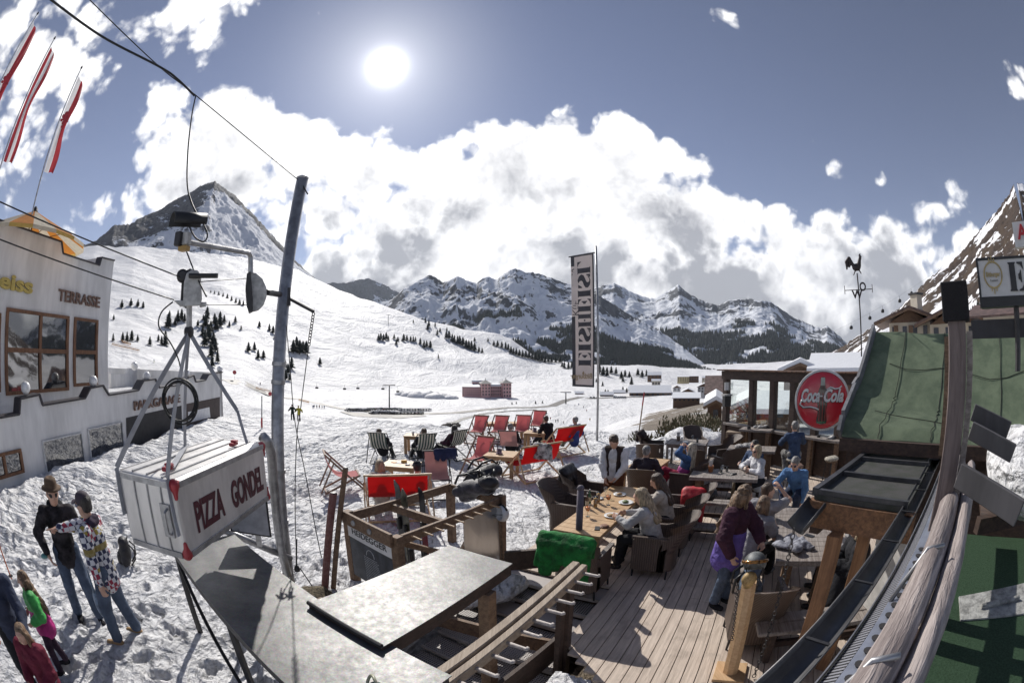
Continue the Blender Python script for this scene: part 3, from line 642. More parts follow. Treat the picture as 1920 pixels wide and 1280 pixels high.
def windowq(q, base, parent, name='window', cols=(.5,), rows=(.5,), fr=.09, framed=BROWNF, glass=GLASSD, deep=.1):
    a, b, c, d = [fw(x, y, base) for x, y in q]   # tl tr br bl
    z1, z0 = (a.z+b.z)/2, (c.z+d.z)/2; A_ = V((a.x, a.y, 0)); B_ = V((b.x, b.y, 0))
    g = lambda u, z, o: A_+(B_-A_)*u+FN*o+V((0, 0, z)); w = MB()
    for u0_, u1_ in ((0, 1),):
        w.beam(g(0, z0+fr/2, .03), g(1, z0+fr/2, .03), .06, fr, up=(0, 0, 1)); w.beam(g(0, z1-fr/2, .03), g(1, z1-fr/2, .03), .06, fr)
    L_ = (B_-A_).length
    for u in [fr/2/L_]+list(cols)+[1-fr/2/L_]: w.beam(g(u, z0+fr+.002, .032), g(u, z1-fr-.002, .032), fr*1.2, .058, up=FN)
    for rz_ in rows:
        z = z0+(z1-z0)*rz_; w.beam(g(fr/L_, z, .034), g(1-fr/L_, z, .034), .062, fr*1.3)
    fo = w.build(name, framed, parent)
    MB().prism([g(0, z0, 0), g(1, z0, 0), g(1, z1, 0), g(0, z1, 0)], FN*.012).build('pane', glass, fo); return fo
windowq([(12,577),(129,592),(127,734),(10,738)], F1, hotel, cols=(.53,), rows=(.52,))
windowq([(139,594),(183,600),(180,722),(137,724)], F1, hotel, cols=(), rows=(.5,))
windowq([(-140,580),(2,576),(2,738),(-140,740)], F1, hotel, cols=(.5,), rows=(.5,))
GRYF = mat('white_window_frame', (.6,.6,.6), .5)
windowq([(78,828),(152,808),(159,880),(87,890)], F0, hotel, cols=(), rows=(), fr=.03, framed=GRYF)
windowq([(163,805),(228,789),(232,866),(170,877)], F0, hotel, cols=(), rows=(), fr=.03, framed=GRYF)
windowq([(-30,856),(38,840),(45,885),(-25,905)], F0, hotel, cols=(.5,), rows=(), fr=.07)
GARD = mat('garage_dark', (.035,.033,.035), .7); GARM = mat('garage_door_brown', (.075,.055,.05), .7)
def opening(q, m, name, parent=hotel, off=.012):
    a, b, c, d = [fw(x, y) for x, y in q]; MB().prism([d, c, b, a], FN*off).build(name, m, parent)
opening([(236,783),(340,760),(345,855),(240,862)], GARD, 'garage_shade_panel')  # flat dark panel on the wall; the garage's inner shade is its colour
opening([(349,757),(412,744),(414,850),(352,860)], GARM, 'garage_door')
opening([(352,772),(392,763),(394,782),(353,792)], WHITEP, 'garage_window', off=.02)
BR = mat('bronze_letters', (.17,.10,.075), .45, .2); GOLD = mat('gold_letters', (.48,.37,.10), .4, .3)
def wtext(body, q, base, m, bold, name='lettering'):
    a, b, c = [fw(x, y, base, .02) for x, y in q]  # lower left, lower right, upper left
    text(body, name, m, a, FW, (0, 0, 1), c.z-a.z, hotel, depth=.05, bold=bold, width=(V((b.x, b.y, 0))-V((a.x, a.y, 0))).length)
wtext('TERRASSE', [(108,563),(186,572),(108,541)], F1, BR, .02); wtext('PARKGARAGE', [(251,769),(337,752),(250,752)], F0, BR, .02); wtext('eiss', [(-3,538),(60,545),(-3,508)], F1, GOLD, .035)
for i, (px, py) in enumerate([(48,727),(175,714),(275,705),(350,699),(252,686),(412,692)]):
    p = fw(px, py, F0 if i != 4 else F1, -.1); o = tag(MB().lathe(p, [(.01, -.16), (.08, -.14), (.14, -.07), (.16, 0), (.14, .08), (.08, .14), (.01, .16)], 14).build('globe_lamp', mat('opal_glass', (.8,.8,.8), .25), None, True),
        ['round white globe lamp at the left end of the hotel parapet', 'round white globe lamp beside the narrow hotel window', 'round white globe lamp above the garage lettering', 'round white globe lamp on the stepped parapet right of the black cable coil', 'round white globe lamp just right of the hotel corner', 'round white globe lamp at the far end of the garage parapet'][i], 'lamp', 'globe lamps along the hotel parapet')
# rear balustrade of the terrace
mb = MB(); q = [(208,700),(238,702),(243,690),(263,691),(270,705),(300,708),(310,694),(330,694),(340,706)]
PP = [onp(x, y, F0-FN*5.5, FN) for x, y in q]; poly = [V((PP[0].x, PP[0].y, 1.3)), V((PP[-1].x, PP[-1].y, 1.3))]+PP[::-1]; mb.prism(poly, -FN*.2); tag(mb.build('terrace_balustrade', STUCCO), 'low white stepped balustrade at the back of the hotel terrace', 'balustrade')
# flags
FLR = mat('red_flag_cloth', (.40,.045,.055), .7, var=.1, trans=.3); FLW = mat('white_flag_cloth', (.74,.73,.73), .7, var=.05, trans=.35)
def flag(top, foot, r, cloth, label, inner, crest=False):
    t = atr(*top, r); f = atr(*foot, r); x = V((f.x+t.x, f.y+t.y, 0))/2; b = V((x.x, x.y, 1.5)); t = V((x.x, x.y, t.z))
    o = empty('flagpole', label, 'flag', b, group='red and white flags above the hotel roof'); MB().tube([b, t], .035, 8, r2=.022).build('pole', STEEL, o); MB().lathe(t, [(.02, 0), (.045, .05), (.02, .12)], 8).build('finial', BLACK, o)
    # cloth hangs in narrow folds from a short yard: stripes run the length of it
    mb = MB(); rows = 26; tz = t.z-.25; hl = inner; cols = [0, .17, .34, .50, .67, .84, 1.0]
    side = V((-t.y, t.x, 0)).normalized()*-1
    G = [[b+V((0, 0, tz-b.z-hl*i/rows-.28*u*(1-i/rows)))+side*(.05+(.52+.10*math.sin(i*.35))*u*.62)+V((t.x, t.y, 0)).normalized()*(.10*math.sin(u*7+i*.22)*u) for u in cols] for i in range(rows+1)]
    mb.grid(G); mb.m = [cloth[j] for i in range(rows) for j in range(6)]; fl = mb.build('cloth', [FLR, FLW], o, True)
    if crest:
        i, u = 13, 3; c = G[12][3]; nrm = -V((t.x, t.y, 0)).normalized(); em = MB()
        for dx, dz, rr in ((0, .2, .08), (0, .05, .10), (-.08, .1, .07), (.08, .1, .07), (-.11, -.03, .05), (.11, -.03, .05), (0, -.1, .07), (0, -.22, .05)): em.lathe(c+side*dx+V((0, 0, dz))+nrm*.05, [(.001, 0), (rr, .004), (rr, .012), (.001, .016)], 8, nrm)
        em.build('crest', REDP, fl)
    return o
flag((52,20), (-60,400), 13.5, [1,1,0,0,0,0], 'leftmost of the three hotel flags, white and red with an eagle crest', 4.4, True)
flag((101,75), (-2,322), 13.5, [0,0,1,1,0,0], 'middle hotel flag in red, white and red stripes', 3.7)
flag((152,130), (60,400), 13.5, [1,1,1,0,0,0], 'right hotel flag nearest the mountain with a small crest', 3.1, True)
# striped parasol on the roof
OR = mat('orange_canvas', (.62,.25,.05), .7, trans=.4); CR = mat('cream_canvas', (.66,.60,.48), .7, trans=.4); YE = mat('yellow_canvas', (.62,.44,.13), .7, trans=.4)
pc = atr(66, 395, 14.2); o = empty('roof_parasol', 'orange and cream striped parasol behind the hotel roof parapet', 'parasol', (pc.x, pc.y, 4.2))
mb = MB(); n = 16; vs = [pc]+[pc+V((2.1*math.cos(2*math.pi*k/n), 2.1*math.sin(2*math.pi*k/n), -.88)) for k in range(n)]
for k in range(n): mb.add([vs[0], vs[1+k], vs[1+(k+1) % n]], [(0, 1, 2)], k % 2)
for k in range(n): a, b = vs[1+k], vs[1+(k+1) % n]; mb.add([a, b, b-V((0, 0, .10)), a-V((0, 0, .10))], [(0, 1, 2, 3)], 2 if k % 2 == 0 else 1)
mb.build('canopy', [OR, CR, YE], o); mb = MB().tube([pc-V((0, 0, 3)), pc], .03)
for k in range(0, n, 2): mb.tube([pc-V((0, 0, .9)), (pc*.35+vs[1+k]*.65)-V((0, 0, .04))], .012, 5)
mb.build('frame', BROWNF, o); MB().lathe(pc, [(.12, -.02), (.1, .05), (.03, .12)], 8).build('finial', BLACK, o)

# ================================================================ GONDOLA on the hanger
cA = V((-2.33, 2.28, 0)); lo = V((-.112, .994, 0)); sh = V((-.994, -.112, 0)); LN, WD, z0, z1 = 1.69, .66, 1.70, 2.31
def cp(u, w, z): return cA+lo*u+sh*w+V((0, 0, z))
gon = empty('pizza_gondola', 'aluminium transport case lettered PIZZA GONDEL hanging on grey straps over the counter', 'gondola', cp(LN/2, WD/2, z0))
MB().box(cp(LN/2, WD/2, (z0+z1)/2), (LN, WD, z1-z0), (lo, sh, V((0, 0, 1)))).build('case', ALU, gon, bevel=.055)
mb = MB()
for z in (z0+.03, z1-.03):
    for w in (-.006, WD+.006): mb.beam(cp(.06, w, z), cp(LN-.06, w, z), .014, .045)
    for u in (-.006, LN+.006): mb.beam(cp(u, .05, z), cp(u, WD-.05, z), .014, .045)
for u, w in ((-.006, .15), (-.006, .30), (-.006, .45)): mb.beam(cp(u, w, z0+.05), cp(u, w, z1-.05), .012, .012)
for w in (.16, .33, .5): mb.beam(cp(.05, w, z1+.004), cp(LN-.05, w, z1+.004), .02, .014)
mb.build('edge_profile', STEEL, gon)
for u in (0, LN):
    for z in (z0, z1):
        for w in (0,):
            su = 1 if u == 0 else -1; sz = 1 if z == z0 else -1
            pr = [('e', tuple(cp(u+su*.032, w+.03, z+sz*.035)), (.046, .040, .05)), ('c', tuple(cp(u+su*.03, w+.022, z+sz*.03)), tuple(cp(u+su*.018, w+.012, z+sz*.13)), .034, .016), ('c', tuple(cp(u+su*.03, w+.022, z+sz*.03)), tuple(cp(u+su*.09, w+.012, z+sz*.02)), .032, .018)]
            blob('corner_guard', REDP, pr, .011, .02, gon)
h = MB(); hw = cp(-.03, .17, 0)
h.box(cp(-.012, .13, 2.0), (.01, .1, .26), (lo, sh, V((0, 0, 1)))); h.tube([cp(-.02, .10, 1.9), cp(-.06, .10, 1.92), cp(-.06, .10, 2.08), cp(-.02, .10, 2.1)], .011, 6); hb = h.build('handle', STEEL, gon)
for w, z in ((-.002, 2.0),):
    text('PIZZA', 'lettering', MAROON, cp(.22, -.002, 1.86), lo, (0, 0, 1), .235, gon, depth=.004, bold=.035, width=.48)
    text('GONDEL', 'lettering', MAROON, cp(.86, -.002, 1.86), lo, (0, 0, 1), .235, gon, depth=.004, bold=.035, width=.70)
for u, w in ((.22, .22), (1.35, .2)):
    MB().box(cp(u, w, z1+.03), (.13, .05, .035), (lo, sh, V((0, 0, 1)))).box(cp(u+.02, w, z1+.055), (.06, .075, .02), (lo, sh, V((0, 0, 1)))).build('buckle', REDP, gon, bevel=.008)
hub = atr(355, 622, 4.17); STRAP = mat('grey_webbing', (.36,.37,.40), .75, var=.1, bump=.2)
for q in ([cp(-.005, WD*.98, z0+.25), cp(-.005, WD*.98, z1+.02), hub], [cp(-.01, .03, z0+.2), cp(-.01, .05, z1+.02), hub], [cp(.25, .2, z1+.03), cp(LN*.62, WD*.95, z1+.02), hub], [cp(LN-.22, .10, z1+.02), cp(LN-.28, .16, z1+.35), hub]):
    m_ = MB(); wide = .055 if q is not None else .05
    for a, b in zip(q, q[1:]): m_.beam(a, b, wide, .006, up=FN if (b-a).z > .1 else (0, 0, 1))
    m_.build('strap', STRAP, gon)
hg = MB(); tk0 = atr(355, 575, 4.17)
hg.beam(hub-V((0, 0, .04)), tk0, .05, .035, up=sh)
hg.build('perforated_hanger', GREYP, gon); MB().lathe(hub-sh*.03, [(.001, 0), (.05, .01), (.05, .06), (.001, .07)], 12, sh).build('hanger_bolt', DSTEEL, gon)
# carriage with its two side plates, rollers and axle
car = empty('cable_carriage', 'enamelled cable carriage with a black axle riding the two gondola cables', 'cable carriage', tk0)
def plate(center, px_poly, r, th, m, name, parent, nv=None):
    c = atr(*center, r); n = nv or V((c.x, c.y, 0)).normalized(); pts = [onp(x, y, c, n) for x, y in px_poly]
    return MB().prism(pts, n*th).build(name, m, parent, bevel=.006)
plate((360,545), [(343,575),(345,528),(350,512),(360,505),(372,507),(377,520),(379,560),(376,572)], 4.12, .035, GREYP, 'side_plate', car)
plate((352,545), [(338,572),(341,522),(347,508),(356,503),(366,507),(372,522),(372,570)], 4.26, .03, DSTEEL, 'back_plate', car)
a = atr(355, 517, 4.1); b = atr(408, 517, 4.0); MB().tube([a, b], .022, 10).build('axle', BLACK, car)
for px, py in ((350, 518), (360, 566)): c = atr(px, py, 4.2); MB().lathe(c-V((.03, .03, 0)), [(.03, -.03), (.06, -.03), (.05, 0), (.06, .03), (.03, .03)], 16, (c.x, c.y, 0)).build('roller', DSTEEL, car, True)
for q in ([(326,563),(348,563),(350,574),(338,574)], [(374,566),(388,566),(386,574),(374,576)]): plate(q[0], q, 4.15, .05, GREYP, 'cable_clamp', car)
# tail wheel held by the pole
POLE_B = onz(545, 1116, -.1); POLE_T = atr(567, 336, 5.95)
whl = empty('return_wheel', 'white enamel return wheel guard bolted to the tall metal pole', 'pulley wheel', atr(480, 545, 5.2))
plate((485,547), [(468,510),(480,512),(492,522),(500,540),(500,556),(494,572),(484,582),(468,586)], 5.15, .035, GREYP, 'guard', whl)
plate((470,547), [(463,512),(470,508),(474,560),(474,583),(467,586),(462,570),(460,540)], 5.05, .16, DSTEEL, 'sheave', whl)
pm = POLE_B.lerp(POLE_T, .55); arm_end = atr(501, 548, 5.2)
MB().tube([arm_end, atr(525, 552, 5.75)], .035, 8).build('axle_arm', DSTEEL, whl)
MB().tube([atr(470,512,5.15), atr(470,482,5.15), atr(466,474,5.1), atr(455,472,5.0), atr(352,454,4.45)], .03, 8).build('arm', STEEL, whl)
# floodlight-like sensor under a rubber hood at the arm's end
sen = empty('sensor_unit', 'control sensor under a black rubber hood at the end of the steel arm', 'sensor', atr(345, 440, 4.45))
hc0, hc1 = atr(322, 418, 4.4), atr(382, 420, 4.55); d_ = (hc1-hc0).normalized(); s_ = d_.cross(V((0, 0, 1))); mb = MB()
G = [[p+s_*(.075*math.cos(a_))+V((0, 0, .085*math.sin(a_)+.02)) for a_ in [math.pi*(-.15+1.3*k/10) for k in range(11)]] for p in (hc0, hc1)]
mb.grid(G); hd = mb.build('rubber_hood', RUBBER, sen, True); sd_ = hd.modifiers.new('t', 'SOLIDIFY'); sd_.thickness = .01
MB().box(atr(349, 448, 4.45), (.10, .08, .13)).build('housing', GREYP, sen, bevel=.01); MB().box(atr(335, 448, 4.45), (.08, .07, .14)).build('motor', DSTEEL, sen, bevel=.01); MB().box(atr(345, 466, 4.45), (.12, .08, .05)).build('cable_gland', mat('ochre_plastic', (.42,.26,.08), .5), sen, bevel=.008)
# the mast
mast = empty('steel_mast', 'tall leaning galvanised mast carrying the gondola wheel and cables', 'pole', POLE_B)
MB().tube([POLE_B-V((0, 0, .3)), POLE_B.lerp(POLE_T, .25), POLE_T], .085, 18).build('tube', STEEL, mast, True); MB().lathe(POLE_T, [(.086, 0), (.09, .02), (.04, .05), (.001, .055)], 18).build('cap', STEEL, mast, True)
for f in (.06, .2, .32, .52, .56): c = POLE_B.lerp(POLE_T, f); MB().lathe(c, [(.086, -.025), (.097, -.025), (.097, .025), (.086, .025)], 18, POLE_T-POLE_B).build('clamp_band', STEEL, mast)
MB().beam(atr(540, 540, 5.86), atr(540, 573, 5.86), .10, .07).build('bracket_plate', DSTEEL, mast)
MB().tube([atr(543, 560, 5.82), atr(588, 584, 5.6)], .022, 8).build('bracket_arm', DSTEEL, mast)
MB().tube([atr(562, 338, 5.9), atr(577, 364, 5.85)], .012, 6).build('eye_bolt', DSTEEL, mast)
dp = empty('bent_steel_pipe', 'bent grey steel pipe clamped to the mast beside the gondola', 'pipe', atr(540, 1050, 5.5))
MB().tube([atr(492,818,5.0), atr(502,828,5.05), atr(509,850,5.1), atr(511,880,5.15), atr(517,950,5.3), atr(527,1030,5.45), atr(540,1075,5.6)], .06, 12).build('tube', STEEL, dp, True)
MB().tube([atr(400,985,5.2), atr(470,1015,5.3), atr(545,1046,5.6)], .045, 12).build('cross_tube', STEEL, dp, True)
# dark-framed board on the cross tube
bc = atr(470, 985, 4.95); nb = V((bc.x, bc.y, 0)).normalized(); pts = [onp(x, y, bc, nb) for x, y in [(425,930),(500,925),(510,1008),(432,996)]]
bd = empty('back_board', 'grey panel with a black rim mounted behind the gondola case', 'sign board', bc)
MB().prism(pts, nb*.03).build('rim', BLACK, bd, bevel=.01); cc = sum(pts, V())/4; MB().prism([cc+(p_-cc)*.9-nb*.004 for p_ in pts], nb*.02).build('panel', mat('grey_panel', (.42,.43,.47), .3, .3), bd)
MB().beam(atr(483, 1000, 5.1), atr(487, 1022, 5.3), .07, .04).build('bracket', STEEL, bd)
# cables: steel ropes, power line and loops
def cable(name, pts, r, label, m=RUBBER, sub=10, group=None, sag=.0):
    P_ = [V(p) for p in pts]; Q = []
    for i in range(len(P_)-1):          # Catmull-Rom
        p0, p1, p2, p3 = P_[max(i-1, 0)], P_[i], P_[i+1], P_[min(i+2, len(P_)-1)]
        for k in range(sub):
            t_ = k/sub; Q.append(.5*((2*p1)+(p2-p0)*t_+(2*p0-5*p1+4*p2-p3)*t_*t_+(3*p1-p0-3*p2+p3)*t_**3)-V((0, 0, sag*4*t_*(1-t_))))
    Q.append(P_[-1]); return tag(MB().tube(Q, r, 6).build(name, m, None, True), label, 'cable', group)
cable('steel_cable', [atr(-60,350,3.6), atr(345,522,4.2)], .006, 'upper haul cable running from the left edge to the carriage', DSTEEL)
cable('steel_cable', [atr(-60,425,3.6), atr(326,562,4.15)], .006, 'lower haul cable running from the left edge to the carriage', DSTEEL)
cable('steel_cable', [atr(378,528,4.2), atr(462,522,5.05)], .005, 'short upper cable between carriage and return wheel', DSTEEL)
cable('steel_cable', [atr(386,571,4.2), atr(464,572,5.05)], .005, 'short lower cable between carriage and return wheel', DSTEEL)
cable('overhead_cable', [atr(160,-8,4.6), atr(295,122,4.8), atr(367,179,5.0), atr(560,338,5.9)], .007, 'thin steel stay rising from the mast top to the upper left', DSTEEL)
cable('overhead_cable', [atr(85,-8,4.6), atr(190,68,4.65), atr(300,126,4.75), atr(332,148,4.85), atr(365,180,5.0)], .014, 'thick black power cable bound to the stay in the sky')
cable('hanging_cable', [atr(367,180,5.0), atr(360,215,4.95), atr(352,290,4.8), atr(353,360,4.6), atr(374,411,4.5)], .010, 'black cable hanging from the stay down to the hooded sensor')
cable('cable_loop', [atr(382,420,4.5), atr(389,440,4.45), atr(382,453,4.4), atr(366,445,4.4), atr(355,425,4.4)], .009, 'black cable looping below the rubber hood')
cable('whip_rod', [atr(350,472,4.4), atr(365,510,4.2), atr(387,556,4.0)], .008, 'thin black rod hanging from the sensor past the carriage')
cable('control_cable', [atr(324,566,4.1), atr(303,585,4.05), atr(298,612,4.0), atr(318,640,4.0), atr(334,672,4.05), atr(340,700,4.1)], .007, 'thin black control cable dangling left of the hanger')
ck = atr(338, 750, 3.75); nrm = V((ck.x, ck.y, 0)).normalized(); sd2 = V((-nrm.y, nrm.x, 0)); mb = MB()
for j in range(7):
    r1, r2 = .150+random.uniform(-.012, .012), .165+random.uniform(-.02, .02); cx_, cz = random.uniform(-.012, .012), random.uniform(-.012, .02); tl = random.uniform(-.4, .4)
    mb.tube([ck+sd2*(cx_+r1*math.cos(a_))+V((0, 0, cz+r2*math.sin(a_+tl*.2)))+nrm*(.03*math.sin(a_*2+j)) for a_ in [2*math.pi*q/28 for q in range(29)]], .006, 5, cap=False)
tag(mb.build('cable_coil', RUBBER, None, True), 'round coil of thin black cable hung on the gondola straps', 'cable coil')
# chain and twin ropes right of the mast
def chain(name, p, q, n, size, m, label, cat='chain'):
    p, q = V(p), V(q); d = (q-p)/n; dn = d.normalized(); X = dn.cross(V((.3, .9, .1))).normalized(); Y = dn.cross(X); mb = MB()
    for i in range(n):
        c = p+d*(i+.5); A_ = X if i % 2 else Y; L_ = d.length*.62; w = size
        mb.tube([c+dn*(L_*math.sin(a_))+A_*(w*math.cos(a_)) for a_ in [2*math.pi*k/10 for k in range(11)]], size*.28, 5, cap=False)
    return tag(mb.build(name, m, None, True), label, cat)
chain('hanging_chain', atr(588,586,5.6), atr(579,648,5.6), 11, .022, DSTEEL, 'short rusty chain hanging from the bracket arm of the mast')
rp = 5.45
r1 = [atr(537,610,5.75), atr(544,690,5.6), atr(553,790,5.5), atr(575,900,5.2), atr(603,1045,4.9)]; r2 = [atr(579,648,5.6), atr(572,700,5.55), atr(562,780,5.5), atr(556,830,5.5), atr(557,1065,5.6)]
cable('rope', r1, .006, 'slanting steel rope from the mast down to the snow', DSTEEL); cable('rope', r2, .006, 'plumb steel rope hanging from the short chain', DSTEEL)
tag(MB().tube([atr(556,1010,5.6), atr(556,1062,5.6)], .012, 6).lathe(atr(557,1066,5.6), [(.01, -.04), (.04, -.03), (.045, 0), (.03, .04), (.005, .06)], 10).build('hook', DSTEEL, None, True), 'steel hook at the lower end of the plumb rope', 'hook')
# ================================================================ COUNTERS, red posts, logs
def counter_mat():
    m = bpy.data.materials.new('stained_sheet_metal'); m.use_nodes = True; t = NT(m.node_tree); b = t.n['Principled BSDF']; co = t.new('ShaderNodeTexCoord').outputs['Object']
    n = t.noise(co, 2.2, 6, .65); n2 = t.noise(co, 14, 6, .7); n3 = t.noise(co, 60, 3)
    c = t.mix(t.ramp(n, .35, .68), (.075,.074,.073), (.15,.148,.145)); c = t.mix(t.ramp(n2, .60, .78, 0, .6), c, (.04,.035,.03)); vo = t.new('ShaderNodeTexVoronoi', Vector=co, Scale=90.0).outputs['Color']; c = t.mix(.04, c, vo)
    t.set(b, 'Base Color', c); b.inputs['Metallic'].default_value = .3; t.set(b, 'Roughness', t.m('ADD', .34, t.m('MULTIPLY', n2, .32)))
    bn = t.new('ShaderNodeBump', Strength=.3, Distance=.006, Height=t.m('ADD', n2, t.m('MULTIPLY', n, 2.0))); t.l.new(bn.outputs[0], b.inputs['Normal']); return m
SHEET = counter_mat()
def quadtop(name, pts, th, m_top, m_side, root):
    pts = [V(p) for p in pts]; MB().prism([p-V((0, 0, th)) for p in pts], (0, 0, th-.006)).build('fascia', m_side, root, bevel=.004); c = sum(pts, V())/4
    return MB().prism([c+(p-c)*1.012-V((0, 0, .004)) for p in pts], (0, 0, .01)).build(name, m_top, root)
p2 = onz(440, 1003, 1.1); cw = .88
ct = empty('long_counter', 'long sheet metal counter under the hanging case with dark steel legs', 'counter', p2)
quadtop('counter_top', [p2, p2-ea*cw, p2-ea*cw+eb*3.3, p2+eb*3.3][::-1], .09, SHEET, DSTEEL, ct)
for u, w in ((.04, .05), (.04, cw-.05), (1.6, cw-.05), (3.1, .1), (3.1, cw-.06)):
    q = p2+eb*u-ea*w; MB().beam(V((q.x, q.y, 1.0)), V((q.x, q.y, -.2)), .05, .05).build('leg', DSTEEL, ct)
q = p2-ea*(cw-.03)+eb*.1; MB().beam(V((q.x, q.y, 1.0)), V((q.x, q.y, 0))+eb*1.3-V((0, 0, .1)), .04, .02).build('brace', DSTEEL, ct)
sl_ = empty('covered_bar_counter', 'grey metal topped counter on wooden posts beside the mat-covered steps', 'counter', onz(770, 1120, 1.14))
Q = [onz(578,1131,1.14), onz(842,1023,1.14), onz(959,1057,1.14), onz(716,1213,1.14)]
quadtop('counter_top', Q[::-1], .13, SHEET, WOODD, sl_)
for px, py, r in ((925,1110,3.75), (905, 1090, 3.95)):
    q = atr(px, py, r); MB().beam(V((q.x-.06, q.y, 1.0)), V((q.x-.06, q.y, -.9)), .13, .13, up=eb).build('post', WOODB, sl_, bevel=.006); break
q = onz(600, 1125, 1.0); MB().beam(q, V((q.x, q.y, -.2)), .1, .1, up=eb).build('post', WOODB, sl_)
MB().tube([Q[0]+V((0,0,.012)), Q[0].lerp(Q[3], .5)+V((0,0,.012)), Q[3]+V((0,0,.012))], .02, 8).build('rim_bead', DSTEEL, sl_)
for lab, a, b, m_, r_ in (('red flaking square post behind the bar counter', (625,925), (606,1112), WOODR, .055), ('slimmer brown post leaning against the red one', (648,878), (622,1110), WOODB, .04)):
    A_ = onz(*b, -.12); T_ = atr(*a, math.hypot(A_.x, A_.y)+.25); o = empty('wooden_post', lab, 'post', A_)
    MB().tube([A_-V((0, 0, .1)), T_], r_, 10).build('shaft', m_, o, bevel=0); MB().lathe(T_, [(r_, -.01), (r_*.8, .02), (.001, .025)], 10).build('top', DSTEEL, o)
blob('straw_heap', mat('dead_straw', (.20,.16,.10), .9, var=.4, vscale=30, bump=2, bscale=90), [('e', tuple(onz(580, 1118, -.02)), (.28, .2, .12)), ('e', tuple(onz(600, 1112, 0)), (.18, .14, .1))], .02, .03, None, .05)
tag(bpy.data.objects['straw_heap'], 'heap of dead straw at the foot of the posts', 'straw heap')
MB().tube([onz(563,1065,.3), onz(590,1105,0)], .008, 6).build('guy_wire', DSTEEL); tag(bpy.data.objects['guy_wire'], 'short guy wire from the mast foot to the straw heap', 'wire')
# ================================================================ SKI RACK
A1, B1, C1, = V((-2.27, 5.60, 0)), V((-1.38, 4.92, 0)), V((-.17, 6.72, 0)); D1 = A1+C1-B1
rk = empty('ski_rack', 'wooden ski rack frame with pegged rail and a chalkboard end', 'ski rack', B1)
for p, h in ((A1, 1.06), (B1, 1.04), (C1, 1.05), (D1, 1.0)): MB().beam(p+V((0, 0, -.2)), p+V((0, 0, h)), .12, .12, up=ea).build('post', WOODB, rk, bevel=.006)
up1 = V((0, 0, 1))
def rail(a, b, z, name='rail', w=.05, h=.14, m=WOODB, pull=.0): return MB().beam(a+up1*z, b+up1*z, w, h).build(name, m, rk, bevel=.005)
rail(A1-ea*.09, B1-ea*.09+eb*.0, 1.0, h=.18); rail(A1+(D1-A1).normalized()*.07, D1, .96); rail(B1+(C1-B1).normalized()*.07, C1-(C1-B1).normalized()*.07, .97, h=.13); rail(D1, C1, .95)
dd = (B1-A1).normalized(); MB().beam(A1.lerp(D1, .38)+up1*.93, B1.lerp(C1, .42)+up1*.93, .06, .12).build('rail', WOODB, rk)
MB().beam(B1.lerp(C1, .85)+up1*1.0-eb*.03, B1.lerp(C1, .42)+up1*.08-eb*.03, .05, .09).build('brace', WOODB, rk); MB().beam(A1.lerp(B1, .55)+up1*.9, B1.lerp(C1, .35)+up1*.55, .05, .08).build('brace', WOODB, rk)
for i in range(9):
    p = B1.lerp(C1, .10+.093*i)+up1*.99; MB().tube([p, p+eb*.20-up1*.01], .012, 7).build('peg', WOODO, rk)
CHALK = mat('blackboard', (.05,.06,.08), .5, var=.25, vscale=8)
n_ = -ea; MB().prism([A1+dd*.06-up1*-.08+n_*.03, B1-dd*.06+up1*.08+n_*.03, B1-dd*.06+up1*.90+n_*.03, A1+dd*.06+up1*.90+n_*.03], n_*.02).build('chalkboard', CHALK, rk)
hbd = MB().prism([A1+dd*.06+up1*.72+n_*.053, B1-dd*.06+up1*.72+n_*.053, B1-dd*.06+up1*.90+n_*.053, A1+dd*.06+up1*.90+n_*.053], n_*.012).build('name_board', WHITEP, rk)
text('HEIDEGGER', 'lettering', BLACK, A1+dd*.17+up1*.785+n_*.067, dd, (0, 0, 1), .085, rk, depth=.003, bold=.012, width=.80)
CHK = mat('chalk', (.6,.62,.64), .9); mb = MB(); o0 = A1+dd*.42+n_*.052
for i in range(16):
    z = .52-.028*i; wl = .30+.006*i
    x = 0
    while x < wl:
        s = random.uniform(.012, .04); mb.box(o0+dd*(x+s/2-.02)+up1*z, (s, .002, .007), (dd, n_, up1)); x += s+.008
mb.tube([o0+dd*(.13+.09*math.cos(a_))+up1*(.55+.10*math.sin(a_)) for a_ in [math.pi*k/10 for k in range(11)]], .004, 5); mb.build('chalk_lettering', CHK, rk)
for t_ in (.28, .62): MB().lathe(A1.lerp(B1, t_)+up1*1.0-ea*.115, [(.022, 0), (.04, -.0), (.04, .02), (.024, .022)], 14, -ea).build('ring_bolt', STEEL, rk, True)
# aluminium sheet leaning inside the rack
P_ = C1-ea*.05; sh_ = tag(MB().prism([C1.lerp(B1, .04)+eb*.0-up1*.1+eb*.03, C1.lerp(B1, .42)-up1*.1-eb*.0, C1.lerp(B1, .42)+up1*.93, C1.lerp(B1, .04)+up1*.93], -eb*.012).build('metal_sheet', mat('brushed_sheet', (.55,.55,.55), .3, .8, var=.08, vscale=3, stretch=(1, 1, .3))), 'upright bare metal sheet inside the ski rack', 'metal sheet')
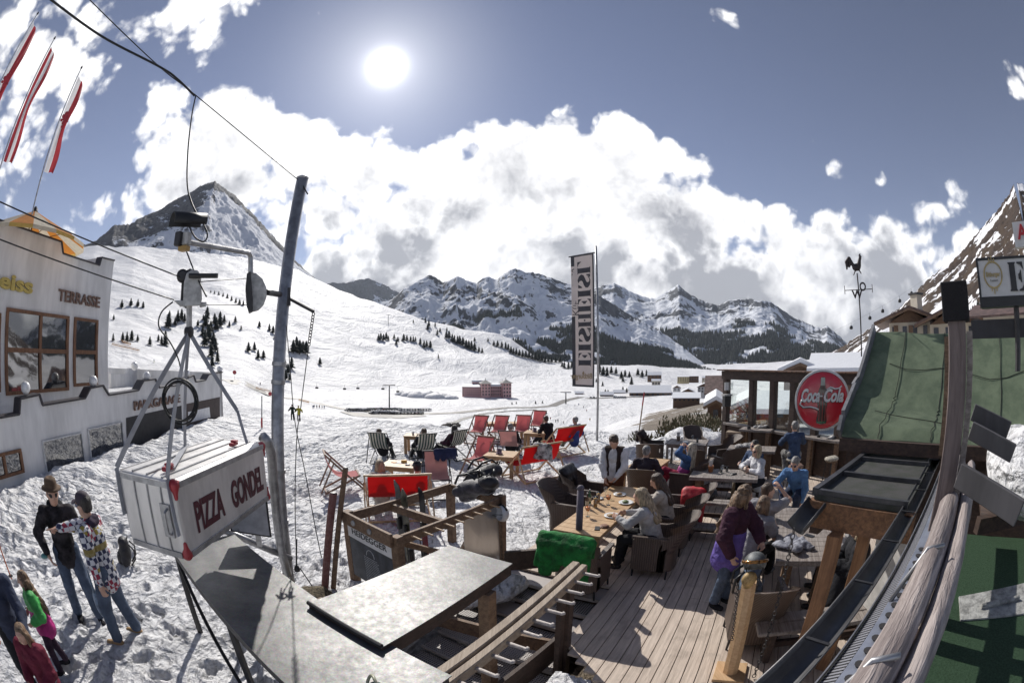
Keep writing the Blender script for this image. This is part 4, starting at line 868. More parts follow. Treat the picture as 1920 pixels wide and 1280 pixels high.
# skis, boards and poles standing in the rack
def ski(px, py, h, m, label, w=.05, tip=.12, cat='ski', foot=None):
    t_ = onz(px, py, h); f = foot or V((t_.x+.04, t_.y-.05, -.15)); d = (t_-f).normalized(); side = eb; G = []
    n = 16
    for i in range(n+1):
        u = i/n; p = f.lerp(t_, u); c = max(0, u-.86)/.14; p = p+ea*(-tip*c*c); ww = w*(1 if u < .9 else math.sqrt(max(.02, 1-((u-.9)/.1)**2)))
        G.append([p-side*ww, p+side*ww])
    o = empty('ski', label, cat, f); MB().sheet(G, .014, -ea).build('ski_blade', m, o, True); MB().box(f.lerp(t_, .5)-ea*.04, (.06, .07, .2), (side, ea, d)).build('binding', BLACK, o, bevel=.01); return o
SK1 = mat('olive_ski', (.13,.13,.09), .35, var=.3, vscale=10); SK2 = mat('black_white_ski', (.03,.03,.035), .3, var=.2); SK3 = mat('grey_ski', (.25,.25,.27), .35); SK4 = mat('crimson_ski', (.25,.03,.05), .35)
ski(757, 915, 1.22, SK1, 'wide olive ski tip standing tallest behind the rack beam', .065, .02); ski(745, 898, 1.30, SK2, 'black ski with pale tip beside the olive one', .06, .06); ski(790, 912, 1.20, SK2, 'black and white ski standing right of the olive ski', .055, .05)
ski(795, 985, .80, SK4, 'crimson ski leaning low inside the rack'); ski(768, 990, .72, SK3, 'grey ski leaning behind the right end of the chalkboard')
for i, (px, py, lab) in enumerate([(761,1008,'black ski pole standing left of the others in the rack'), (772,1012,'ski pole with a grey grip standing in the rack'), (787,1008,'thin black ski pole standing right of the others in the rack')]):
    g = onz(px, py, .62); o = empty('ski_pole', lab, 'ski pole', (g.x, g.y, -.1), group='ski poles in the rack'); MB().tube([V((g.x+.03, g.y, -.1)), g], .008, 6).build('shaft', DSTEEL, o); MB().tube([g, g+up1*.12], .018, 8).build('grip', BLACK, o)
BAGB = mat('black_nylon', (.025,.022,.028), .55, var=.3, vscale=12, bump=.6, bscale=30)
BAGG = mat('slate_nylon', (.075,.07,.085), .6, var=.3, vscale=12, bump=.6, bscale=30)
def backpack(name, c, s, m, label, rz=0, lie=0.0, strap=True):
    o = empty(name, label, 'backpack', c, rz, rot=(lie, 0, rz)); f = lambda v: tuple(V(v)*s)
    pr = [('e', f((0, 0, .24)), f((.17, .12, .26))), ('e', f((0, -.1, .15)), f((.13, .07, .13))), ('e', f((0, -.02, .44)), f((.14, .1, .09))), ('e', f((.15, 0, .14)), f((.05, .07, .1))), ('e', f((-.15, 0, .14)), f((.05, .07, .1)))]
    vs, fs = sdf(pr, .02*s, .03); vs = vs+.02*(fbm3(vs*14)[:, None]-.5); me = npmesh('pack_body', vs, fs, m); me.parent = o; CH.setdefault(o.name, []).append(me)
    for x in (-.08, .08):
        MB().tube([V(f((x, .1, .44))), V(f((x*1.3, .19, .36))), V(f((x*1.4, .2, .2))), V(f((x, .11, .06)))], .016*s, 6).build('strap', BLACK, o, True, world=False)
    MB().tube([V(f((-.04, .06, .50))), V(f((0, .08, .56))), V(f((.04, .06, .50)))], .01*s, 6).build('grab_loop', BLACK, o, True, world=False)
    MB().tube([V(f((-.11, -.13, .25))), V(f((0, -.175, .27))), V(f((.11, -.13, .25)))], .006, 5).build('zip', STEEL, o, True, world=False); return o
k1 = D1.lerp(C1, .35)+up1*1.0; backpack('backpack', k1-ea*.15-eb*.05, 1.25, BAGG, 'slate backpack lying lowest in the heap on the ski rack', .9, 1.2)
backpack('backpack', k1+eb*.08+up1*.20-ea*.05, 1.2, BAGB, 'black backpack with looped cord lying on top of the slate one', 2.2, 1.35); backpack('backpack', k1+eb*.34+up1*.10+ea*.05, 1.05, BAGB, 'black backpack with straps up at the right of the heap', .2, 1.1)
def helmet(name, c, m, label, rot, vis=None, s=1.0):
    o = empty(name, label, 'helmet', c, rot=rot); vs, fs = sdf([('e', (0, 0, 0), (.115*s, .135*s, .11*s)), ('-e', (0, .02, -.05), (.093*s, .115*s, .085*s)), ('-e', (0, .15, -.06), (.09, .08, .075))], .009, .01)
    me = npmesh('shell', vs, fs, m); me.parent = o; CH.setdefault(o.name, []).append(me)
    mb = MB()
    for x in (-.085, .085): mb.tube([V((x, -.02, -.05)), V((x*.7, .01, -.13)), V((0, .03, -.17))], .006, 5)
    mb.build('chin_strap', BLACK, o, world=False); MB().tube([V((.118*s*math.cos(a_), .137*s*math.sin(a_), .02)) for a_ in [math.pi*(.05+.9*k/12) for k in range(13)]], .018, 6).build('goggles', vis or BLACK, o, True, world=False); return o
helmet('ski_helmet', C1.lerp(B1, .06)+up1*.80+eb*.10, mat('white_helmet', (.66,.66,.66), .35, var=.06), 'white vented ski helmet hanging open side out on the rack', (1.5, .4, 2.3))
backpack('backpack', onz(238, 1060, -.08), .95, BAGB, 'black backpack standing in the snow behind the pointing man', -.8, -.15)
# ================================================================ pegged rail and the steps
RZ = .98; ra, rb_ = V((.32*2.22, 1.93*2.22, RZ)), V((-.28*2.2, .98*2.2, RZ)); rb_ = ra-ea*2.35
pr = empty('pegged_handrail', 'weathered double handrail with white pegs beside the steps', 'handrail', V((ra.x, ra.y, 0)))
MB().beam(ra-eb*.04, rb_-eb*.04, .085, .13).build('rail', WOODL, pr, bevel=.008); MB().beam(ra+eb*.055, rb_+eb*.055, .07, .10).build('rail', WOODL, pr, bevel=.008)
PEG = mat('whitewashed_peg', (.55,.50,.47), .6, var=.15, vscale=30)
for i in range(11): p = ra-ea*(.12+.205*i)+eb*.09; MB().tube([p, p+eb*.17, p+eb*.185+up1*.015], [.018, .015, .019], 8).build('peg', PEG, pr, True)
for q in (onz(1047, 1222, 0), onz(1062, 1212, 0)): MB().beam(V((q.x, q.y, -.5)), V((q.x, q.y, RZ-.02)), .10, .06, up=eb).build('post', WOODD, pr)
MATR = mat('perforated_rubber', (.02,.02,.022), .6)
def perf():
    m = bpy.data.materials.new('rubber_ring_mat'); m.use_nodes = True; t = NT(m.node_tree); b = t.n['Principled BSDF']; co = t.new('ShaderNodeTexCoord').outputs['Object']
    rot = t.new('ShaderNodeMapping', Vector=co, Rotation=(0, 0, A32)).outputs[0]; v = t.new('ShaderNodeTexVoronoi', dict(feature='F1'), Vector=rot, Scale=30.0, Randomness=0.0).outputs['Distance']
    t.set(b, 'Base Color', t.mix(t.ramp(v, .30, .42), (.008,.008,.008), (.40,.36,.34))); b.inputs['Roughness'].default_value = .5
    bn = t.new('ShaderNodeBump', Strength=1, Distance=.02, Height=t.ramp(v, .28, .44)); t.l.new(bn.outputs[0], b.inputs['Normal']); return m
PERF = perf()
stp = empty('wooden_steps', 'wooden steps with perforated black rubber mats going down from the deck', 'steps', ea*3.6-eb*2.6)
for i in range(8):
    a_ = 5.35-.33*i; z = -.06-.085*i; l_, r_ = -3.45, -1.72+.0*i
    if a_ < 3.9: r_ = -1.72-(3.9-a_)*.0
    c = [ea*a_+eb*l_, ea*a_+eb*r_, ea*(a_-.33)+eb*r_, ea*(a_-.33)+eb*l_]
    MB().prism([p+V((0, 0, z-.05)) for p in c][::-1], (0, 0, .044)).build('tread', WOODD, stp); MB().prism([(p*1.0)+V((0, 0, z-.004))+ea*(.0) for p in c][::-1], (0, 0, .014)).build('ring_mat', PERF, stp)
    MB().beam(ea*(a_-.33)+eb*l_+up1*(z-.01), ea*(a_-.33)+eb*r_+up1*(z-.01), .03, .05).build('nosing', mat('pale_nosing', (.4,.36,.33), .6), stp)
MB().beam(ea*3.55+eb*-3.9+up1*-.14, V((.50, 4.28, -.14)), .05, .20).build('stringer', WOODB, stp); MB().beam(V((-.1, 5.7, .38)), V((.82, 5.86, .38)), .05, .30).build('side_board', WOODD, stp)
MB().beam(V((.50, 4.25, -.12)), V((-.35, 3.25, -.25)), .05, .34).build('stringer', WOODD, stp)
vs, fs = sdf([('e', (-.30, 5.45, .0), (.36, .3, .14)), ('e', (-.05, 5.65, .02), (.28, .22, .14)), ('e', (-.75, 5.25, -.02), (.35, .25, .14))], .025, .1); vs = vs+.07*(fbm3(vs*6)[:, None]-.5); tag(npmesh('snow_heap', vs, fs, SNOW), 'little heap of old snow at the top of the steps', 'snow heap', kind='stuff')
vs, fs = sdf([('e', (.42, 3.35, -.3), (.3, .35, .2)), ('e', (.35, 2.9, -.35), (.4, .4, .22))], .03, .1); vs = vs+.07*(fbm3(vs*6)[:, None]-.5); tag(npmesh('snow_heap', vs, fs, SNOW), 'old snow piled between handrail and deck edge', 'snow heap', kind='stuff')

hc_ = onz(706, 1292, 1.14); o = empty('hose_coil', 'pale hose rings lying at the near end of the long counter', 'hose', hc_); PH = mat('pale_hose', (.42,.42,.30), .4)
MB().tube([hc_+eb*(.075*math.cos(a_))+V((0, 0, 1))*(.085*math.sin(a_)+.03)-ea*.02*math.sin(2*a_) for a_ in [2*math.pi*k/24 for k in range(25)]], .011, 8, cap=False).build('hose_ring', PH, o, True); MB().tube([hc_+eb*(.10+.035*math.cos(a_))+V((0, 0, 1))*(.045*math.sin(a_)+.04)-ea*.01 for a_ in [2*math.pi*k/20 for k in range(21)]], .012, 8, cap=False).build('hose_ring', PH, o, True); blob('glass_ball', mat('green_glass_ball', (.10,.17,.14), .1, spec=.9), [('e', tuple(hc_+V((0, 0, 1))*.02), (.05, .05, .045))], .009, .01, o)
# ================================================================ PEOPLE
def skin(name, c): return mat(name, c, .5, var=.06, vscale=18, spec=.4)
SKIN1 = skin('fair_skin', (.56,.34,.25)); SKIN2 = skin('tanned_skin', (.42,.23,.15))
EYE = mat('eye_dark', (.02,.015,.012), .15); LIP = mat('lip', (.38,.13,.11), .5); LENS = mat('mirror_lens', (.10,.14,.26), .08, .7, var=.3)
def cloth(name, c, var=.16, bump=2.6): return mat('cloth_'+name, c, .85, var=var, vscale=5, bump=bump, bscale=9, spec=.2)
def hairm(name, c): return mat('hair_'+name, c, .45, var=.35, vscale=30, bump=1.6, bscale=70, stretch=(1, 1, .18))
H_BLOND = hairm('blond', (.52,.40,.25)); H_BROWN = hairm('brown', (.11,.065,.04)); H_GREY = hairm('grey', (.30,.29,.28)); H_LIGHT = hairm('light_brown', (.27,.17,.10)); H_DARK = hairm('dark', (.035,.028,.025)); H_WHITE = hairm('pale_blond', (.62,.54,.42))
def ik(a, b, l1, l2, hint):
    a, b = V(a), V(b); d = b-a; L = d.length; mx = (l1+l2)*.995
    if L > mx: b = a+d*(mx/L); d = b-a; L = mx
    L = max(L, abs(l1-l2)+.02); u = d.normalized(); h = V(hint)-u*V(hint).dot(u)
    if h.length < 1e-3: h = V((0, 0, 1))-u*u.z
    h.normalize(); x = (l1*l1-l2*l2+L*L)/(2*L); y = math.sqrt(max(0, l1*l1-x*x)); return a+u*x+h*y, b
def hand_prims(w, dirv, palm_n, curl=.35, point=False, s=1.0):
    d = V(dirv).normalized(); n = V(palm_n); n = (n-d*n.dot(d)).normalized(); x = d.cross(n); P_ = []
    P_.append(('e', tuple(w+d*.045*s), (.042*s, .050*s, .017*s), [tuple(x), tuple(d), tuple(n)])); P_.append(('c', tuple(w-d*.02), tuple(w+d*.03*s), .026*s, .026*s))
    for i, (ox, L) in enumerate(((-.030, .066), (-.010, .078), (.011, .073), (.030, .058))):
        c = curl if not (point and i == 3) else .02
        if point and i == 3: L = .075
        if point and i < 3: c = 1.25
        b = w+d*.085*s+x*ox*s; p = b; ang = 0.0
        for k, f in enumerate((.45, .32, .23)):
            ang += c*(1.0+.2*i*(k > 0)); q = p+(d*math.cos(ang)+n*math.sin(ang)+x*ox*1.4*(1-c*.5))*L*f*s; r = (.0105-.0012*k)*s; P_.append(('c', tuple(p), tuple(q), r, r*.93)); p = q
    b = w+d*.02*s+x*.032*s; q = b+(d*.55+x*.62+n*.25).normalized()*.038*s; P_.append(('c', tuple(b), tuple(q), .014*s, .011*s)); P_.append(('c', tuple(q), tuple(q+(d*.85+x*.25+n*.35).normalized()*.030*s), .011*s, .009*s)); return P_
def person(label, loc, face, outfit, hip=.93, hipy=0.0, lean=3, twist=0, feet=None, hands=None, elbow=None, head=(0, 0), scale=1.0, vox=.017, group=None, knee=None, side=0, curl=(.35, .35), point=(False, False), fine=True, roll=0, parent=None, sil=None):
    root = None; t = V((math.sin(R(side)), math.sin(R(lean))*math.cos(R(side)), math.cos(R(lean))*math.cos(R(side)))); P0 = V((0, hipy, hip)); tw = R(twist); fem = outfit.get('fem', False); bk = outfit.get('bulk', 1.0)
    X = V((math.cos(tw), -math.sin(tw), 0)); X = (X-t*X.dot(t)).normalized(); F = t.cross(X)*-1 if t.cross(X).y < 0 else t.cross(X)
    N = P0+t*.49; C = P0+t*.34; sw = .165 if fem else .185; SH = [N-t*.045-X*sw, N-t*.045+X*sw]; HP = [P0+V((-.09, 0, 0)), P0+V((.09, 0, 0))]
    feet = feet or [(-.11, .02, .09), (.11, -.02, .09)]; knee = knee or [(-.1, 1, .3), (.1, 1, .3)]
    KN, AN = [], []
    for i in (0, 1): k, a_ = ik(HP[i], feet[i], .43, .42, knee[i]); KN.append(k); AN.append(a_)
    hands = hands or [tuple(P0+V((-.27, .08, -.02))), tuple(P0+V((.27, .08, -.02)))]; elbow = elbow or [(-.6, -1, -.4), (.6, -1, -.4)]
    EL, WR = [], []
    for i in (0, 1): e_, w_ = ik(SH[i], hands[i], .285, .255, elbow[i]); EL.append(e_); WR.append(w_)
    hy, hp = R(head[0]), R(head[1]); hx = V((math.cos(hy), -math.sin(hy), 0)); hf = V((math.sin(hy)*math.cos(hp), math.cos(hy)*math.cos(hp), math.sin(hp))); hu = hx.cross(hf); B = [tuple(hx), tuple(hf), tuple(hu)]
    HB = N+t*.045; HC = HB+hu*.125+hf*.025; H = lambda x, y, z: tuple(HC+hx*x+hf*y+hu*z)
    body = [('e', tuple(P0+t*.02), (.145, .105, .12)), ('c', tuple(P0+t*.08), tuple(C), .115, .125), ('e', tuple(C), (.155, .115, .15)), ('c', tuple(SH[0]), tuple(SH[1]), .062, .062), ('c', tuple(N-t*.03), tuple(HB+hu*.05), .058, .052)]
    for i in (0, 1):
        body += [('c', tuple(HP[i]), tuple(KN[i]), .088, .058), ('c', tuple(KN[i]), tuple(AN[i]), .055, .038), ('c', tuple(SH[i]), tuple(EL[i]), .050, .040), ('c', tuple(EL[i]), tuple(WR[i]), .039, .026)]
    hd = [('e', H(0, -.012, .045), (.076, .096, .088), B), ('e', H(0, .012, -.02), (.063, .078, .092), B), ('e', H(0, .045, -.085), (.034, .036, .026), B), ('c', H(0, .088, .01), H(0, .108, -.028), .010, .015), ('e', H(-.078, -.01, -.01), (.012, .022, .032), B), ('e', H(.078, -.01, -.01), (.012, .022, .032), B), ('e', H(0, .083, .03), (.05, .012, .012), B)]
    M_ = Matrix.LocRotScale(loc, Matrix.Rotation(-R(face), 3, 'Z').to_quaternion(), V((scale,)*3))
    vs, fs = sdf(body+hd, vox, .035)
    if fine:
        hv, hf_ = sdf([(p[0],)+p[1:] for p in hd+[('c', tuple(HB), tuple(HB+hu*.06), .054, .051)]], .0095, .012); fs = np.concatenate([fs, hf_+len(vs)]); vs = np.concatenate([vs, hv])
        for i in (0, 1):
            d_ = (WR[i]-EL[i]).normalized(); dh = V(outfit.get('handdir', (d_, d_))[i]) if outfit.get('handdir') else d_
            pn = V(outfit.get('palm', ((1, .2, -.1), (-1, .2, -.1)))[i]); hv, hf_ = sdf(hand_prims(WR[i], dh, pn if i == 0 else pn, curl[i], point[i]), .0065, .008); fs = np.concatenate([fs, hf_+len(vs)]); vs = np.concatenate([vs, hv])
    o = npmesh('person', vs, fs, outfit.get('skin', SKIN1)); o.location = loc; o.rotation_euler = (R(roll), 0, -R(face)); o.scale = (scale,)*3; tag(o, label, 'person', group)
    def kidm(name, prims, m, vx=None, k=.03, wob=.012, solid=False):
        v_, f_ = sdf(prims, vx or vox, k)
        if wob: v_ = v_+wob*1.7*(1-np.abs(2*fbm3(v_*np.array([10, 10, 17.0])+len(label), 3)-1)-.72)[:, None]*np.sign(v_-v_.mean(0))
        c = npmesh(name, v_, f_, m); c.parent = o; CH.setdefault(o.name, []).append(c); return c
    g = .018*bk
    if outfit.get('legs'):
        tr = [('e', tuple(P0-t*.01), (.152+g*.5, .118+g*.5, .115))]
        kn = outfit.get('leglen', .93)
        for i in (0, 1):
            e_ = KN[i].lerp(AN[i], kn); tr += [('c', tuple(HP[i]), tuple(KN[i]), .098+g*.4, .070+g*.4), ('c', tuple(KN[i]), tuple(e_), .068+g*.4, .055+g*.8)]
        kidm('trousers', tr, outfit['legs'])
    if outfit.get('top'):
        ln = outfit.get('len', .10); sl = outfit.get('sleeve', .93); b2 = .013 if not outfit.get('padded') else .04
        tp = [('c', tuple(P0-t*ln+V((0, .0, 0))), tuple(C), .140+b2+g*.3, .136+b2*.6), ('e', tuple(P0-t*(ln-.04)), (.165+b2, .128+b2, .12)), ('e', tuple(C), (.172+b2, .130+b2, .165)), ('c', tuple(SH[0]), tuple(SH[1]), .074+b2*.5, .074+b2*.5), ('c', tuple(N-t*.05), tuple(N+t*.012), .082, .066)]
        if fem: tp.append(('e', tuple(C+F*.07+t*.02), (.12, .075, .08)))
        for i in (0, 1):
            if sl < .5: e_ = SH[i].lerp(EL[i], sl*2); tp += [('c', tuple(SH[i]), tuple(e_), .070+b2, .066+b2)]
            else: e_ = EL[i].lerp(WR[i], min(1, (sl-.5)*2+.0)); tp += [('c', tuple(SH[i]), tuple(EL[i]), .066+b2, .054+b2), ('c', tuple(EL[i]), tuple(e_), .054+b2, .040+b2*.8)]
        kidm('top', tp, outfit['top'])
        if outfit.get('top2'):   # lower band of the jacket in a second colour
            kidm('jacket_skirt', [('c', tuple(P0-t*(ln+.01)), tuple(P0+t*.14), .162+b2+g*.3, .158+b2*.6), ('e', tuple(P0-t*(ln-.03)), (.182+b2, .150+b2, .15))], outfit['top2'])
        if outfit.get('hood'): kidm('hood', [('c', tuple(N-F*.06-X*.06+t*.02), tuple(N-F*.06+X*.06+t*.02), .055, .055), ('c', tuple(N+X*.07), tuple(N-F*.07+t*.03), .035, .04), ('c', tuple(N-X*.07), tuple(N-F*.07+t*.03), .035, .04)], outfit['hood'])
    if outfit.get('vest'):
        v_ = [('c', tuple(P0+t*.02), tuple(C), .166, .164), ('e', tuple(C), (.198, .156, .172)), ('c', tuple(SH[0].lerp(N, .25)), tuple(SH[1].lerp(N, .25)), .092, .092), ('-c', tuple(P0+F*.22+t*-.1), tuple(N+F*.15), .075, .09)]
        kidm('waistcoat', v_, outfit['vest'], wob=.004)
    if outfit.get('scarf'): kidm('scarf', [('c', tuple(N+X*.06+F*.02), tuple(N-X*.06+F*.02), .05, .05), ('c', tuple(N+F*.08), tuple(C+F*.13), .03, .045), ('c', tuple(N-F*.04+X*.04), tuple(N-F*.04-X*.04), .045, .045)], outfit['scarf'])
    for i in (0, 1):
        fd = V(outfit.get('footdir', ((-.1, 1, 0), (.1, 1, 0)))[i]).normalized(); a_ = AN[i]; q = a_+V((0, 0, -.055)); m_ = outfit.get('shoes', BLACK)
        if m_: kidm('shoe', [('c', tuple(q-fd*.03), tuple(q+fd*.14), .042, .036), ('c', tuple(a_+V((0, 0, .06))), tuple(q), .052, .046), ('e', tuple(q+fd*.05-V((0, 0, .02))), (.05, .05, .03))], m_, max(.012, vox*.8), .02, wob=0)
    hs = outfit.get('hair', (H_BROWN, 'short'))
    if hs:
        hm, st = hs; hp_ = [('e', H(0, -.022, .052), (.088, .102, .094), B)]
        cut = [('-e', H(0, .125, -.045), (.075, .085, .105), B)]
        if st == 'short': hp_ += [('e', H(0, -.05, 0), (.078, .066, .07), B)]; cut += [('-e', H(0, 0, -.12), (.2, .2, .07), B)]
        if st == 'bob': hp_ += [('e', H(0, -.03, -.03), (.098, .090, .105), B), ('c', H(-.075, .0, .02), H(-.085, .01, -.10), .03, .035), ('c', H(.075, .0, .02), H(.085, .01, -.10), .03, .035)]
        if st in ('long', 'wavy'):
            q = N-t*(.24 if st == 'long' else .33)-F*(.145 if st == 'long' else .17); w_ = .05 if st == 'long' else .06
            hp_ += [('e', H(0, -.05, -.02), (.092, .070, .10), B), ('c', H(0, -.06, -.04), tuple(q), .085, .05), ('c', H(-.06, -.04, -.02), tuple(q-X*.09), w_, .035), ('c', H(.06, -.04, -.02), tuple(q+X*.09), w_, .035), ('c', H(-.078, 0, .02), H(-.088, .01, -.13), .028, .026), ('c', H(.078, 0, .02), H(.088, .01, -.13), .028, .026)]
            if st == 'wavy':
                for k in range(9): a_ = V(H(random.uniform(-.09, .09), -.07, random.uniform(-.08, .04))); hp_.append(('c', tuple(a_), tuple(q+X*random.uniform(-.14, .14)+t*random.uniform(-.06, .12)-F*.03), .032, .024))
        kidm('hair', hp_+cut, hm, .0115, .015, wob=.006 if st != 'wavy' else .02)
    ht = outfit.get('hat')
    if ht:
        m_ = outfit['hatm']
        def lat(prof, zoff=0, tilt=0, sy=1.12):
            mb = MB(); Z = V(hu)-V(hf)*tilt; Z.normalize(); mb.lathe(V(H(0, -.012, zoff)), prof, 20, Z); ax = V(hf); c0 = V(H(0, -.012, 0))
            mb.v = [v+ax*((v-c0).dot(ax)*(sy-1)) for v in mb.v]; return mb
        if ht == 'felt': c = lat([(.135, .060), (.142, .066), (.10, .074), (.092, .078), (.088, .13), (.078, .165), (.05, .185), (.02, .170), (.001, .165)]).build('hat', m_, None, True)
        elif ht == 'cap':
            mb = lat([(.088, .035), (.091, .06), (.086, .10), (.066, .135), (.03, .152), (.001, .156)]); G = [[V(H(.075*u, .075+.085*w*(1-.35*u*u), .055-.012*w-.02*u*u)) for u in (-1, -.6, -.2, .2, .6, 1)] for w in (0, .5, 1)]; mb.sheet(G, .008, hu); c = mb.build('cap', m_, None, True)
        elif ht == 'beanie': c = lat([(.087, .01), (.093, .03), (.090, .08), (.07, .13), (.03, .155), (.001, .158)]).build('beanie', m_, None, True)
        elif ht == 'helmet': c = lat([(.09, -.02), (.108, 0), (.112, .06), (.10, .115), (.06, .15), (.001, .162)]).build('helmet', m_, None, True)
        elif ht == 'headband': c = lat([(.086, .02), (.093, .025), (.092, .075), (.084, .08)]).build('headband', m_, None, True)
        c.parent = o; CH.setdefault(o.name, []).append(c)
    if fine:
        if outfit.get('glasses'):
            mb = MB()
            for s_ in (-1, 1): mb.lathe(V(H(.034*s_, .085, .012)), [(.001, .012), (.02, .012), (.027, .004), (.026, -.004), (.001, -.006)], 12, V(hf)+V(hx)*.35*s_); mb.beam(V(H(.060*s_, .07, .018)), V(H(.083*s_, -.01, .012)), .006, .010, up=hu)
            mb.beam(V(H(-.02, .096, .018)), V(H(.02, .096, .018)), .006, .007, up=hu); c = mb.build('sunglasses', outfit.get('lens', BLACK), None); c.parent = o; CH.setdefault(o.name, []).append(c)
        else:
            for s_ in (-1, 1): c = MB().lathe(V(H(.031*s_, .079, .012)), [(.001, .010), (.009, .008), (.011, 0), (.001, -.004)], 8, hf).build('eye', EYE, None, True); c.parent = o; CH.setdefault(o.name, []).append(c)
        c = MB().lathe(V(H(0, .082, -.052)), [(.001, .006), (.014, .004), (.019, -.002), (.001, -.006)], 10, hf).build('mouth', LIP, None, True); c.parent = o; CH.setdefault(o.name, []).append(c)
    return o
# ================================================================ FURNITURE
def wicker():
    m = bpy.data.materials.new('brown_wicker'); m.use_nodes = True; t = NT(m.node_tree); b = t.n['Principled BSDF']; co = t.new('ShaderNodeTexCoord').outputs['Object']
    w1 = t.new('ShaderNodeTexWave', dict(wave_type='BANDS', bands_direction='Z'), Vector=co, Scale=26.0, Distortion=1.0, Detail=1.0).outputs['Fac']
    s = t.new('ShaderNodeSeparateXYZ', Vector=co); w2 = t.m('SINE', t.m('MULTIPLY', t.m('ADD', s.outputs[0], s.outputs[1]), 190.0)); f = t.m('ADD', t.m('MULTIPLY', w1, .6), t.m('MULTIPLY', w2, .25), clamp=True)
    n = t.noise(co, 4, 5); c = t.mix(f, (.055,.038,.030), (.20,.145,.115)); c = t.mix(t.ramp(n, .5, .8, 0, .5), c, (.22,.18,.15)); t.set(b, 'Base Color', c); b.inputs['Roughness'].default_value = .5
    bn = t.new('ShaderNodeBump', Strength=.8, Distance=.006, Height=f); t.l.new(bn.outputs[0], b.inputs['Normal']); return m
WICK = wicker(); CUSH = cloth('charcoal_cushion', (.05,.05,.055))
def make_wicker_chair():                      # faces +y
    o = empty('wicker_chair', cat='chair'); w = .30; TH = .028
    # back: tall flared panel wrapping round the corners; arms run forward from it
    def shell(path, zlo, zhi, flare, name):
        G = []
        for (x, y, fl), zh in zip(path, zhi):
            G.append([V((x*(1+flare*max(0, z-.62)), y-fl*max(0, z-.45)*.55, z)) for z in [zlo+(zh-zlo)*k/6 for k in range(7)]])
        return G
    back = [(-w, -.12, .5), (-w-.0, -.22, 1), (-.22, -.30, 1), (-.1, -.325, 1), (0, -.33, 1), (.1, -.325, 1), (.22, -.30, 1), (w, -.22, 1), (w, -.12, .5)]; mb = MB()
    G = shell(back, .12, [.80, .93, .965, .975, .98, .975, .965, .93, .80], .12, 'b'); mb.sheet(G, TH, (0, 1, 0)); mb.build('backrest', WICK, o, True)
    for s in (-1, 1):
        G = [[V((s*w, y, z)) for z in [.12+(zt-.12)*k/5 for k in range(6)]] for y, zt in ((-.2, .70), (-.05, .66), (.10, .64), (.26, .635), (.30, .60))]
        MB().sheet(G, TH, (-s, 0, 0)).box((s*(w-.004), .04, .652), (.065, .54, .03)).build('armrest', WICK, o, False)
        for y in (-.24, .27): MB().tube([V((s*(w-.02), y, .14)), V((s*(w-.01), y, 0))], .018, 6, r2=.014).build('leg', BLACK, o)
    MB().box((0, .02, .38), (2*w-.05, .52, .07)).box((0, .285, .26), (2*w-.06, .022, .28)).build('seat', WICK, o, bevel=.01)
    MB().box((0, .03, .435), (2*w-.09, .47, .045)).build('cushion', CUSH, o, bevel=.015); return o
def stripe_mat(name, a, b_, sc, trans=.35):
    m = bpy.data.materials.new(name); m.use_nodes = True; t = NT(m.node_tree); b = t.n['Principled BSDF']; co = t.new('ShaderNodeTexCoord').outputs['Object']
    x = t.new('ShaderNodeSeparateXYZ', Vector=co).outputs[0]; f = t.ramp(t.m('SINE', t.m('MULTIPLY', x, sc)), -.1, .1); c = t.mix(f, a, b_); t.set(b, 'Base Color', c); b.inputs['Roughness'].default_value = .85
    tr = t.new('ShaderNodeBsdfTranslucent', Color=c); mx = t.new('ShaderNodeMixShader', Fac=trans); t.l.new(b.outputs[0], mx.inputs[1]); t.l.new(tr.outputs[0], mx.inputs[2]); t.l.new(mx.outputs[0], t.n['Material Output'].inputs[0]); return m
STRIPE = stripe_mat('green_cream_stripes', (.05,.085,.075), (.60,.58,.52), 70); REDC = mat('red_canvas', (.62,.022,.022), .75, var=.10, vscale=3, trans=.5, bump=.3); REDSOFT = mat('backlit_red_canvas', (.80,.36,.36), .75, var=.08, vscale=3, trans=.6)  # paler red canvas: sunlight through the cloth is put into the colour
PINK = mat('worn_pink_canvas', (.62,.40,.38), .75, var=.1, trans=.5); NAVY = cloth('navy_towel', (.04,.045,.10)); PRINT = mat('pale_print', (.72,.55,.53), .8, trans=.5)
def sling(pts, w, th=.006, n=None):
    # sagging cloth between two bars; pts = side profile (y,z)
    return [[V((x, y, z-.035*(1-(2*abs(x)/w)**2)*0)) for x in (-w/2, -w/4, 0, w/4, w/2)] for y, z in pts]
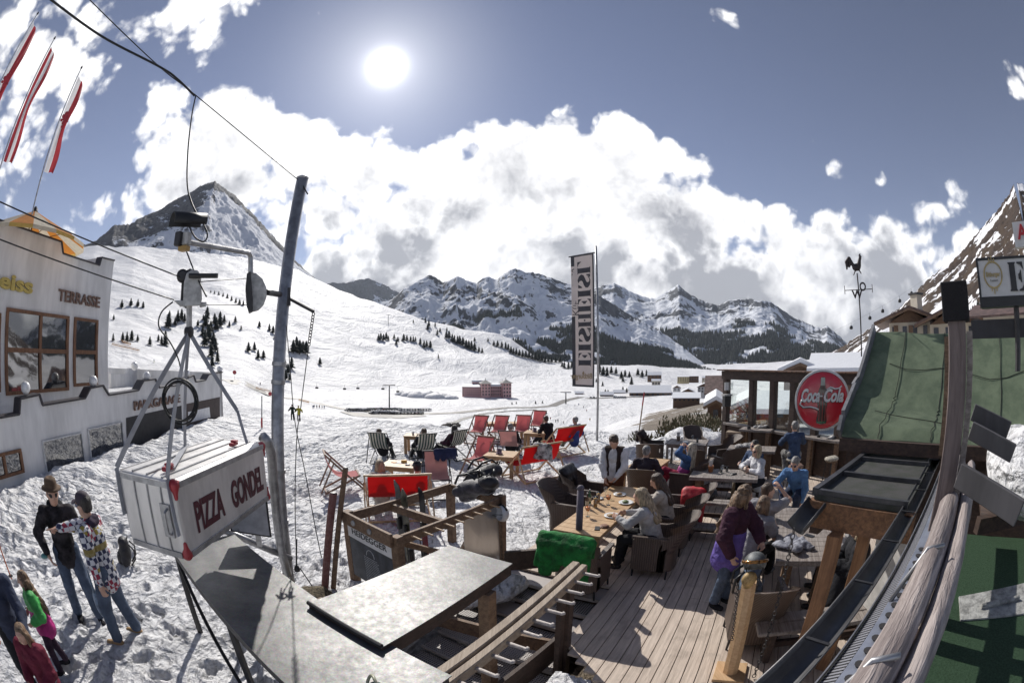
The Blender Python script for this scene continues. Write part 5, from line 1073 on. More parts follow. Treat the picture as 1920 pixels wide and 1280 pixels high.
def make_deckchair(kind, w=.58):              # faces +y; two crossing frames and a hanging canvas
    wide = w > .8; frm = WOODL if not wide else mat('varnished_beech', (.60,.40,.22), .45, var=.2, vscale=5, stretch=(1, .2, 1)); frm = {'stripe': DSTEEL, 'red': wood('brown_beech_frame', (.30,.19,.13), (.16,.09,.06)), 'pink': DSTEEL, 'wide': frm}[kind]
    o = empty('deck_chair' if not wide else 'wide_deck_chair', cat='deck chair'); h = w/2+.015; t_ = .014 if kind in ('stripe', 'pink') else .02
    A_, B_ = V((0, .52, .02)), V((0, -.46, .98)); C_, D_ = V((0, -.50, .02)), V((0, .36, .44))
    fr = MB()
    for s in (-1, 1): fr.beam(A_+V((s*h, 0, 0)), B_+V((s*h, 0, 0)), t_*1.4, t_*2.2, up=(0, 1, 1))
    fr.beam(A_+V((-h, 0, 0)), A_+V((h, 0, 0)), t_*2, t_*2); fr.beam(B_+V((-h-.02, 0, 0)), B_+V((h+.02, 0, 0)), t_*2, t_*2); fr.build('back_frame', frm, o)
    fr = MB(); h2 = h-.04
    for s in (-1, 1): fr.beam(C_+V((s*h2, 0, 0)), D_+V((s*h2, 0, 0)), t_*1.4, t_*2.2, up=(0, -1, 1))
    fr.beam(C_+V((-h2, 0, 0)), C_+V((h2, 0, 0)), t_*2, t_*2); fr.beam(D_+V((-h2-.02, 0, 0)), D_+V((h2+.02, 0, 0)), t_*2, t_*2); fr.build('seat_frame', frm, o)
    for s in (-1, 1): MB().beam(V((s*(h+.025), -.26, .78)), V((s*(h+.025), -.62, .05)), t_*1.4, t_*1.8, up=(0, 1, .4)).build('rear_strut', frm, o)
    ww = w*.93; n = 14; G = []
    for i in range(n+1):
        u = i/n; y = -.46+(.36+.46)*u; z = .98+(.44-.98)*u; sag = .40*math.sin(math.pi*min(1, u**.9))**1.0*(1-.15*u); G.append((y-.12*math.sin(math.pi*u), z-sag*.72))
    cm = {'stripe': STRIPE, 'red': REDSOFT, 'pink': PINK, 'wide': REDC}[kind]
    sl = MB().sheet([[V((x, y, z)) for x in [ww*(k/6-.5) for k in range(7)]] for y, z in G], .006, (0, -.6, .8)).build('canvas', cm, o, True)
    if kind == 'red':                          # pale printed figure and word bar on the back
        def pt(x, u): i = min(n-1, int(u*n)); f = u*n-i; a, b = V((x, *G[i])), V((x, *G[i+1])); return a.lerp(b, f)+V((0, -.010, -.006))
        pr = MB(); pr.tube([pt(.04+.10*math.sin(4.4*q), .10+.36*q) for q in [k/10 for k in range(11)]], .013, 5); pr.build('printed_motif', PRINT, o); pr = MB(); pr.tube([pt(-.18+.01*(k % 2), .08+.028*k) for k in range(9)], .016, 5); pr.build('printed_word', PRINT, o)
    return o
def make_table(w, d, h, top=.035, leg=.06, mt=None, ml=None, name='wooden_table', overhang=.04, skirt=True, benches=False):
    mt = mt or WOODL; ml = ml or mt; o = empty(name, cat='table'); nb = max(2, round(d/.16)); mb = MB()
    for i in range(nb): mb.box((0, -d/2+d*(i+.5)/nb, h-top/2), (w, d/nb-.004, top))
    mb.build('tabletop', mt, o, bevel=.004)
    for sx in (-1, 1):
        for sy in (-1, 1): MB().box((sx*(w/2-overhang-leg/2), sy*(d/2-overhang-leg/2), (h-top)/2), (leg, leg, h-top-.002)).build('leg', ml, o, bevel=.004)
    if skirt:
        mb = MB()
        for s in (-1, 1): mb.box((0, s*(d/2-overhang-leg/2), h-top-.05), (w-2*overhang-2*leg, .022, .09)); mb.box((s*(w/2-overhang-leg/2), 0, h-top-.05), (.022, d-2*overhang-2*leg, .09))
        mb.build('apron', ml, o)
    return o
def make_bench(L, h=.45, d=.30, m=None):
    m = m or WOODG; o = empty('wooden_bench', cat='bench'); MB().box((0, -d/4-.003, h-.025), (L, d/2-.006, .05)).box((0, d/4+.003, h-.025), (L, d/2-.006, .05)).build('seat', m, o, bevel=.012)
    for s in (-1, 1): MB().box((s*(L/2-.2), 0, (h-.05)/2), (.07, d*.8, h-.052)).build('leg', WOODD, o, bevel=.006)
    MB().box((0, 0, .16), (L-.4, .05, .08)).build('stretcher', WOODD, o); return o
FLEECE1 = mat('brown_sheepskin', (.34,.21,.15), .95, var=.35, vscale=22, bump=3, bscale=60); FLEECE2 = mat('cream_sheepskin', (.58,.53,.44), .95, var=.25, vscale=22, bump=3, bscale=60); FLEECE3 = mat('rust_sheepskin', (.50,.16,.09), .95, var=.3, vscale=22, bump=3, bscale=60)
def make_stool(fl):
    o = empty('bar_stool', cat='bar stool'); 
    for k in range(4): a_ = math.pi/4+k*math.pi/2; MB().tube([V((.13*math.cos(a_), .13*math.sin(a_), .70)), V((.21*math.cos(a_), .21*math.sin(a_), 0))], .011, 6).build('leg', BLACK, o)
    MB().tube([V((.185*math.cos(a_), .185*math.sin(a_), .24)) for a_ in [2*math.pi*k/20 for k in range(21)]], .008, 5, cap=False).build('foot_ring', BLACK, o)
    MB().lathe((0, 0, .70), [(.15, 0), (.155, .02), (.15, .04)], 16).build('seat', WOODB, o); blob('sheepskin_pad', fl, [('e', (0, 0, .765), (.20, .18, .065)), ('e', (.08, .03, .775), (.11, .1, .06))], .016, .03, o, .03); return o
def glassware(loc, kind, label, group=None):
    m = mat('orange_drink', (.75,.20,.03), .15, spec=.8); o = empty('drinking_glass', label, 'glass', group=group)
    if kind == 'spritz':
        MB().lathe((0, 0, 0), [(.035, 0), (.035, .004), (.005, .008), (.005, .075), (.02, .09), (.042, .13), (.040, .175)], 14).build('glass_body', GLASS, o, True); MB().lathe((0, 0, 0), [(.002, .088), (.02, .094), (.039, .13), (.038, .15), (.001, .151)], 14).build('drink', m, o, True); MB().tube([V((0, 0, .1)), V((.02, .01, .19)), V((.045, .01, .205))], .003, 5).build('straw', WHITEP, o)
    elif kind == 'wine': MB().lathe((0, 0, 0), [(.033, 0), (.033, .004), (.004, .008), (.004, .085), (.022, .10), (.038, .135), (.031, .19)], 14).build('glass_body', GLASS, o, True)
    elif kind == 'beer': MB().lathe((0, 0, 0), [(.03, 0), (.032, .02), (.036, .19)], 14).build('glass_body', GLASS, o, True); MB().lathe((0, 0, .01), [(.001, 0), (.029, .002), (.033, .15), (.001, .151)], 14).build('drink', mat('beer', (.55,.28,.06), .15), o, True)
    else: MB().lathe((0, 0, 0), [(.03, 0), (.033, .12), (.030, .121), (.028, .006)], 14).build('glass_body', GLASS, o, True)
    o.location = loc; return o
def bottle(loc, m, label, h=.25, group=None):
    o = empty('glass_bottle', label, 'bottle', group=group); MB().lathe((0, 0, 0), [(.028, 0), (.031, .01), (.031, h*.58), (.013, h*.78), (.012, h*.97), (.001, h*.97)], 12).build('bottle_body', m, o, True); MB().lathe((0, 0, h*.97), [(.013, 0), (.014, .018), (.001, .02)], 10).build('cap', STEEL, o); MB().lathe((0, 0, h*.2), [(.0315, 0), (.0318, .07)], 12).build('paper_label', mat('bottle_paper', (.6,.55,.4), .7), o); o.location = loc; return o
def smallbox(name, loc, size, m, label, cat, rz=0, bevel=.003, group=None): return tag(MB().box((0, 0, size[2]/2), size).build(name, m, None, bevel=bevel), label, cat, group) if False else _sb(name, loc, size, m, label, cat, rz, bevel, group)
def _sb(name, loc, size, m, label, cat, rz, bevel, group):
    o = MB().box((0, 0, size[2]/2), size).build(name, m, None, bevel=bevel); o.location = loc; o.rotation_euler = (0, 0, rz); return tag(o, label, cat, group)
def lumps(name, c, m, n, ext, r, label, cat, seed=1, vox=.018, wob=.03, m2=None, flat=.5):
    rnd = random.Random(seed); pr = []
    for i in range(n): p = V(c)+V((rnd.uniform(-1, 1)*ext[0], rnd.uniform(-1, 1)*ext[1], rnd.uniform(0, 1)*ext[2])); pr.append(('e', tuple(p), (r*rnd.uniform(.7, 1.3), r*rnd.uniform(.7, 1.3), r*flat*rnd.uniform(.7, 1.3))))
    vs, fs = sdf(pr, vox, .03); vs = vs+wob*(fbm3(vs*13.0+seed)[:, None]-.5)*2; return tag(npmesh(name, vs, fs, m), label, cat)
# ================================================================ DECK
def ac(al, a, z=0.0): return ea*al+eb*a+V((0, 0, z))
DECKW = wood('bleached_deck_boards', (.66,.55,.455), (.42,.34,.275), axis=1, scale=1.0, rough=.75)
deck = []; mb = MB(); bw = .143; i = 0; a = -3.46
while a < 8.5:
    s0 = 5.35 if a < -1.75 else (3.75-(a+1.7)*.75 if a < -.7 else 2.2); s1 = 14.9 if a > -2.2 else 13.9-(-2.2-a)*.9
    if a < -3.1: s1 = 12.6
    j = s0; first = True
    while j < s1-.05:
        ln = min(random.uniform(2.6, 4.2), s1-j); mb.beam(ac(j+.002, a+bw/2, -.0175), ac(j+ln-.003, a+bw/2, -.0175+random.uniform(-.001, .001)), bw-.011, .035); j += ln
    a += bw; i += 1
MB_deck = mb
dk = empty('deck', None, None, (0, 0, 0), -A32); dk['kind'] = 'structure'; mb.build('deck_boards', DECKW, dk)
mb = MB()
for al in np.arange(2.6, 15, .6): mb.beam(ac(al, -3.3 if al > 5.4 else -.6, -.10), ac(al, 8.4, -.10), .08, .12)
mb.beam(ac(5.4, -3.47, -.14), ac(12.6, -3.47, -.14), .03, .22); mb.build('deck_joists', WOODD, dk)
wp = onz(1067, 1064, .3); wp = V((1.02, 6.95-.55, 0)); tt = atr(1069, 917, math.hypot(wp.x, wp.y)); o = empty('round_post', 'lone grey-violet round post standing before the draped green jacket', 'post', (wp.x*.93, wp.y*.93, 0))
b_ = V((wp.x*.93, wp.y*.93, 0)); tz = atr(1069, 917, math.hypot(b_.x, b_.y)).z; MB().tube([b_-V((0, 0, .2)), V((b_.x, b_.y, tz))], .052, 14, r2=.048).build('shaft', mat('violet_grey_paint', (.14,.12,.15), .7, var=.25, vscale=9, stretch=(1, 1, .2)), o, True); MB().lathe(V((b_.x, b_.y, tz)), [(.05, -.002), (.052, .03), (.03, .06), (.001, .066)], 14).build('top', mat('violet_grey_paint', (.14,.12,.15)), o, True)
ST = -A32                                        # rz that points local +y along the boards
def at(al, a, z=0): p = ac(al, a, z); return (p.x, p.y, p.z)
GW = 'wicker armchairs on the deck'
def wchair(al, a, face, label): return put('wicker', make_wicker_chair, at(al, a), -R(face), label, GW)   # face = compass azimuth
wchair(7.0, -3.15, 122, 'empty wicker armchair at the left of the dining table, nearest the snow edge'); wchair(7.95, -3.2, 122, 'wicker armchair with a dark jacket over its back, left of the dining table')
wchair(5.15, -2.10, 32, 'wicker armchair under the green jacket at the near end of the dining table'); wchair(6.1, -1.32, 300, 'wicker armchair holding the woman in the grey jumper'); wchair(6.95, -1.30, 300, 'wicker armchair behind the brunette woman'); wchair(7.65, -1.25, 300, 'empty wicker armchair third along the right side of the dining table')
wchair(9.0, -2.35, 25, 'wicker armchair holding the grey haired man'); wchair(9.75, -1.55, 310, 'wicker armchair holding the woman in red trousers'); wchair(11.6, -2.95, 20, 'wicker armchair in front of the snow heap, left of the far table'); wchair(11.2, -1.6, 30, 'wicker armchair with its back turned right behind the reclining woman')
wchair(12.9, -3.1, 110, 'tall backed wicker armchair at the far left corner of the deck'); wchair(12.6, -1.0, 270, 'wicker armchair at the right end of the far table'); wchair(11.5, -.75, 350, 'wicker armchair second from the bar at the near side of the far table'); wchair(13.9, -2.0, 190, 'wicker armchair half sunk in the snow behind the far table')
wchair(4.55, .30, 20, 'wicker armchair carrying the backpack behind the pine stand')
# dining table of the front party
OAK = wood('honey_oak', (.58,.38,.20), (.42,.26,.13), axis=1, rough=.5, bump=.15)
def tbl(key, args, loc, rz, label, group=None): return put(key, lambda: make_table(**args), loc, rz, label, group)
tbl('dining', dict(w=.72, d=2.5, h=.75, mt=OAK, leg=.07), at(6.65, -2.33), ST, 'long honey coloured dining table with plates in front of the waiter'); tbl('dining2', dict(w=.72, d=1.4, h=.75, mt=OAK, leg=.07), at(9.75, -2.5), ST-.1, 'honey coloured table beside the grey haired man')
tbl('farT', dict(w=1.2, d=.85, h=.75, mt=WOODG), at(12.75, -2.05), ST, 'grey table with napkins before the snow heap')
THK = dict(top=.07, leg=.13, mt=WOODG, ml=WOODB, skirt=False, overhang=.12)
tbl('long1', dict(w=1.45, d=.78, h=.77, **THK), at(9.25, -.62), ST, 'thick planked table where the blond couple sits', 'rustic planked tables')
tbl('long2', dict(w=.86, d=2.05, h=.77, **THK), tuple(onz(1485, 1000, 0)*0+V(at(6.15, .88))), ST, 'long planked table with a phone and folded jacket under the gutter spout', 'rustic planked tables')
tbl('long3', dict(w=1.35, d=.7, h=.77, **THK), at(12.0, -.1), ST-.1, 'planked table with sheepskins behind the couple', 'rustic planked tables')
BAR = dict(h=1.1, top=.06, leg=.11, mt=WOODG, ml=WOODB, skirt=False, overhang=.06)
tbl('bar1', dict(w=1.0, d=.55, **BAR), at(13.2, .0), ST-.25, 'high bar table by the glass windbreak', 'high bar tables'); tbl('bar2', dict(w=1.1, d=.6, **BAR), at(11.75, 2.0), ST-.7, 'high bar table below the round cola sign', 'high bar tables')
def bench(key, L, loc, rz, label, **k): return put(key, lambda: make_bench(L, **k), loc, rz, label, 'rough wooden benches on the deck')
bench('b1', 1.5, at(8.35, -.55), ST, 'low bench with the red jacket at its left end'); bench('b2', 1.5, at(10.15, -.4), ST, 'bench on the far side of the blond couple'); bench('b3', 1.9, at(6.35, .10), ST+math.pi/2, 'bench under the young man in the grey shirt'); bench('b4', 1.7, at(5.2, 1.62), ST+math.pi/2, 'bench carrying the couple under the flat roof')
bench('b5', 1.9, at(4.35, 1.25), ST+.2, 'pale rounded bench at the lower right beside the brown post', h=.46, d=.42)
bench('b6', 1.2, at(7.55, -.62), ST, 'low step bench holding the dark post and red sleeve', h=.25)
# curved wall bench steps at the rear right
cb = empty('tiered_bench', 'curved two tier timber bench along the windbreak', 'bench', at(13, 2))
mb = MB()
for tier, (rr_, h) in enumerate(((0, .45), (.45, .80))):
    pts = [ac(13.9-.1*k+rr_, -1.0+.55*k, h) if k < 4 else ac(13.6-.62*(k-3)+rr_*.4, .65+.62*(k-3)+rr_, h) for k in range(9)]
    for p, q in zip(pts, pts[1:]): mb.beam(p, q, .34, .06)
    MB().add([], [])
    for p in pts[::2]: mb.beam(V((p.x, p.y, 0)), p-V((0, 0, .03)), .08, .08, up=eb)
mb.build('seat', WOODL, cb)
mst = lambda k, f, loc, lab: put(k, lambda: make_stool(f), loc, 0, lab, 'bar stools with sheepskin pads')
mst('st1', FLEECE1, at(10.0, 1.0), 'bar stool with brown sheepskin under the man in the dark blue pullover\'s side, nearest the camera'); mst('st2', FLEECE2, at(10.75, 2.0), 'bar stool with cream sheepskin below the high table'); mst('st3', FLEECE3, at(9.7, 2.75), 'bar stool with rust red sheepskin by the black roof'); mst('st4', FLEECE2, at(10.75, 1.0), 'bar stool on which the man in the dark blue pullover sits')
PROTO['st1'][0]['label'] = 'bar stool with brown sheepskin in front of the man in the blue pullover'
# things on the dining table
def disc(loc, r, m, label, name='plate', cat='plate', food=None, group=None):
    o = MB().lathe((0, 0, 0), [(r*.55, 0), (r*.6, .004), (r, .016), (r*.98, .02), (r*.62, .009), (.001, .008)], 20).build(name, m, None, True); o.location = loc; tag(o, label, cat, group)
    if food: f = blob('food', food, [('e', (random.uniform(-.3, .3)*r, random.uniform(-.3, .3)*r, .022), (r*.38, r*.3, .022)) for _ in range(3)], .01, .012, None, .02); f.parent = o; CH.setdefault(o.name, []).append(f)
    return o
CER = mat('white_ceramic', (.72,.72,.71), .2, var=.03); FD1 = mat('salad', (.16,.22,.06), .6, var=.5, vscale=60); FD2 = mat('golden_food', (.5,.30,.12), .6, var=.4, vscale=50); TZ = .753
disc(at(6.25, -2.1, TZ), .13, CER, 'plate of food in front of the woman in the grey jumper', food=FD2); disc(at(6.95, -2.1, TZ), .13, CER, 'plate of food in front of the brunette', food=FD1); disc(at(7.35, -2.35, TZ), .12, CER, 'plate nearest the waiter', food=FD2)
glassware(at(6.1, -2.45, TZ), 'spritz', 'orange spritz glass at the near left of the dining table'); glassware(at(6.75, -2.35, TZ), 'spritz', 'orange spritz glass between the plates'); glassware(at(6.55, -2.5, TZ), 'beer', 'beer glass beside the bottles'); glassware(at(6.8, -2.55, TZ), 'beer', 'beer glass behind the bottles'); glassware(at(7.15, -2.55, TZ), 'wine', 'stemmed wine glass near the waiter')
BG = mat('brown_bottle_glass', (.09,.035,.01), .12, spec=.8); GG = mat('green_bottle_glass', (.02,.09,.035), .12, spec=.8)
bottle(at(6.48, -2.62, TZ), BG, 'brown beer bottle on the dining table'); bottle(at(6.68, -2.66, TZ), GG, 'green bottle next to the brown one on the dining table'); smallbox('phone', at(5.68, -2.12, TZ), (.075, .15, .009), BLACK, 'black phone lying flat on the near end of the dining table', 'phone', ST+.3); tag(MB().lathe(at(5.78, -2.05, TZ), [(.07, 0), (.075, .01), (.05, .03), (.001, .034)], 12).build('leather_pouch', mat('brown_leather', (.22,.10,.05), .5)), 'brown leather pouch beside the flat phone', 'pouch')
disc(at(7.0, -2.62, TZ), .09, STEEL, 'steel lidded bowl by the left armchairs', 'bowl', 'bowl')
glassware(at(9.35, -2.3, TZ), 'spritz', 'orange spritz with a straw beside the grey haired man')
# thick table: pot with menus, carafe, glasses
def planter(loc, label, m=None):
    o = empty('menu_pot', label, 'pot'); MB().lathe((0, 0, 0), [(.045, 0), (.062, .12), (.066, .12), (.066, .14), (.058, .14), (.05, .10), (.001, .1)], 14).build('pot', m or mat('terracotta', (.48,.20,.09), .7), o, True)
    for k in range(3): MB().box((.02*k-.02, .01*k, .17), (.06, .006, .16), (V((1, .2*k, 0)).normalized(), V((-.2*k, 1, 0)).normalized(), V((.15*(k-1), 0, 1)).normalized())).build('menu_card', mat('card', (.6,.58,.55), .6), o)
    o.location = loc; return o
planter(at(9.35, -.95, .77), 'terracotta pot with menus on the blond couple\'s table'); glassware(at(9.25, -.68, .77), 'wine', 'wine glass left of the sunglasses on the planked table'); glassware(at(9.35, -.72, .77), 'tumbler', 'tumbler beside the terracotta pot'); glassware(at(9.2, -.2, .77), 'wine', 'tall wine glass in front of the blond woman'); glassware(at(9.42, -.6, .77), 'tumbler', 'tumbler behind the wine glass on the planked table')
smallbox('sunglasses', at(9.2, -.42, .77), (.15, .05, .03), BLACK, 'dark folded sunglasses on the planked table', 'sunglasses', .3, .01)
planter(at(12.85, -2.35, .75), 'wooden pot with menus on the far grey table', WOODL); glassware(at(12.8, -1.9, .75), 'wine', 'wine glass on the far grey table'); glassware(at(12.7, -1.75, .75), 'tumbler', 'tumbler on the far grey table'); disc(at(12.65, -2.1, .753), .10, CER, 'small white plate on the far grey table')
smallbox('phone', at(5.95, .95, .772), (.08, .15, .009), BLACK, 'black phone on the long planked table', 'phone', .4); glassware(at(6.35, 1.0, .77), 'tumbler', 'half full tumbler on the long planked table')
COWP = mat('spotted_cowhide', (.66,.64,.62), .95, var=.1, vscale=7, col2=(.03,.022,.02), bump=1.5, bscale=50)
lumps('folded_jacket', at(5.55, .70, .79), mat('two_tone_shell', (.36,.37,.42), .7, var=.2, vscale=9, col2=(.03,.03,.05), bump=.6), 9, (.2, .17, .06), .09, 'crumpled grey and dark jacket on the near end of the long planked table', 'jacket', 3)
lumps('cowhide_pelt', at(12.1, -.3, .79), COWP, 6, (.25, .12, .03), .10, 'spotted cowhide on the table behind the sunglasses man', 'pelt', 5); lumps('cowhide_pelt', at(13.3, .15, 1.12), COWP, 6, (.25, .1, .03), .08, 'spotted cowhide on the high table by the windbreak', 'pelt', 6); lumps('cowhide_pelt', at(11.7, 2.2, 1.12), COWP, 6, (.25, .1, .03), .09, 'spotted cowhide on the high table under the cola sign', 'pelt', 7)
tag(MB().lathe(at(11.8, 1.75, 1.1), [(.05, 0), (.05, .06), (.001, .065)], 12).build('ashtray', DSTEEL), 'round dark ashtray on the high table under the cola sign', 'ashtray'); tag(MB().lathe(at(13.1, -.25, 1.1), [(.06, 0), (.055, .10), (.001, .1)], 12).build('metal_lantern', DSTEEL), 'small dark lantern on the high table by the windbreak', 'lantern')
# draped clothes
def drape(name, m, c, across, w, front, backd, label, thick=.03, seed=2, vox=.02):
    """cloth hung over a rail: falls on both sides of the line c..; across = unit vector along the rail, n = outwards"""
    n = across.cross(V((0, 0, 1))).normalized(); rnd = random.Random(seed); pr = []
    for k in range(16):
        u = (k/15-.5)*w; p = c+across*u; L = front*(.78+.26*math.sin(u*11+seed)+rnd.uniform(-.05, .05)); pr += [('c', tuple(p+V((0, 0, .01))), tuple(p+n*(.075+.02*rnd.random())+V((0, 0, -.06))), thick*1.3, thick), ('c', tuple(p+n*.075+V((0, 0, -.06))), tuple(p+n*(.10+.05*rnd.random())+across*rnd.uniform(-.04, .04)+V((0, 0, -L))), thick, thick*.9), ('c', tuple(p+V((0, 0, .01))), tuple(p-n*.07+V((0, 0, -backd))), thick*1.2, thick*.8)]
    vs, fs = sdf(pr, vox, .06); vs = vs+.02*(fbm3(vs*11.0+seed)[:, None]-.5)*2; return tag(npmesh(name, vs, fs, m), label, 'jacket')
drape('green_jacket', mat('green_fleece', (.012,.20,.035), .85, var=.3, vscale=7, bump=2), V(at(4.64, -2.12, .985)), eb, .66, .46, .2, 'bright green fleece jacket thrown over the near armchair back', .034, 4)
drape('dark_jacket', BAGB, V(at(7.95, -3.68, .97)), ea, .45, .35, .25, 'dark jacket hanging over the left armchair back', .03, 5); drape('dark_jacket', cloth('brown_coat', (.05,.035,.035)), V(at(12.75, -3.5, .95)), ea, .4, .5, .2, 'dark brown coat on the tall armchair in the far corner', .03, 6)
drape('red_jacket', mat('red_ski_shell', (.55,.02,.03), .55, var=.25, vscale=6, bump=.5), V(at(7.95, -1.08, .72)), eb, .34, .55, .35, 'red ski jacket hung over the dark post beside the bench', .05, 7); tag(lumps('black_helmet_bag', at(8.2, -.85, .60), BAGB, 3, (.06, .06, .05), .13, 'round black bag behind the red jacket', 'bag', 8, flat=.9))
tag(MB().box(V(at(7.9, -1.08, .36)), (.09, .09, .72), (eb, ea, V((0, 0, 1)))).build('short_post', WOODD, None, bevel=.005), 'short dark post under the red jacket', 'post')
# pine stand with a helmet hung on it
pb = onz(1368, 1262, 0); o = empty('pine_stand', 'fresh pine post on a square foot board with a helmet on top', 'stand', pb, 0)
MB().box(pb+V((0, 0, .02)), (.34, .34, .035), (ea, eb, V((0, 0, 1)))).build('base', WOODO, o, bevel=.004); pt = V((pb.x+.16, pb.y+.05, 1.30)); c5 = [ea*.0, 0]
q0, q1 = pb+V((0, 0, .04)), V((2.17, 3.24, 1.12)); mb = MB(); rr5 = lambda c, r: [c+(ea*math.cos(a_)+eb*math.sin(a_))*r for a_ in [math.pi/8+math.pi/4*k for k in range(8)]]
mb.v = []; mb.add(rr5(q0, .085)+rr5(q1, .078), [tuple(reversed(range(8))), tuple(range(8, 16))]+[(k, (k+1) % 8, (k+1) % 8+8, k+8) for k in range(8)]); mb.build('post', WOODO, o)
helmet('ski_helmet', q1+V((0.02, .0, .20)), mat('grey_black_helmet', (.16,.17,.17), .55, var=.9, vscale=5), 'grey and black ski helmet with bronze goggles hung on the pine stand', (.35, .1, 2.6), mat('bronze_goggle', (.35,.17,.05), .15, .6, var=.6, vscale=30), 1.0)
blob('goggle_pouch', mat('mustard_pouch', (.45,.30,.12), .6, var=.3, vscale=20), [('e', tuple(q1+V((-.05, -.06, .07))), (.08, .06, .075)), ('e', tuple(q1+V((-.03, -.03, .0))), (.06, .05, .06))], .012, .02); tag(bpy.data.objects['goggle_pouch'], 'mustard coloured pouch under the bronze goggles', 'pouch')
chain('hanging_strap', q1+V((-.14, -.02, .02)), q1+V((-.10, -.1, -.62)), 26, .013, BLACK, 'left beaded black strap hanging down the pine stand', 'strap'); chain('hanging_strap', q1+V((.13, .03, .02)), q1+V((.02, -.03, -.62)), 26, .013, BLACK, 'right beaded black strap hanging down the pine stand', 'strap')
backpack('backpack', at(4.62, .15, .47), 1.0, mat('denim_blue_nylon', (.11,.15,.21), .7, var=.35, vscale=8, bump=.6), 'blue grey backpack sitting in the armchair behind the pine stand', 1.2)
# ================================================================ SNOW TERRACE
def onsnow(x, y): return (x, y, gz(x, y)+.02)
def dchair(kind, x, y, face, label, w=.58): return put('dc_'+kind, lambda: make_deckchair(kind, w), onsnow(x, y), -R(face), label, {'stripe': 'green striped deck chairs', 'red': 'red canvas deck chairs', 'wide': 'wide red deck chairs', 'pink': 'pink backed deck chairs'}[kind])
dchair('red', -4.05, 9.95, 62, 'lone red deck chair left of the brown posts'); dchair('red', -.95, 12.35, 205, 'red deck chair at the left of the near pine table'); dchair('red', -1.35, 17.0, 200, 'leftmost red deck chair of the back row'); dchair('red', -.55, 17.0, 200, 'second red deck chair of the back row'); dchair('red', .35, 17.1, 195, 'third red deck chair of the back row'); dchair('red', 1.0, 18.6, 205, 'red deck chair standing tallest at the right end of the back row')
dchair('stripe', -4.05, 13.3, 0, 'left green striped deck chair beside the snow table'); dchair('stripe', -2.75, 13.4, 330, 'middle green striped deck chair with a person in it'); dchair('stripe', -1.95, 14.1, 310, 'right green striped deck chair with the steepest tilt')
dchair('wide', -2.35, 8.65, 342, 'wide red deck chair where the blond woman sits', 1.28); dchair('wide', .55, 11.9, 325, 'wide red deck chair with a cowhide thrown over it', 1.28); dchair('wide', 1.7, 14.9, 325, 'wide red deck chair with two people beyond the cowhide one', 1.28)
dchair('pink', -.05, 14.2, 10, 'pale pink backed deck chair with the grey haired man'); dchair('pink', -1.75, 10.2, 165, 'pale deck chair with a navy towel over its top bar')
drape('navy_towel', NAVY, V(onsnow(-1.62, 10.62))+V((0, 0, .99)), V((1, .2, 0)).normalized(), .5, .2, .2, 'navy towel over the pale deck chair', .02, 9); bpy.data.objects['navy_towel']['category'] = 'towel'
drape('cowhide_pelt', COWP, V(onsnow(.78, 11.45))+V((0, 0, .96)), V((.8, -.55, 0)).normalized()*-1, .42, .45, .3, 'black and white cowhide thrown over the wide red deck chair', .03, 11); bpy.data.objects['cowhide_pelt.003']['category'] = 'pelt'
PT = dict(h=.62, mt=OAK, ml=wood('pine_legs', (.50,.32,.17), (.36,.21,.11)), leg=.09, overhang=.02)
tbl('sn1', dict(w=.85, d=.8, **PT), onsnow(-.28, 12.1), -.25, 'pine table holding a bucket next to the near red deck chair', 'pine tables on the snow'); tbl('sn2', dict(w=.8, d=.7, **PT), onsnow(.85, 15.7), -.25, 'pine table holding a bucket by the pink deck chair', 'pine tables on the snow'); tbl('sn3', dict(w=.9, d=.7, **PT), onsnow(-2.75, 10.6), -.1, 'pine table with flyers in front of the blond woman', 'pine tables on the snow')
tbl('sn4', dict(w=1.7, d=.6, **PT), onsnow(-.4, 18.0), .05, 'long pine table behind the back row of red deck chairs', 'pine tables on the snow'); tbl('sn5', dict(w=.9, d=.6, **PT), onsnow(-3.2, 14.8), .0, 'small table between the green striped deck chairs', 'pine tables on the snow')
TIN = mat('printed_tin', (.42,.30,.32), .4, .4, var=.4, vscale=25)
for x, y, lab in ((-.35, 12.05, 'printed tin bucket on the nearer pine table'), (.8, 15.7, 'printed tin bucket on the pine table by the pink chair'), (-.3, 18.0, 'small dark lantern on the long back table')):
    o = tag(MB().lathe((0, 0, 0), [(.09, 0), (.10, .012), (.07, .02), (.075, .14), (.07, .14), (.065, .03), (.001, .03)], 16).build('tin_bucket', TIN, None, True), lab, 'bucket'); q = onsnow(x, y); o.location = (q[0], q[1], q[2]+.625)
for dx, dy, c, lab in ((-.2, .1, (.65,.30,.06), 'orange flyer on the blond woman\'s table'), (.05, .15, (.70,.42,.10), 'yellow menu card standing on the blond woman\'s table'), (-.05, .05, (.66,.66,.66), 'white napkin on the blond woman\'s table')):
    q = onsnow(-2.75+dx, 10.6+dy); smallbox('paper_card', (q[0], q[1], q[2]+.625), (.14, .10, .06 if 'menu' in lab else .006), mat('paper_'+lab[:3], c, .6), lab, 'card', dx*3)
for dx, lab in ((.2, 'dark dish on the blond woman\'s table'), (.36, 'grey ashtray at the right edge of the blond woman\'s table')): q = onsnow(-2.75+dx, 10.5); disc((q[0], q[1], q[2]+.625), .07, DSTEEL, lab, 'dish', 'dish')
for x, y, lab in ((-3.35, 14.75, 'white mug on the table of the striped chairs'), (-3.1, 14.85, 'paper cup on the table of the striped chairs')): q = onsnow(x, y); o = tag(MB().lathe((0, 0, 0), [(.035, 0), (.042, .11), (.038, .11), (.03, .01), (.001, .01)], 12).build('mug', CER, None, True), lab, 'mug'); o.location = (q[0], q[1], q[2]+.625)
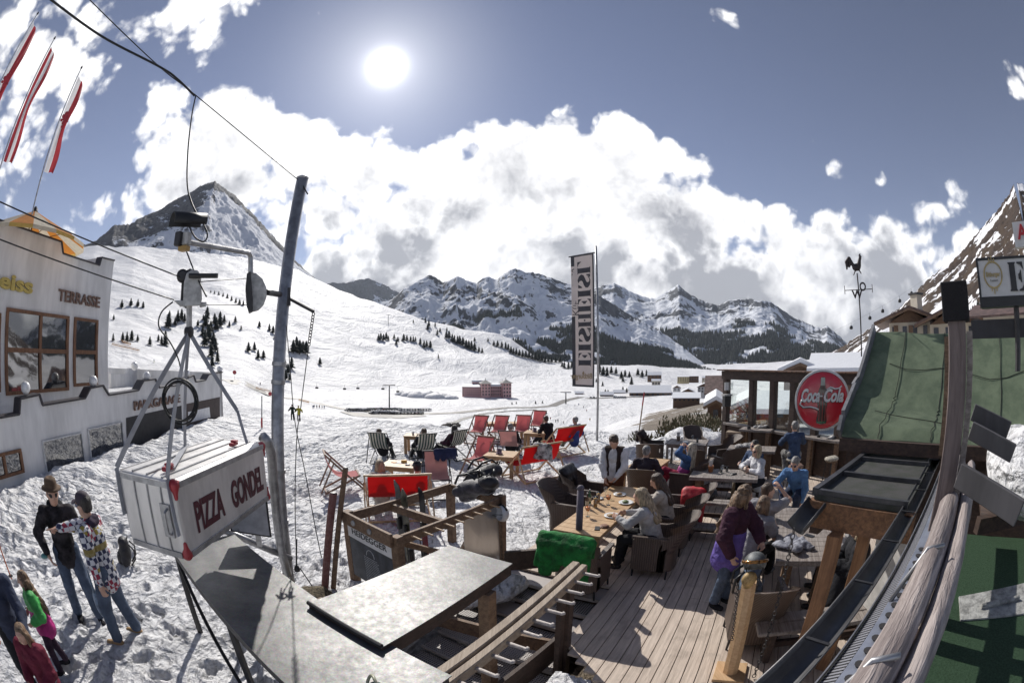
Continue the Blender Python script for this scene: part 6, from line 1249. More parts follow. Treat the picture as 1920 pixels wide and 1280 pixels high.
# banner
bp = onsnow(3.33, 17.1); zt = atr(1118, 461, math.hypot(bp[0], bp[1])).z; o = empty('banner_flag', 'tall upright banner with mirrored dark block letters on a steel pole', 'banner', bp); MB().tube([V(bp)-V((0, 0, .2)), V((bp[0], bp[1], zt))], .045, 10, r2=.04).build('pole', STEEL, o, True)
bn = V((bp[0], bp[1], 0)).normalized(); bx = V((bn.y, -bn.x, 0)); c0 = V((bp[0], bp[1], CAMZ)); LN_ = mat('banner_linen', (.68,.63,.61), .8, var=.05, vscale=2, trans=.35); BK = mat('banner_charcoal', (.085,.085,.095), .8, var=.15, trans=.1); TAN = mat('banner_gold_print', (.42,.33,.20), .8)
def bpt(px, py): return onp(px, py, c0, bn)
tl, tr_, brr, bll = bpt(1070, 481), bpt(1113, 474), bpt(1114, 726), bpt(1073, 724)
def bq(u, v, off=0):  # u across 0..1, v down 0..1
    return (tl.lerp(tr_, u)).lerp(bll.lerp(brr, u), v)-bn*(off+.05*math.sin(v*5+u*2))
G = [[bq(u, v) for u in (0, .14, .3, .6, .9, 1)] for v in [k/24 for k in range(25)]]; mb = MB(); mb.sheet(G, .006, bn); n_ = len(G)
cl_ = mb.build('cloth', [LN_, BK], o, True)
mb = MB(); mb.grid([[bq(u, v, .008) for u in (0, .07, .15)] for v in [k/24 for k in range(3)]]); mb.grid([[bq(u, v, .008) for u in (0, .07, .15)] for v in [.47+.53*k/14 for k in range(15)]]); mb.grid([[bq(u, v, .008) for u in (.93, .97, 1)] for v in [k/24 for k in range(25)]]); mb.grid([[bq(u, v, .008) for u in (.15, .5, .93)] for v in (.985, 1)]); mb.grid([[bq(u, v, .008) for u in (0, .5, 1)] for v in (0, .012)]); mb.build('dark_border', BK, cl_)
MB().tube([bpt(1066, 482), bpt(1118, 473)], .025, 6).build('top_rod', DSTEEL, o)
# letters read upwards and mirrored: unit glyph polygons in (along, across)
def g_bar(x0, x1): return [[(x0, .03), (x0, 0), (x1+.0, 0), (x1, .03), (x1-.05, .08), (x1-.05, .92), (x1, .97), (x1, 1), (x0, 1), (x0, .97), (x0+.05, .92), (x0+.05, .08)]]
STEM = g_bar(0, .42); 
def tri(x, y0, y1): return [[(x, y0), (x+.28, y0), (x+.28, y1), (x+.22, y1)]]
E_ = g_bar(0, .42)+[[(.50, 0), (.82, 0), (.84, .30), (.78, .22), (.68, .10), (.50, .05)], [(.50, 1), (.82, 1), (.84, .70), (.78, .78), (.68, .90), (.50, .95)], [(.52, .42), (.60, .38), (.66, .28), (.70, .28), (.70, .72), (.66, .72), (.60, .62), (.52, .58)]]
I_ = g_bar(.05, .50); H_ = g_bar(0, .36)+g_bar(.50, .86)+[[(.38, .44), (.48, .44), (.48, .56), (.38, .56)]]; L_ = g_bar(0, .42)+[[(.50, 0), (.80, 0), (.82, .32), (.74, .22), (.62, .08), (.50, .05)]]
def S_():
    c = []
    up_ = [(.78, .74), (.72, .90), (.48, 1.0), (.20, .95), (.03, .78), (.05, .60), (.22, .48), (.45, .38), (.52, .28), (.48, .16), (.36, .05), (.56, .0), (.80, .10), (.92, .28), (.86, .46), (.64, .58), (.42, .68), (.36, .80), (.46, .92), (.62, .88)]
    return [up_, [(.04, .04), (.04, .36), (.12, .30), (.24, .10), (.28, .04)], [(.90, .98), (.90, .66), (.84, .70), (.72, .92), (.68, .98)]]
GL = [(E_, .9), (I_, .6), (S_(), .95), (H_, .95), (E_, .9), (I_, .6), (S_(), .95), (L_, .9)]
tot = sum(w for g, w in GL); v = .845; mb = MB(); k_ = (.845-.045)/tot
for g, w in GL:
    for poly in g:
        pts = [bq(.28+.56*(y), v-x*k_, .010) for x, y in poly]; mb.prism(pts, -bn*.004)
    v -= w*k_
mb.build('lettering', BK, cl_)
text('Kühtai 2020', 'lettering', BK, bq(.03, .46, .012), (bq(.03, .10)-bq(.03, .46)), bx, .24, cl_, depth=.003, width=(bq(.03, .10)-bq(.03, .46)).length)
text('Bitburger', 'sponsor_name', TAN, bq(.90, .935, .012), -bx, (0, 0, 1), .20, cl_, depth=.003, bold=.02, width=.85); MB().prism([bq(.50, .88, .012), bq(.56, .90, .012), bq(.50, .915, .012), bq(.44, .90, .012)], -bn*.003).build('sponsor_emblem', TAN, cl_)
o = empty('piste_pole', 'slim red topped marker pole right of the banner', 'pole', onsnow(5.04, 17.27)); a = V(onsnow(5.04, 17.27)); b = atr(1208, 735, 18.0); MB().tube([a-V((0, 0, .2)), a.lerp(b, .72)], .028, 8).build('shaft', WOODL, o); MB().tube([a.lerp(b, .72), b], .028, 8).build('red_top', REDP, o)
a = gp(491, 805); o = empty('piste_pole', 'thin grey marker pole on the snow just left of the mast', 'pole', a); t1 = atr(491, 742, math.hypot(a.x, a.y)); MB().tube([a, t1], .03, 6).build('shaft', STEEL, o); MB().tube([a+V((0, 0, .1)), a.lerp(t1, .35)], .05, 6).build('sleeve', REDP, o)
# ================================================================ RIGHT: balcony rail, gutters, roofs, signs
A62 = R(62); eu = V((math.sin(A62), math.cos(A62), 0)); ev = V((-math.cos(A62), math.sin(A62), 0)); UP = V((0, 0, 1))
def uv(u, v, z=0.0): return eu*u+ev*v+V((0, 0, z))
def onu(px, py, c): return onp(px, py, eu*c, eu)
FELT = mat('black_roofing_felt', (.055,.053,.052), .8, var=.3, vscale=5, bump=.6, bscale=120, col2=(.035,.04,.03)); DGREY = mat('dark_grey_zinc', (.085,.085,.09), .45, .4, var=.15)
o = empty('gravel_felt_roof', 'low black felted roof panels with timber fascia over the bench seats', 'roof', uv(4.2, 1.0, 0))
fl, fr, bl, br = onz(1520,920,2.0), onz(1698,946,2.0), onz(1640,842,2.0), onz(1778,838,2.0); u0_ = (fl.dot(eu)+fr.dot(eu))/2; vL = (fl.dot(ev)+bl.dot(ev))/2; vR = .50; u1_ = 6.1
MB().prism([uv(u0_, vR, 1.93), uv(u0_, vL, 1.93), uv(u1_, vL, 1.93), uv(u1_, vR, 1.93)], (0, 0, .05)).build('roof_panel', FELT, o)
mb = MB()
for uu in (u0_+.03, u0_+.75, u0_+1.5, u1_): MB().beam(uv(uu, vL, 2.0), uv(uu, vR, 2.0), .05, .05).build('batten', DGREY, o)
MB().beam(uv(u0_, vL, 2.0), uv(u1_, vL, 2.0), .06, .07).build('edge_trim', DGREY, o)
MB().beam(uv(u0_+.03, vL+.05, 1.80), uv(u0_+.03, vR-.1, 1.80), .10, .25).build('fascia', wood('orange_brown_beam', (.30,.15,.07), (.10,.05,.028), axis=0), o, bevel=.005); MB().beam(uv(u0_+.04, vL-.04, 1.66), uv(u1_, vL-.04, 1.66), .10, .14).build('side_beam', WOODD, o)
pst = wood('orange_brown_post', (.34,.18,.085), (.17,.08,.04), axis=2)
q = uv(u0_+.03, vL-.20); b = atr(1484, 1268, 3.85); MB().beam(V((b.x, b.y, -.05)), V((b.x, b.y, 1.68)), .13, .13, up=eu).build('post', pst, o, bevel=.005); b = atr(1610, 1050, 4.15); MB().beam(V((b.x, b.y, -.05)), V((b.x, b.y, 1.68)), .12, .12, up=eu).build('post', pst, o, bevel=.005)
b = atr(1700, 1050, 4.7); MB().prism([atr(1650, 980, 4.9)+UP*.1, atr(1712, 975, 4.5)+UP*.1, V((*atr(1712, 975, 4.5).xy, 0)), V((*atr(1650, 980, 4.9).xy, 0))], eu*.08).build('white_panel', mat('offwhite_wall', (.55,.53,.50), .8), o)
# gutter with spout and rain chain
def half_pipe(path, r, n=10, th=.006, flip=False):
    G = []; path = [V(p) for p in path]
    for i, p in enumerate(path):
        d = (path[min(i+1, len(path)-1)]-path[max(i-1, 0)]).normalized(); s = d.cross(UP).normalized(); w = s.cross(d)
        G.append([p+s*(r*math.cos(a_))-w*(r*math.sin(a_)) for a_ in [math.pi*k/n for k in range(n+1)]])
    return MB().grid(G)
gt = empty('roof_gutter', 'long dark half round gutter running beside the balcony rail', 'gutter', uv(1, .46, 2.0))
g = half_pipe([uv(-.2, .47, 1.97), uv(2, .465, 1.97), uv(6.15, .46, 1.98)], .075).build('trough', DGREY, gt, True); sm_ = g.modifiers.new('t', 'SOLIDIFY'); sm_.thickness = .006
MB().tube([uv(-.2, .545, 1.975), uv(6.15, .535, 1.985)], .011, 8).build('rolled_edge', DGREY, gt, True)
for k in range(9): MB().beam(uv(.4+.65*k, .40, 1.985), uv(.4+.65*k, .53, 1.985), .02, .008).build('bracket', DSTEEL, gt)
sp = empty('gutter_spout', 'open black gutter spout jutting from the felt roof corner above the rain chain', 'gutter', onz(1500, 975, 1.8)); s0, s1 = atr(1532, 935, 3.95), atr(1490, 985, 3.78)
g = half_pipe([s0, s0.lerp(s1, .6), s1], .12).build('trough', DGREY, sp, True); g.modifiers.new('t', 'SOLIDIFY').thickness = .006
chain('rain_chain', (s1.x, s1.y, 1.74), (s1.x, s1.y, .02), 34, .019, DSTEEL, 'long rain chain hanging from the black spout to the deck')
# perforated cover strip
def perfm(name, sc, dark, light, m=.6):
    m_ = bpy.data.materials.new(name); m_.use_nodes = True; t = NT(m_.node_tree); b = t.n['Principled BSDF']; co = t.new('ShaderNodeTexCoord').outputs['Object']; s = t.new('ShaderNodeMapping', Vector=co, Rotation=(0, 0, -(math.pi/2-A62))).outputs[0]
    x = t.new('ShaderNodeSeparateXYZ', Vector=s).outputs[0]; f = t.ramp(t.m('SINE', t.m('MULTIPLY', x, sc)), .0, .35); t.set(b, 'Base Color', t.mix(f, light, dark)); b.inputs['Metallic'].default_value = m; b.inputs['Roughness'].default_value = .4
    bn = t.new('ShaderNodeBump', Strength=1, Distance=.006, Height=f); t.l.new(bn.outputs[0], b.inputs['Normal']); return m_
SLOT = perfm('slotted_zinc', 300, (.02,.02,.02), (.30,.30,.33))
pf = empty('perforated_flashing', 'slotted zinc flashing strip with oval holes between gutter and log rail', 'flashing', uv(1, .2, 2.2))
MB().sheet([[uv(u, .255, 2.20), uv(u, .200, 2.235)] for u in np.linspace(-.1, 4.4, 12)], .004, (0, 0, 1)).build('slotted_strip', SLOT, pf); MB().sheet([[uv(u, .198, 2.236), uv(u, .115, 2.262)] for u in np.linspace(-.1, 4.4, 12)], .004, (0, 0, 1)).build('plain_strip', mat('blue_grey_zinc', (.26,.28,.34), .4, .5), pf)
MB().beam(uv(-.1, .262, 2.20), uv(4.4, .262, 2.20), .006, .05).build('upstand', STEEL, pf)
for k in range(22): MB().lathe(uv(.5+.085*k, .155, 2.2565), [(.001, .0), (.020, 0), (.021, .003), (.001, .0035)], 10, (0, 0, 1)).build('hole_shade_disc', GARD, pf)  # dark discs laid on the zinc; the shade inside the holes is painted
# log rail
def logm():
    m = wood('silver_grey_log', (.46,.40,.375), (.13,.10,.095), axis=0, scale=.7, bump=1.0); return m
LOGM = logm(); lr = empty('log_railing', 'split weathered log hand rail running away from the camera', 'railing', uv(0, 0, 2.4)); lr.rotation_euler = (0, 0, math.pi/2-A62)
def logseg(name, v, z, r, sq, u0=-.4, u1=3.55, seed=1):
    G = []; n = 60
    for i in range(n+1):
        u = u0+(u1-u0)*i/n; ring = []
        for k in range(20):
            a_ = 2*math.pi*k/20; rr = r*(1+.05*math.sin(u*5+k*.9+seed)+.03*math.sin(u*17+k*2.1)); ring.append(uv(u, v+rr*math.cos(a_)*sq, z+rr*math.sin(a_)))
        G.append(ring+[ring[0]])
    mb = MB().grid(G); mb.add(G[0][:-1], [tuple(range(20))]); mb.add(G[-1][:-1], [tuple(reversed(range(20)))]); return mb.build(name, LOGM, lr, True)
logseg('log_half', .062, 2.40, .078, .8); logseg('log_half', -.052, 2.37, .070, .72, seed=4)
for u in (.95, 1.72): 
    MB().tube([uv(u+.02, .19, 2.24), uv(u+.03, .155, 2.34), uv(u+.05, .09, 2.475), uv(u+.09, .02, 2.482)], .011, 6).build('hook_strap', STEEL, lr, True)
MB().beam(uv(2.9, .0, 2.40), uv(2.9, .0, 1.5), .12, .12).build('log_post', WOODG, lr)
XB = mat('dark_grey_board', (.10,.095,.10), .7, var=.2, vscale=4, stretch=(1, 1, .2))  # one even dark grey, the boards' own colour
# turf floor of the balcony
TURF = mat('artificial_turf', (.042,.095,.045), .9, var=.35, vscale=60, bump=2.2, bscale=260, col2=(.02,.06,.022)); FLZ = 1.50
fl_ = MB().prism([uv(-1.0, -.06, FLZ), uv(4.55, -.06, FLZ), uv(4.55, -6, FLZ), uv(-1.0, -6, FLZ)][::-1], (0, 0, .03)).build('balcony_floor', TURF); fl_['kind'] = 'structure'
MB().prism([uv(-1.0, .0, FLZ-.3), uv(4.6, .0, FLZ-.3), uv(4.6, -6, FLZ-.3), uv(-1.0, -6, FLZ-.3)][::-1], (0, 0, .28)).build('balcony_slab', WOODD)['kind'] = 'structure'
tag(MB().prism([onz(x, y, FLZ+.032) for x, y in [(1797,1120),(1860,1108),(1945,1088),(1945,1148),(1870,1158),(1800,1164)]], (0, 0, .012)).tube([onz(1840,1136,FLZ+.06), onz(1875,1128,FLZ+.062), onz(1910,1120,FLZ+.06)], .022, 8).build('felt_strip', mat('pale_felt', (.40,.40,.38), .95, var=.25, vscale=14, bump=1)), 'pale folded felt strip lying across the green turf', 'felt strip')
tag(MB().beam(onz(1832, 985, FLZ+.10), onz(1960, 955, FLZ+.10), .10, .16).build('floor_beam', WOODD), 'dark beam closing the far edge of the green turf', 'beam')
# main post with black cap and side boards
mp = empty('corner_post', 'tall weathered square post with a black box cap', 'post', uv(2.6, .12, 1.0)); PX = wood('purplish_grey_post', (.24,.19,.175), (.10,.075,.07), axis=2)
b0, t0 = atr(1772, 1000, 2.55), atr(1793, 585, 2.62); b0 = V((t0.x, t0.y, .9)); MB().beam(b0, t0, .115, .12, up=eu).build('shaft', PX, mp, bevel=.006); MB().beam(b0-ev*.082+eu*.03, t0-ev*.082+eu*.03-UP*.1, .04, .10, up=eu).build('side_lath', WOODG, mp); bx_ = t0+UP*.03
MB().box(bx_+UP*.02, (.175, .17, .20), (ev, eu, UP)).build('cap_box', mat('black_felt_cap', (.02,.018,.02), .9, bump=1, bscale=150), mp, bevel=.006)
b2_ = atr(1782, 640, 5.3); MB().beam(V((b2_.x, b2_.y, 2.1)), V((b2_.x, b2_.y, 3.35)), .16, .05, up=eu).build('back_board', WOODB, mp)
for (x0, y0, x1, y1, h, ra_, rb2, lab) in ((1824, 772, 1892, 806, .10, 3.0, 3.0, 'upper grey cross board behind the log rail end'), (1820, 806, 1900, 850, .10, 2.75, 2.7, 'middle grey cross board over the log rail'), (1797, 890, 1912, 962, .13, 2.45, 2.3, 'lowest and largest grey cross board over the log rail')):
    p, q = atr(x0, y0, ra_), atr(x1, y1, rb2); tag(MB().beam(p, q, .03, h).build('cross_board', XB, None, bevel=.004), lab, 'board', 'boards crossing the log rail')
vs, fs = sdf([('e', tuple(atr(1938, 885, 4.8)), (.56, .60, .30)), ('e', tuple(atr(1918, 850, 5.3)), (.5, .5, .27)), ('e', tuple(atr(1985, 900, 4.6)), (.6, .6, .32))], .035, .35); tag(npmesh('snow_heap', vs*1+np.array([0, 0, 1.0])*.22*(fbm3(vs*2.4)[:, None]-.5)+.05*(fbm3(vs*6)[:, None]-.5), fs, SNOW), 'smooth rounded snow heap lying on the roof right of the post', 'snow heap', kind='stuff')
tag(MB().prism([atr(1835, 850, 5.6)-UP*.2, atr(1990, 845, 5.2)-UP*.2, atr(1990, 965, 4.75), atr(1838, 975, 4.75)], (0, 0, .04)).build('shed_roof', WOODD), 'dark roof boards carrying the rounded snow heap', 'roof')
# green felt roof
GRN = mat('green_roof_felt', (.15,.19,.12), .95, var=.30, vscale=3.5, bump=1.2, bscale=180, col2=(.10,.135,.085)); gr = empty('green_felt_roof', 'large green felt covered roof with seams and grey barge board', 'roof', uv(5.5, 0, 0))
rows = [(onu(1578,818,5.5), onu(1778,832,5.5)), (onu(1584,790,5.62), onu(1776,812,5.62)), (onu(1606,735,6.5), onu(1773,786,6.3)), (onu(1614,722,6.62), onu(1772,772,6.42)), (onu(1643,622,7.5), onu(1781,626,7.5))]
G = []
for a, b in rows:
    va, vb = a.dot(ev), -4.5; za, zb_ = a.z, b.z; u = a.dot(eu); vbm = b.dot(ev); ub = b.dot(eu); row = []
    for k in range(15):
        v = va+(vb-va)*k/14; f = (v-va)/(vbm-va); f2 = min(f, 1.15); row.append(uv(u+(ub-u)*f2, v, za+(zb_-za)*f2+.012*math.sin(k*2.3+u*5)))
    G.append(row)
MB().sheet(G, -.05, (0, 0, 1)).build('roof_sheet', GRN, gr, 'auto')
def rowpt(i, v): a, b = rows[i]; va, vbm = a.dot(ev), b.dot(ev); f = min((v-va)/(vbm-va), 1.15); u = a.dot(eu)+(b.dot(eu)-a.dot(eu))*f; return uv(u, v, a.z+(b.z-a.z)*f+.012)
SEAM = mat('tar_seam', (.012,.014,.01), .8)
for vv, dv in ((1.30, .0), (.55, -.06), (-.5, .1), (-1.4, -.1)):
    pts = []
    for i0, i1 in ((0, 1), (1, 2), (2, 3), (3, 4)):
        for k in range(4): f = k/4; pts.append(rowpt(i0, vv).lerp(rowpt(i1, vv+dv*0), f)+ev*(.02*math.sin(k*3+i0))+UP*.004)
    pts.append(rowpt(4, vv)+UP*.004); MB().tube(pts, .006, 4).build('seam', SEAM, gr)
for i, zf in ((1, .5), (3, .45)): MB().tube([rowpt(i, v).lerp(rowpt(i+1, v), zf+.06*math.sin(v*4))+UP*.004 for v in np.linspace(1.5, -3, 16)], .005, 4).build('seam', SEAM, gr)
L_ = [r[0]+ev*.03 for r in rows]
for a, b in zip(L_, L_[1:]): MB().beam(a+UP*.02, b+UP*.02, .05, .26).build('barge_board', mat('grey_barge_board', (.20,.20,.215), .6, var=.2), gr)
e0, e1 = rows[0][0], uv(5.48, -4.5, rows[0][1].z); MB().beam(e0-UP*.08-eu*.03, e1-UP*.08-eu*.03, .10, .15).build('eave_board', WOODD, gr); MB().prism([e0-UP*.15+eu*.3, e1-UP*.15+eu*.3, V((e1.x, e1.y, 0))+eu*.3, V((e0.x, e0.y, 1.2))+eu*.3], eu*.1).build('dark_wall', WOODD, gr)
# ridge bar behind the post and the second low green strip
MB().beam(atr(1822, 618, 4.6), atr(1990, 612, 4.6), .10, .16).build('sign_beam', mat('sooty_beam', (.045,.043,.047), .6), None); tag(bpy.data.objects['sign_beam'], 'sooty horizontal beam below the restaurant sign', 'beam'); 
# signs
def board_sign(name, label, px, r, th, face, root_loc):
    c = atr(*px[0], r); n = V((c.x, c.y, 0)).normalized(); pts = [onp(x, y, c, n) for x, y in px]; o = empty(name, label, 'sign', c); MB().prism(pts, n*th).build('face', face, o); return o, c, n, pts
SW = mat('sign_white', (.62,.61,.60), .35, var=.04)
sg, c, n, pts = board_sign('restaurant_sign', 'white sign board with a gold brewery ring and a black stencil E', [(1832,489),(2010,478),(2010,562),(1841,572)], 4.4, .16, SW, None)
xr = (pts[1]-pts[0]).normalized(); yu = UP; H_g = (pts[0]-pts[3]).length
MB().prism([onp(x, y, c-n*.012, n) for x, y in [(1839,557),(2010,549),(2010,567),(1841,577)]], n*.18).build('bottom_bar', BLACK, sg); MB().prism([onp(x, y, c-n*.012, n) for x, y in [(1829,489),(2010,478),(2010,474),(1829,484)]], n*.18).build('top_bar', BLACK, sg); MB().prism([onp(x, y, c-n*.010, n) for x, y in [(1829,488),(1833,488),(1842,575),(1838,576)]], n*.17).build('side_bar', BLACK, sg)
ec = onp(1895, 546, c-n*.006, n); eh = (onp(1892, 491, c, n)-onp(1897, 545, c, n)).length
for poly in E_: MB().prism([ec+xr*(x*eh*.9)+yu*(y*eh) for x, y in poly], -n*.006).build('stencil_letter', BLACK, sg)
LG = mat('gold_ring_print', (.50,.38,.17), .45); lc = onp(1862, 515, c-n*.006, n); rr_ = (onp(1880, 515, c, n)-onp(1862, 515, c, n)).length
MB().tube([lc+(xr*math.cos(a_)+yu*math.sin(a_)*1.05)*rr_*.92 for a_ in [2*math.pi*k/30 for k in range(31)]], rr_*.075, 5, cap=False).build('emblem_ring', LG, sg)
for dx, L1, L2 in ((-.25, 1.0, 1.22), (0, 1.0, 1.42), (.25, 1.0, 1.22)):
    for s_ in (1, -1): MB().beam(lc+xr*dx*rr_+yu*rr_*L1*s_-n*.003, lc+xr*dx*rr_+yu*rr_*L2*s_-n*.003, rr_*.10, .006, up=n).build('emblem_ray', LG, sg)
text('Bitburger', 'emblem_word', LG, lc-xr*rr_*.72-yu*rr_*.12-n*.003, xr, yu, rr_*.34, sg, depth=.004, bold=.03, width=rr_*1.45); text('Premium', 'emblem_word', BLACK, lc-xr*rr_*.35-yu*rr_*.5-n*.003, xr, yu, rr_*.16, sg, depth=.003, width=rr_*.8)
a = onp(1905, 572, c+n*.08, n); MB().tube([a, V((a.x, a.y, a.z-.55))], .035, 8).build('sign_post', DSTEEL, sg)
s2, c2, n2, p2_ = board_sign('red_letter_sign', 'small white sign with a red letter A at the right edge', [(1897,417),(2000,405),(2005,452),(1904,464)], 6.5, .12, SW, None)
x2 = (p2_[1]-p2_[0]).normalized(); o2 = onp(1910, 448, c2-n2*.006, n2); text('APRES', 'lettering', mat('sign_red', (.55,.03,.04), .4), o2, x2, UP, (onp(1909, 422, c2, n2)-o2).length, s2, depth=.01, bold=.03); a = onp(1930, 460, c2+n2*.06, n2); MB().tube([a, a-UP*1.2], .03, 6).build('sign_post', DSTEEL, s2)
# round cola sign
cc = atr(1542, 750, 7.35); cn = (C0-cc); cn.z = 0; cn.normalize(); CRX = UP.cross(cn).normalized(); cs = empty('round_cola_sign', 'round red cola sign with a bottle and white script in a pale rim', 'sign', cc); rs_ = .455
REDG = mat('glossy_sign_red', (.56,.025,.045), .22, var=.05, vscale=3, coat=.6); MB().lathe(cc-cn*.08, [(rs_*.9, 0), (rs_*1.03, .01), (rs_*1.06, .06), (rs_*1.05, .10), (rs_*.985, .105), (.001, .104)], 48, cn).build('rim', mat('sign_rim', (.62,.62,.62), .35), cs, 'auto')
MB().lathe(cc, [(rs_*.975, .026), (rs_*.9, .05), (rs_*.7, .068), (rs_*.4, .08), (.001, .084)], 48, cn).build('dome_face', REDG, cs, True)
q = lambda x, y, d=.09: cc+CRX*x*rs_+UP*y*rs_+cn*d
bw_ = [(.035,.80),(.04,.78),(.085,.775),(.088,.72),(.08,.70),(.082,.60),(.10,.48),(.17,.30),(.20,.10),(.185,-.12),(.155,-.32),(.17,-.52),(.20,-.66),(.19,-.76),(.05,-.80)]
CK = mat('cola_dark_glass', (.035,.008,.008), .15, coat=.6); MB().prism([q(x, y, .085) for x, y in bw_]+[q(-x, y, .085) for x, y in reversed(bw_)], cn*.006).build('bottle_picture', CK, cs)
MB().prism([q(x, y, .093) for x, y in [(-.075,.78),(.075,.78),(.082,.52),(-.082,.52)]], cn*.002).build('bottle_neck', mat('bottle_highlight', (.36,.40,.36), .3), cs)
for x0 in (-.12, .0, .11): MB().prism([q(x0, .28, .093), q(x0+.025, .28, .093), q(x0+.035, -.70, .093), q(x0+.01, -.70, .093)], cn*.002).build('bottle_shine', mat('bottle_red_shine', (.30,.03,.03), .2), cs)
MB().prism([q(x, y, .094) for x, y in [(-.17,-.70),(.17,-.70),(.14,-.77),(-.14,-.77)]], cn*.002).build('bottle_base', mat('bottle_green', (.03,.12,.05), .2), cs)
for dd_, mm, dep in ((-.012, BLACK, .098), (0, mat('script_white', (.74,.73,.74), .3), .102)):
    for body, x0, wd in (('Coca', -.80, .70), ('Cola', .05, .76)): text(body, 'script_lettering', mm, q(x0+dd_*2, -.02+dd_*2, dep), CRX, UP+CRX*.0, rs_*.42, cs, depth=.003, bold=.035, width=wd*rs_, shear=.35)
    MB().tube([q(x+dd_*2, y+dd_*2, dep) for x, y in [(-.74,.10),(-.84,-.12),(-.70,-.22),(-.45,-.20),(-.25,-.24),(-.12,-.30)]], .014, 6).build('script_swash', mm, cs, True); MB().tube([q(x+dd_*2, y+dd_*2, dep) for x, y in [(.15,.38),(.30,.46),(.48,.40),(.62,.42),(.72,.50)]], .012, 6).build('script_swash', mm, cs, True); MB().box(q(-.05+dd_, .16+dd_, dep), (.05, .004, .02), (CRX, cn, UP)).build('script_hyphen', mm, cs)
for i in range(14):
    a_, r_ = random.uniform(0, 6.28), random.uniform(.35, .85); x, y = r_*math.cos(a_), r_*math.sin(a_)
    if abs(x) > .25 and not -.3 < y < .45: MB().lathe(q(x, y, .070-.035*r_*r_), [(.022, 0), (.018, .006), (.001, .009)], 10, cn).build('painted_droplet', REDG, cs, True)
MB().beam(q(1.0, .0, -.02), q(1.25, .0, -.02), .06, .05).build('bracket', DSTEEL, cs)
# weather vane with cockerel
vb = atr(1620, 634, 8.0); vt = atr(1607, 512, 8.0); vb = V((vt.x, vt.y, vb.z)); wv_ = empty('weather_vane', 'black weather vane with a cockerel and the letters W and O', 'weather vane', vb); IRON = mat('wrought_iron', (.06,.05,.05), .6, .5)
MB().tube([vb-UP*.3, vt], .012, 8).build('rod', IRON, wv_); vn = V((vt.x, vt.y, 0)).normalized(); vx = V((vn.y, -vn.x, 0)); ar = vt-UP*.28
MB().tube([ar-vx*.27, ar+vx*.27], .007, 6).build('arm', IRON, wv_); MB().tube([ar-vn*.25, ar+vn*.25], .007, 6).build('arm', IRON, wv_)
for s_ in (-1, 1): MB().beam(ar+vx*.27*s_-UP*.06, ar+vx*.27*s_+UP*.08, .008, .01).build('arm_tip', IRON, wv_)
text('W', 'letter', IRON, ar-vx*.13-UP*.14, vx, UP, .13, wv_, depth=.01, bold=.03); text('O', 'letter', IRON, ar+vx*.02-UP*.02, vx, UP, .14, wv_, depth=.01, bold=.03, squeeze=.8)
k = lambda x, z, y=0: tuple(vt+vx*x+UP*z+vn*y)
blob('cockerel', IRON, [('e', k(0, .10), (.085, .04, .065), [tuple(vx), tuple(vn), tuple(UP)]), ('c', k(.05, .13), k(.085, .25), .045, .025), ('e', k(.095, .275), (.03, .02, .028)), ('c', k(.10, .28), k(.135, .275), .012, .003), ('c', k(.075, .30), k(.10, .32), .012, .012), ('c', k(-.05, .12), k(-.13, .25), .03, .035), ('c', k(-.13, .25), k(-.18, .20), .04, .035), ('c', k(-.18, .2), k(-.19, .08), .035, .015), ('c', k(-.10, .20), k(-.14, .12), .03, .02), ('c', k(-.02, .06), k(-.07, -.03), .014, .009), ('c', k(.04, .06), k(.08, -.01), .014, .010), ('c', k(.105, .25), k(.11, .235), .012, .008)], .008, .012, wv_)
# ================================================================ WINDBREAK beside the bar tables
w0, w1 = atr(1361, 850, 14.8), atr(1590, 850, 11.6); w0.z = w1.z = 0; wd = (w1-w0); WL = wd.length; wd.normalize(); TOPZ = 2.58
wb = empty('glass_windbreak', 'dark timber windbreak with glass panes between heavy posts', 'windbreak', w0)
def wx(px): d = ray(px, 760); n_ = wd.cross(UP); t = (w0-C0).dot(n_)/d.dot(n_); return (C0+d*t-w0).dot(wd)
xs = [wx(1362), wx(1411), wx(1450), wx(1488), wx(1530), wx(1575)]
for x in xs: MB().box(w0+wd*x+UP*(TOPZ/2), (.20, .20, TOPZ), (wd, wd.cross(UP), UP)).build('post', WOODD, wb, bevel=.01)
MB().beam(w0+wd*(xs[0]-.15)+UP*TOPZ, w0+wd*(WL+.3)+UP*TOPZ, .24, .26).build('top_beam', WOODD, wb); MB().beam(w0+wd*xs[0]+UP*1.02, w0+wd*WL+UP*1.02, .26, .08).build('shelf', WOODG, wb, bevel=.01); MB().beam(w0+wd*xs[0]+UP*.5, w0+wd*WL+UP*.5, .06, .9).build('lower_boarding', WOODD, wb)
for a, b in zip(xs, xs[1:]): MB().box(w0+wd*((a+b)/2)+UP*1.75, (b-a-.2, .012, 1.40), (wd, wd.cross(UP), UP)).build('glass_pane', GLASS, wb)
SHG = mat('cedar_shingle', (.20,.11,.07), .8, var=.4, vscale=10)
for i in range(22): p = w0+wd*(xs[0]-.15+(WL+.4)*i/21)+UP*(TOPZ+.16); MB().box(p, (.30, .42, .035), (wd, wd.cross(UP), (UP+wd*.1).normalized())).build('roof_shingle', SHG, wb)
MB().beam(w0+wd*(xs[0]-.02)+UP*.9-wd*0, w0+wd.cross(UP)*(-2.2)+wd*(-.3)+UP*.85, .08, .10).build('side_rail', WOODO, wb); MB().beam(w0+UP*.35, w0+wd.cross(UP)*(-2.2)+wd*(-.3)+UP*.3, .08, .08).build('side_rail', WOODB, wb)
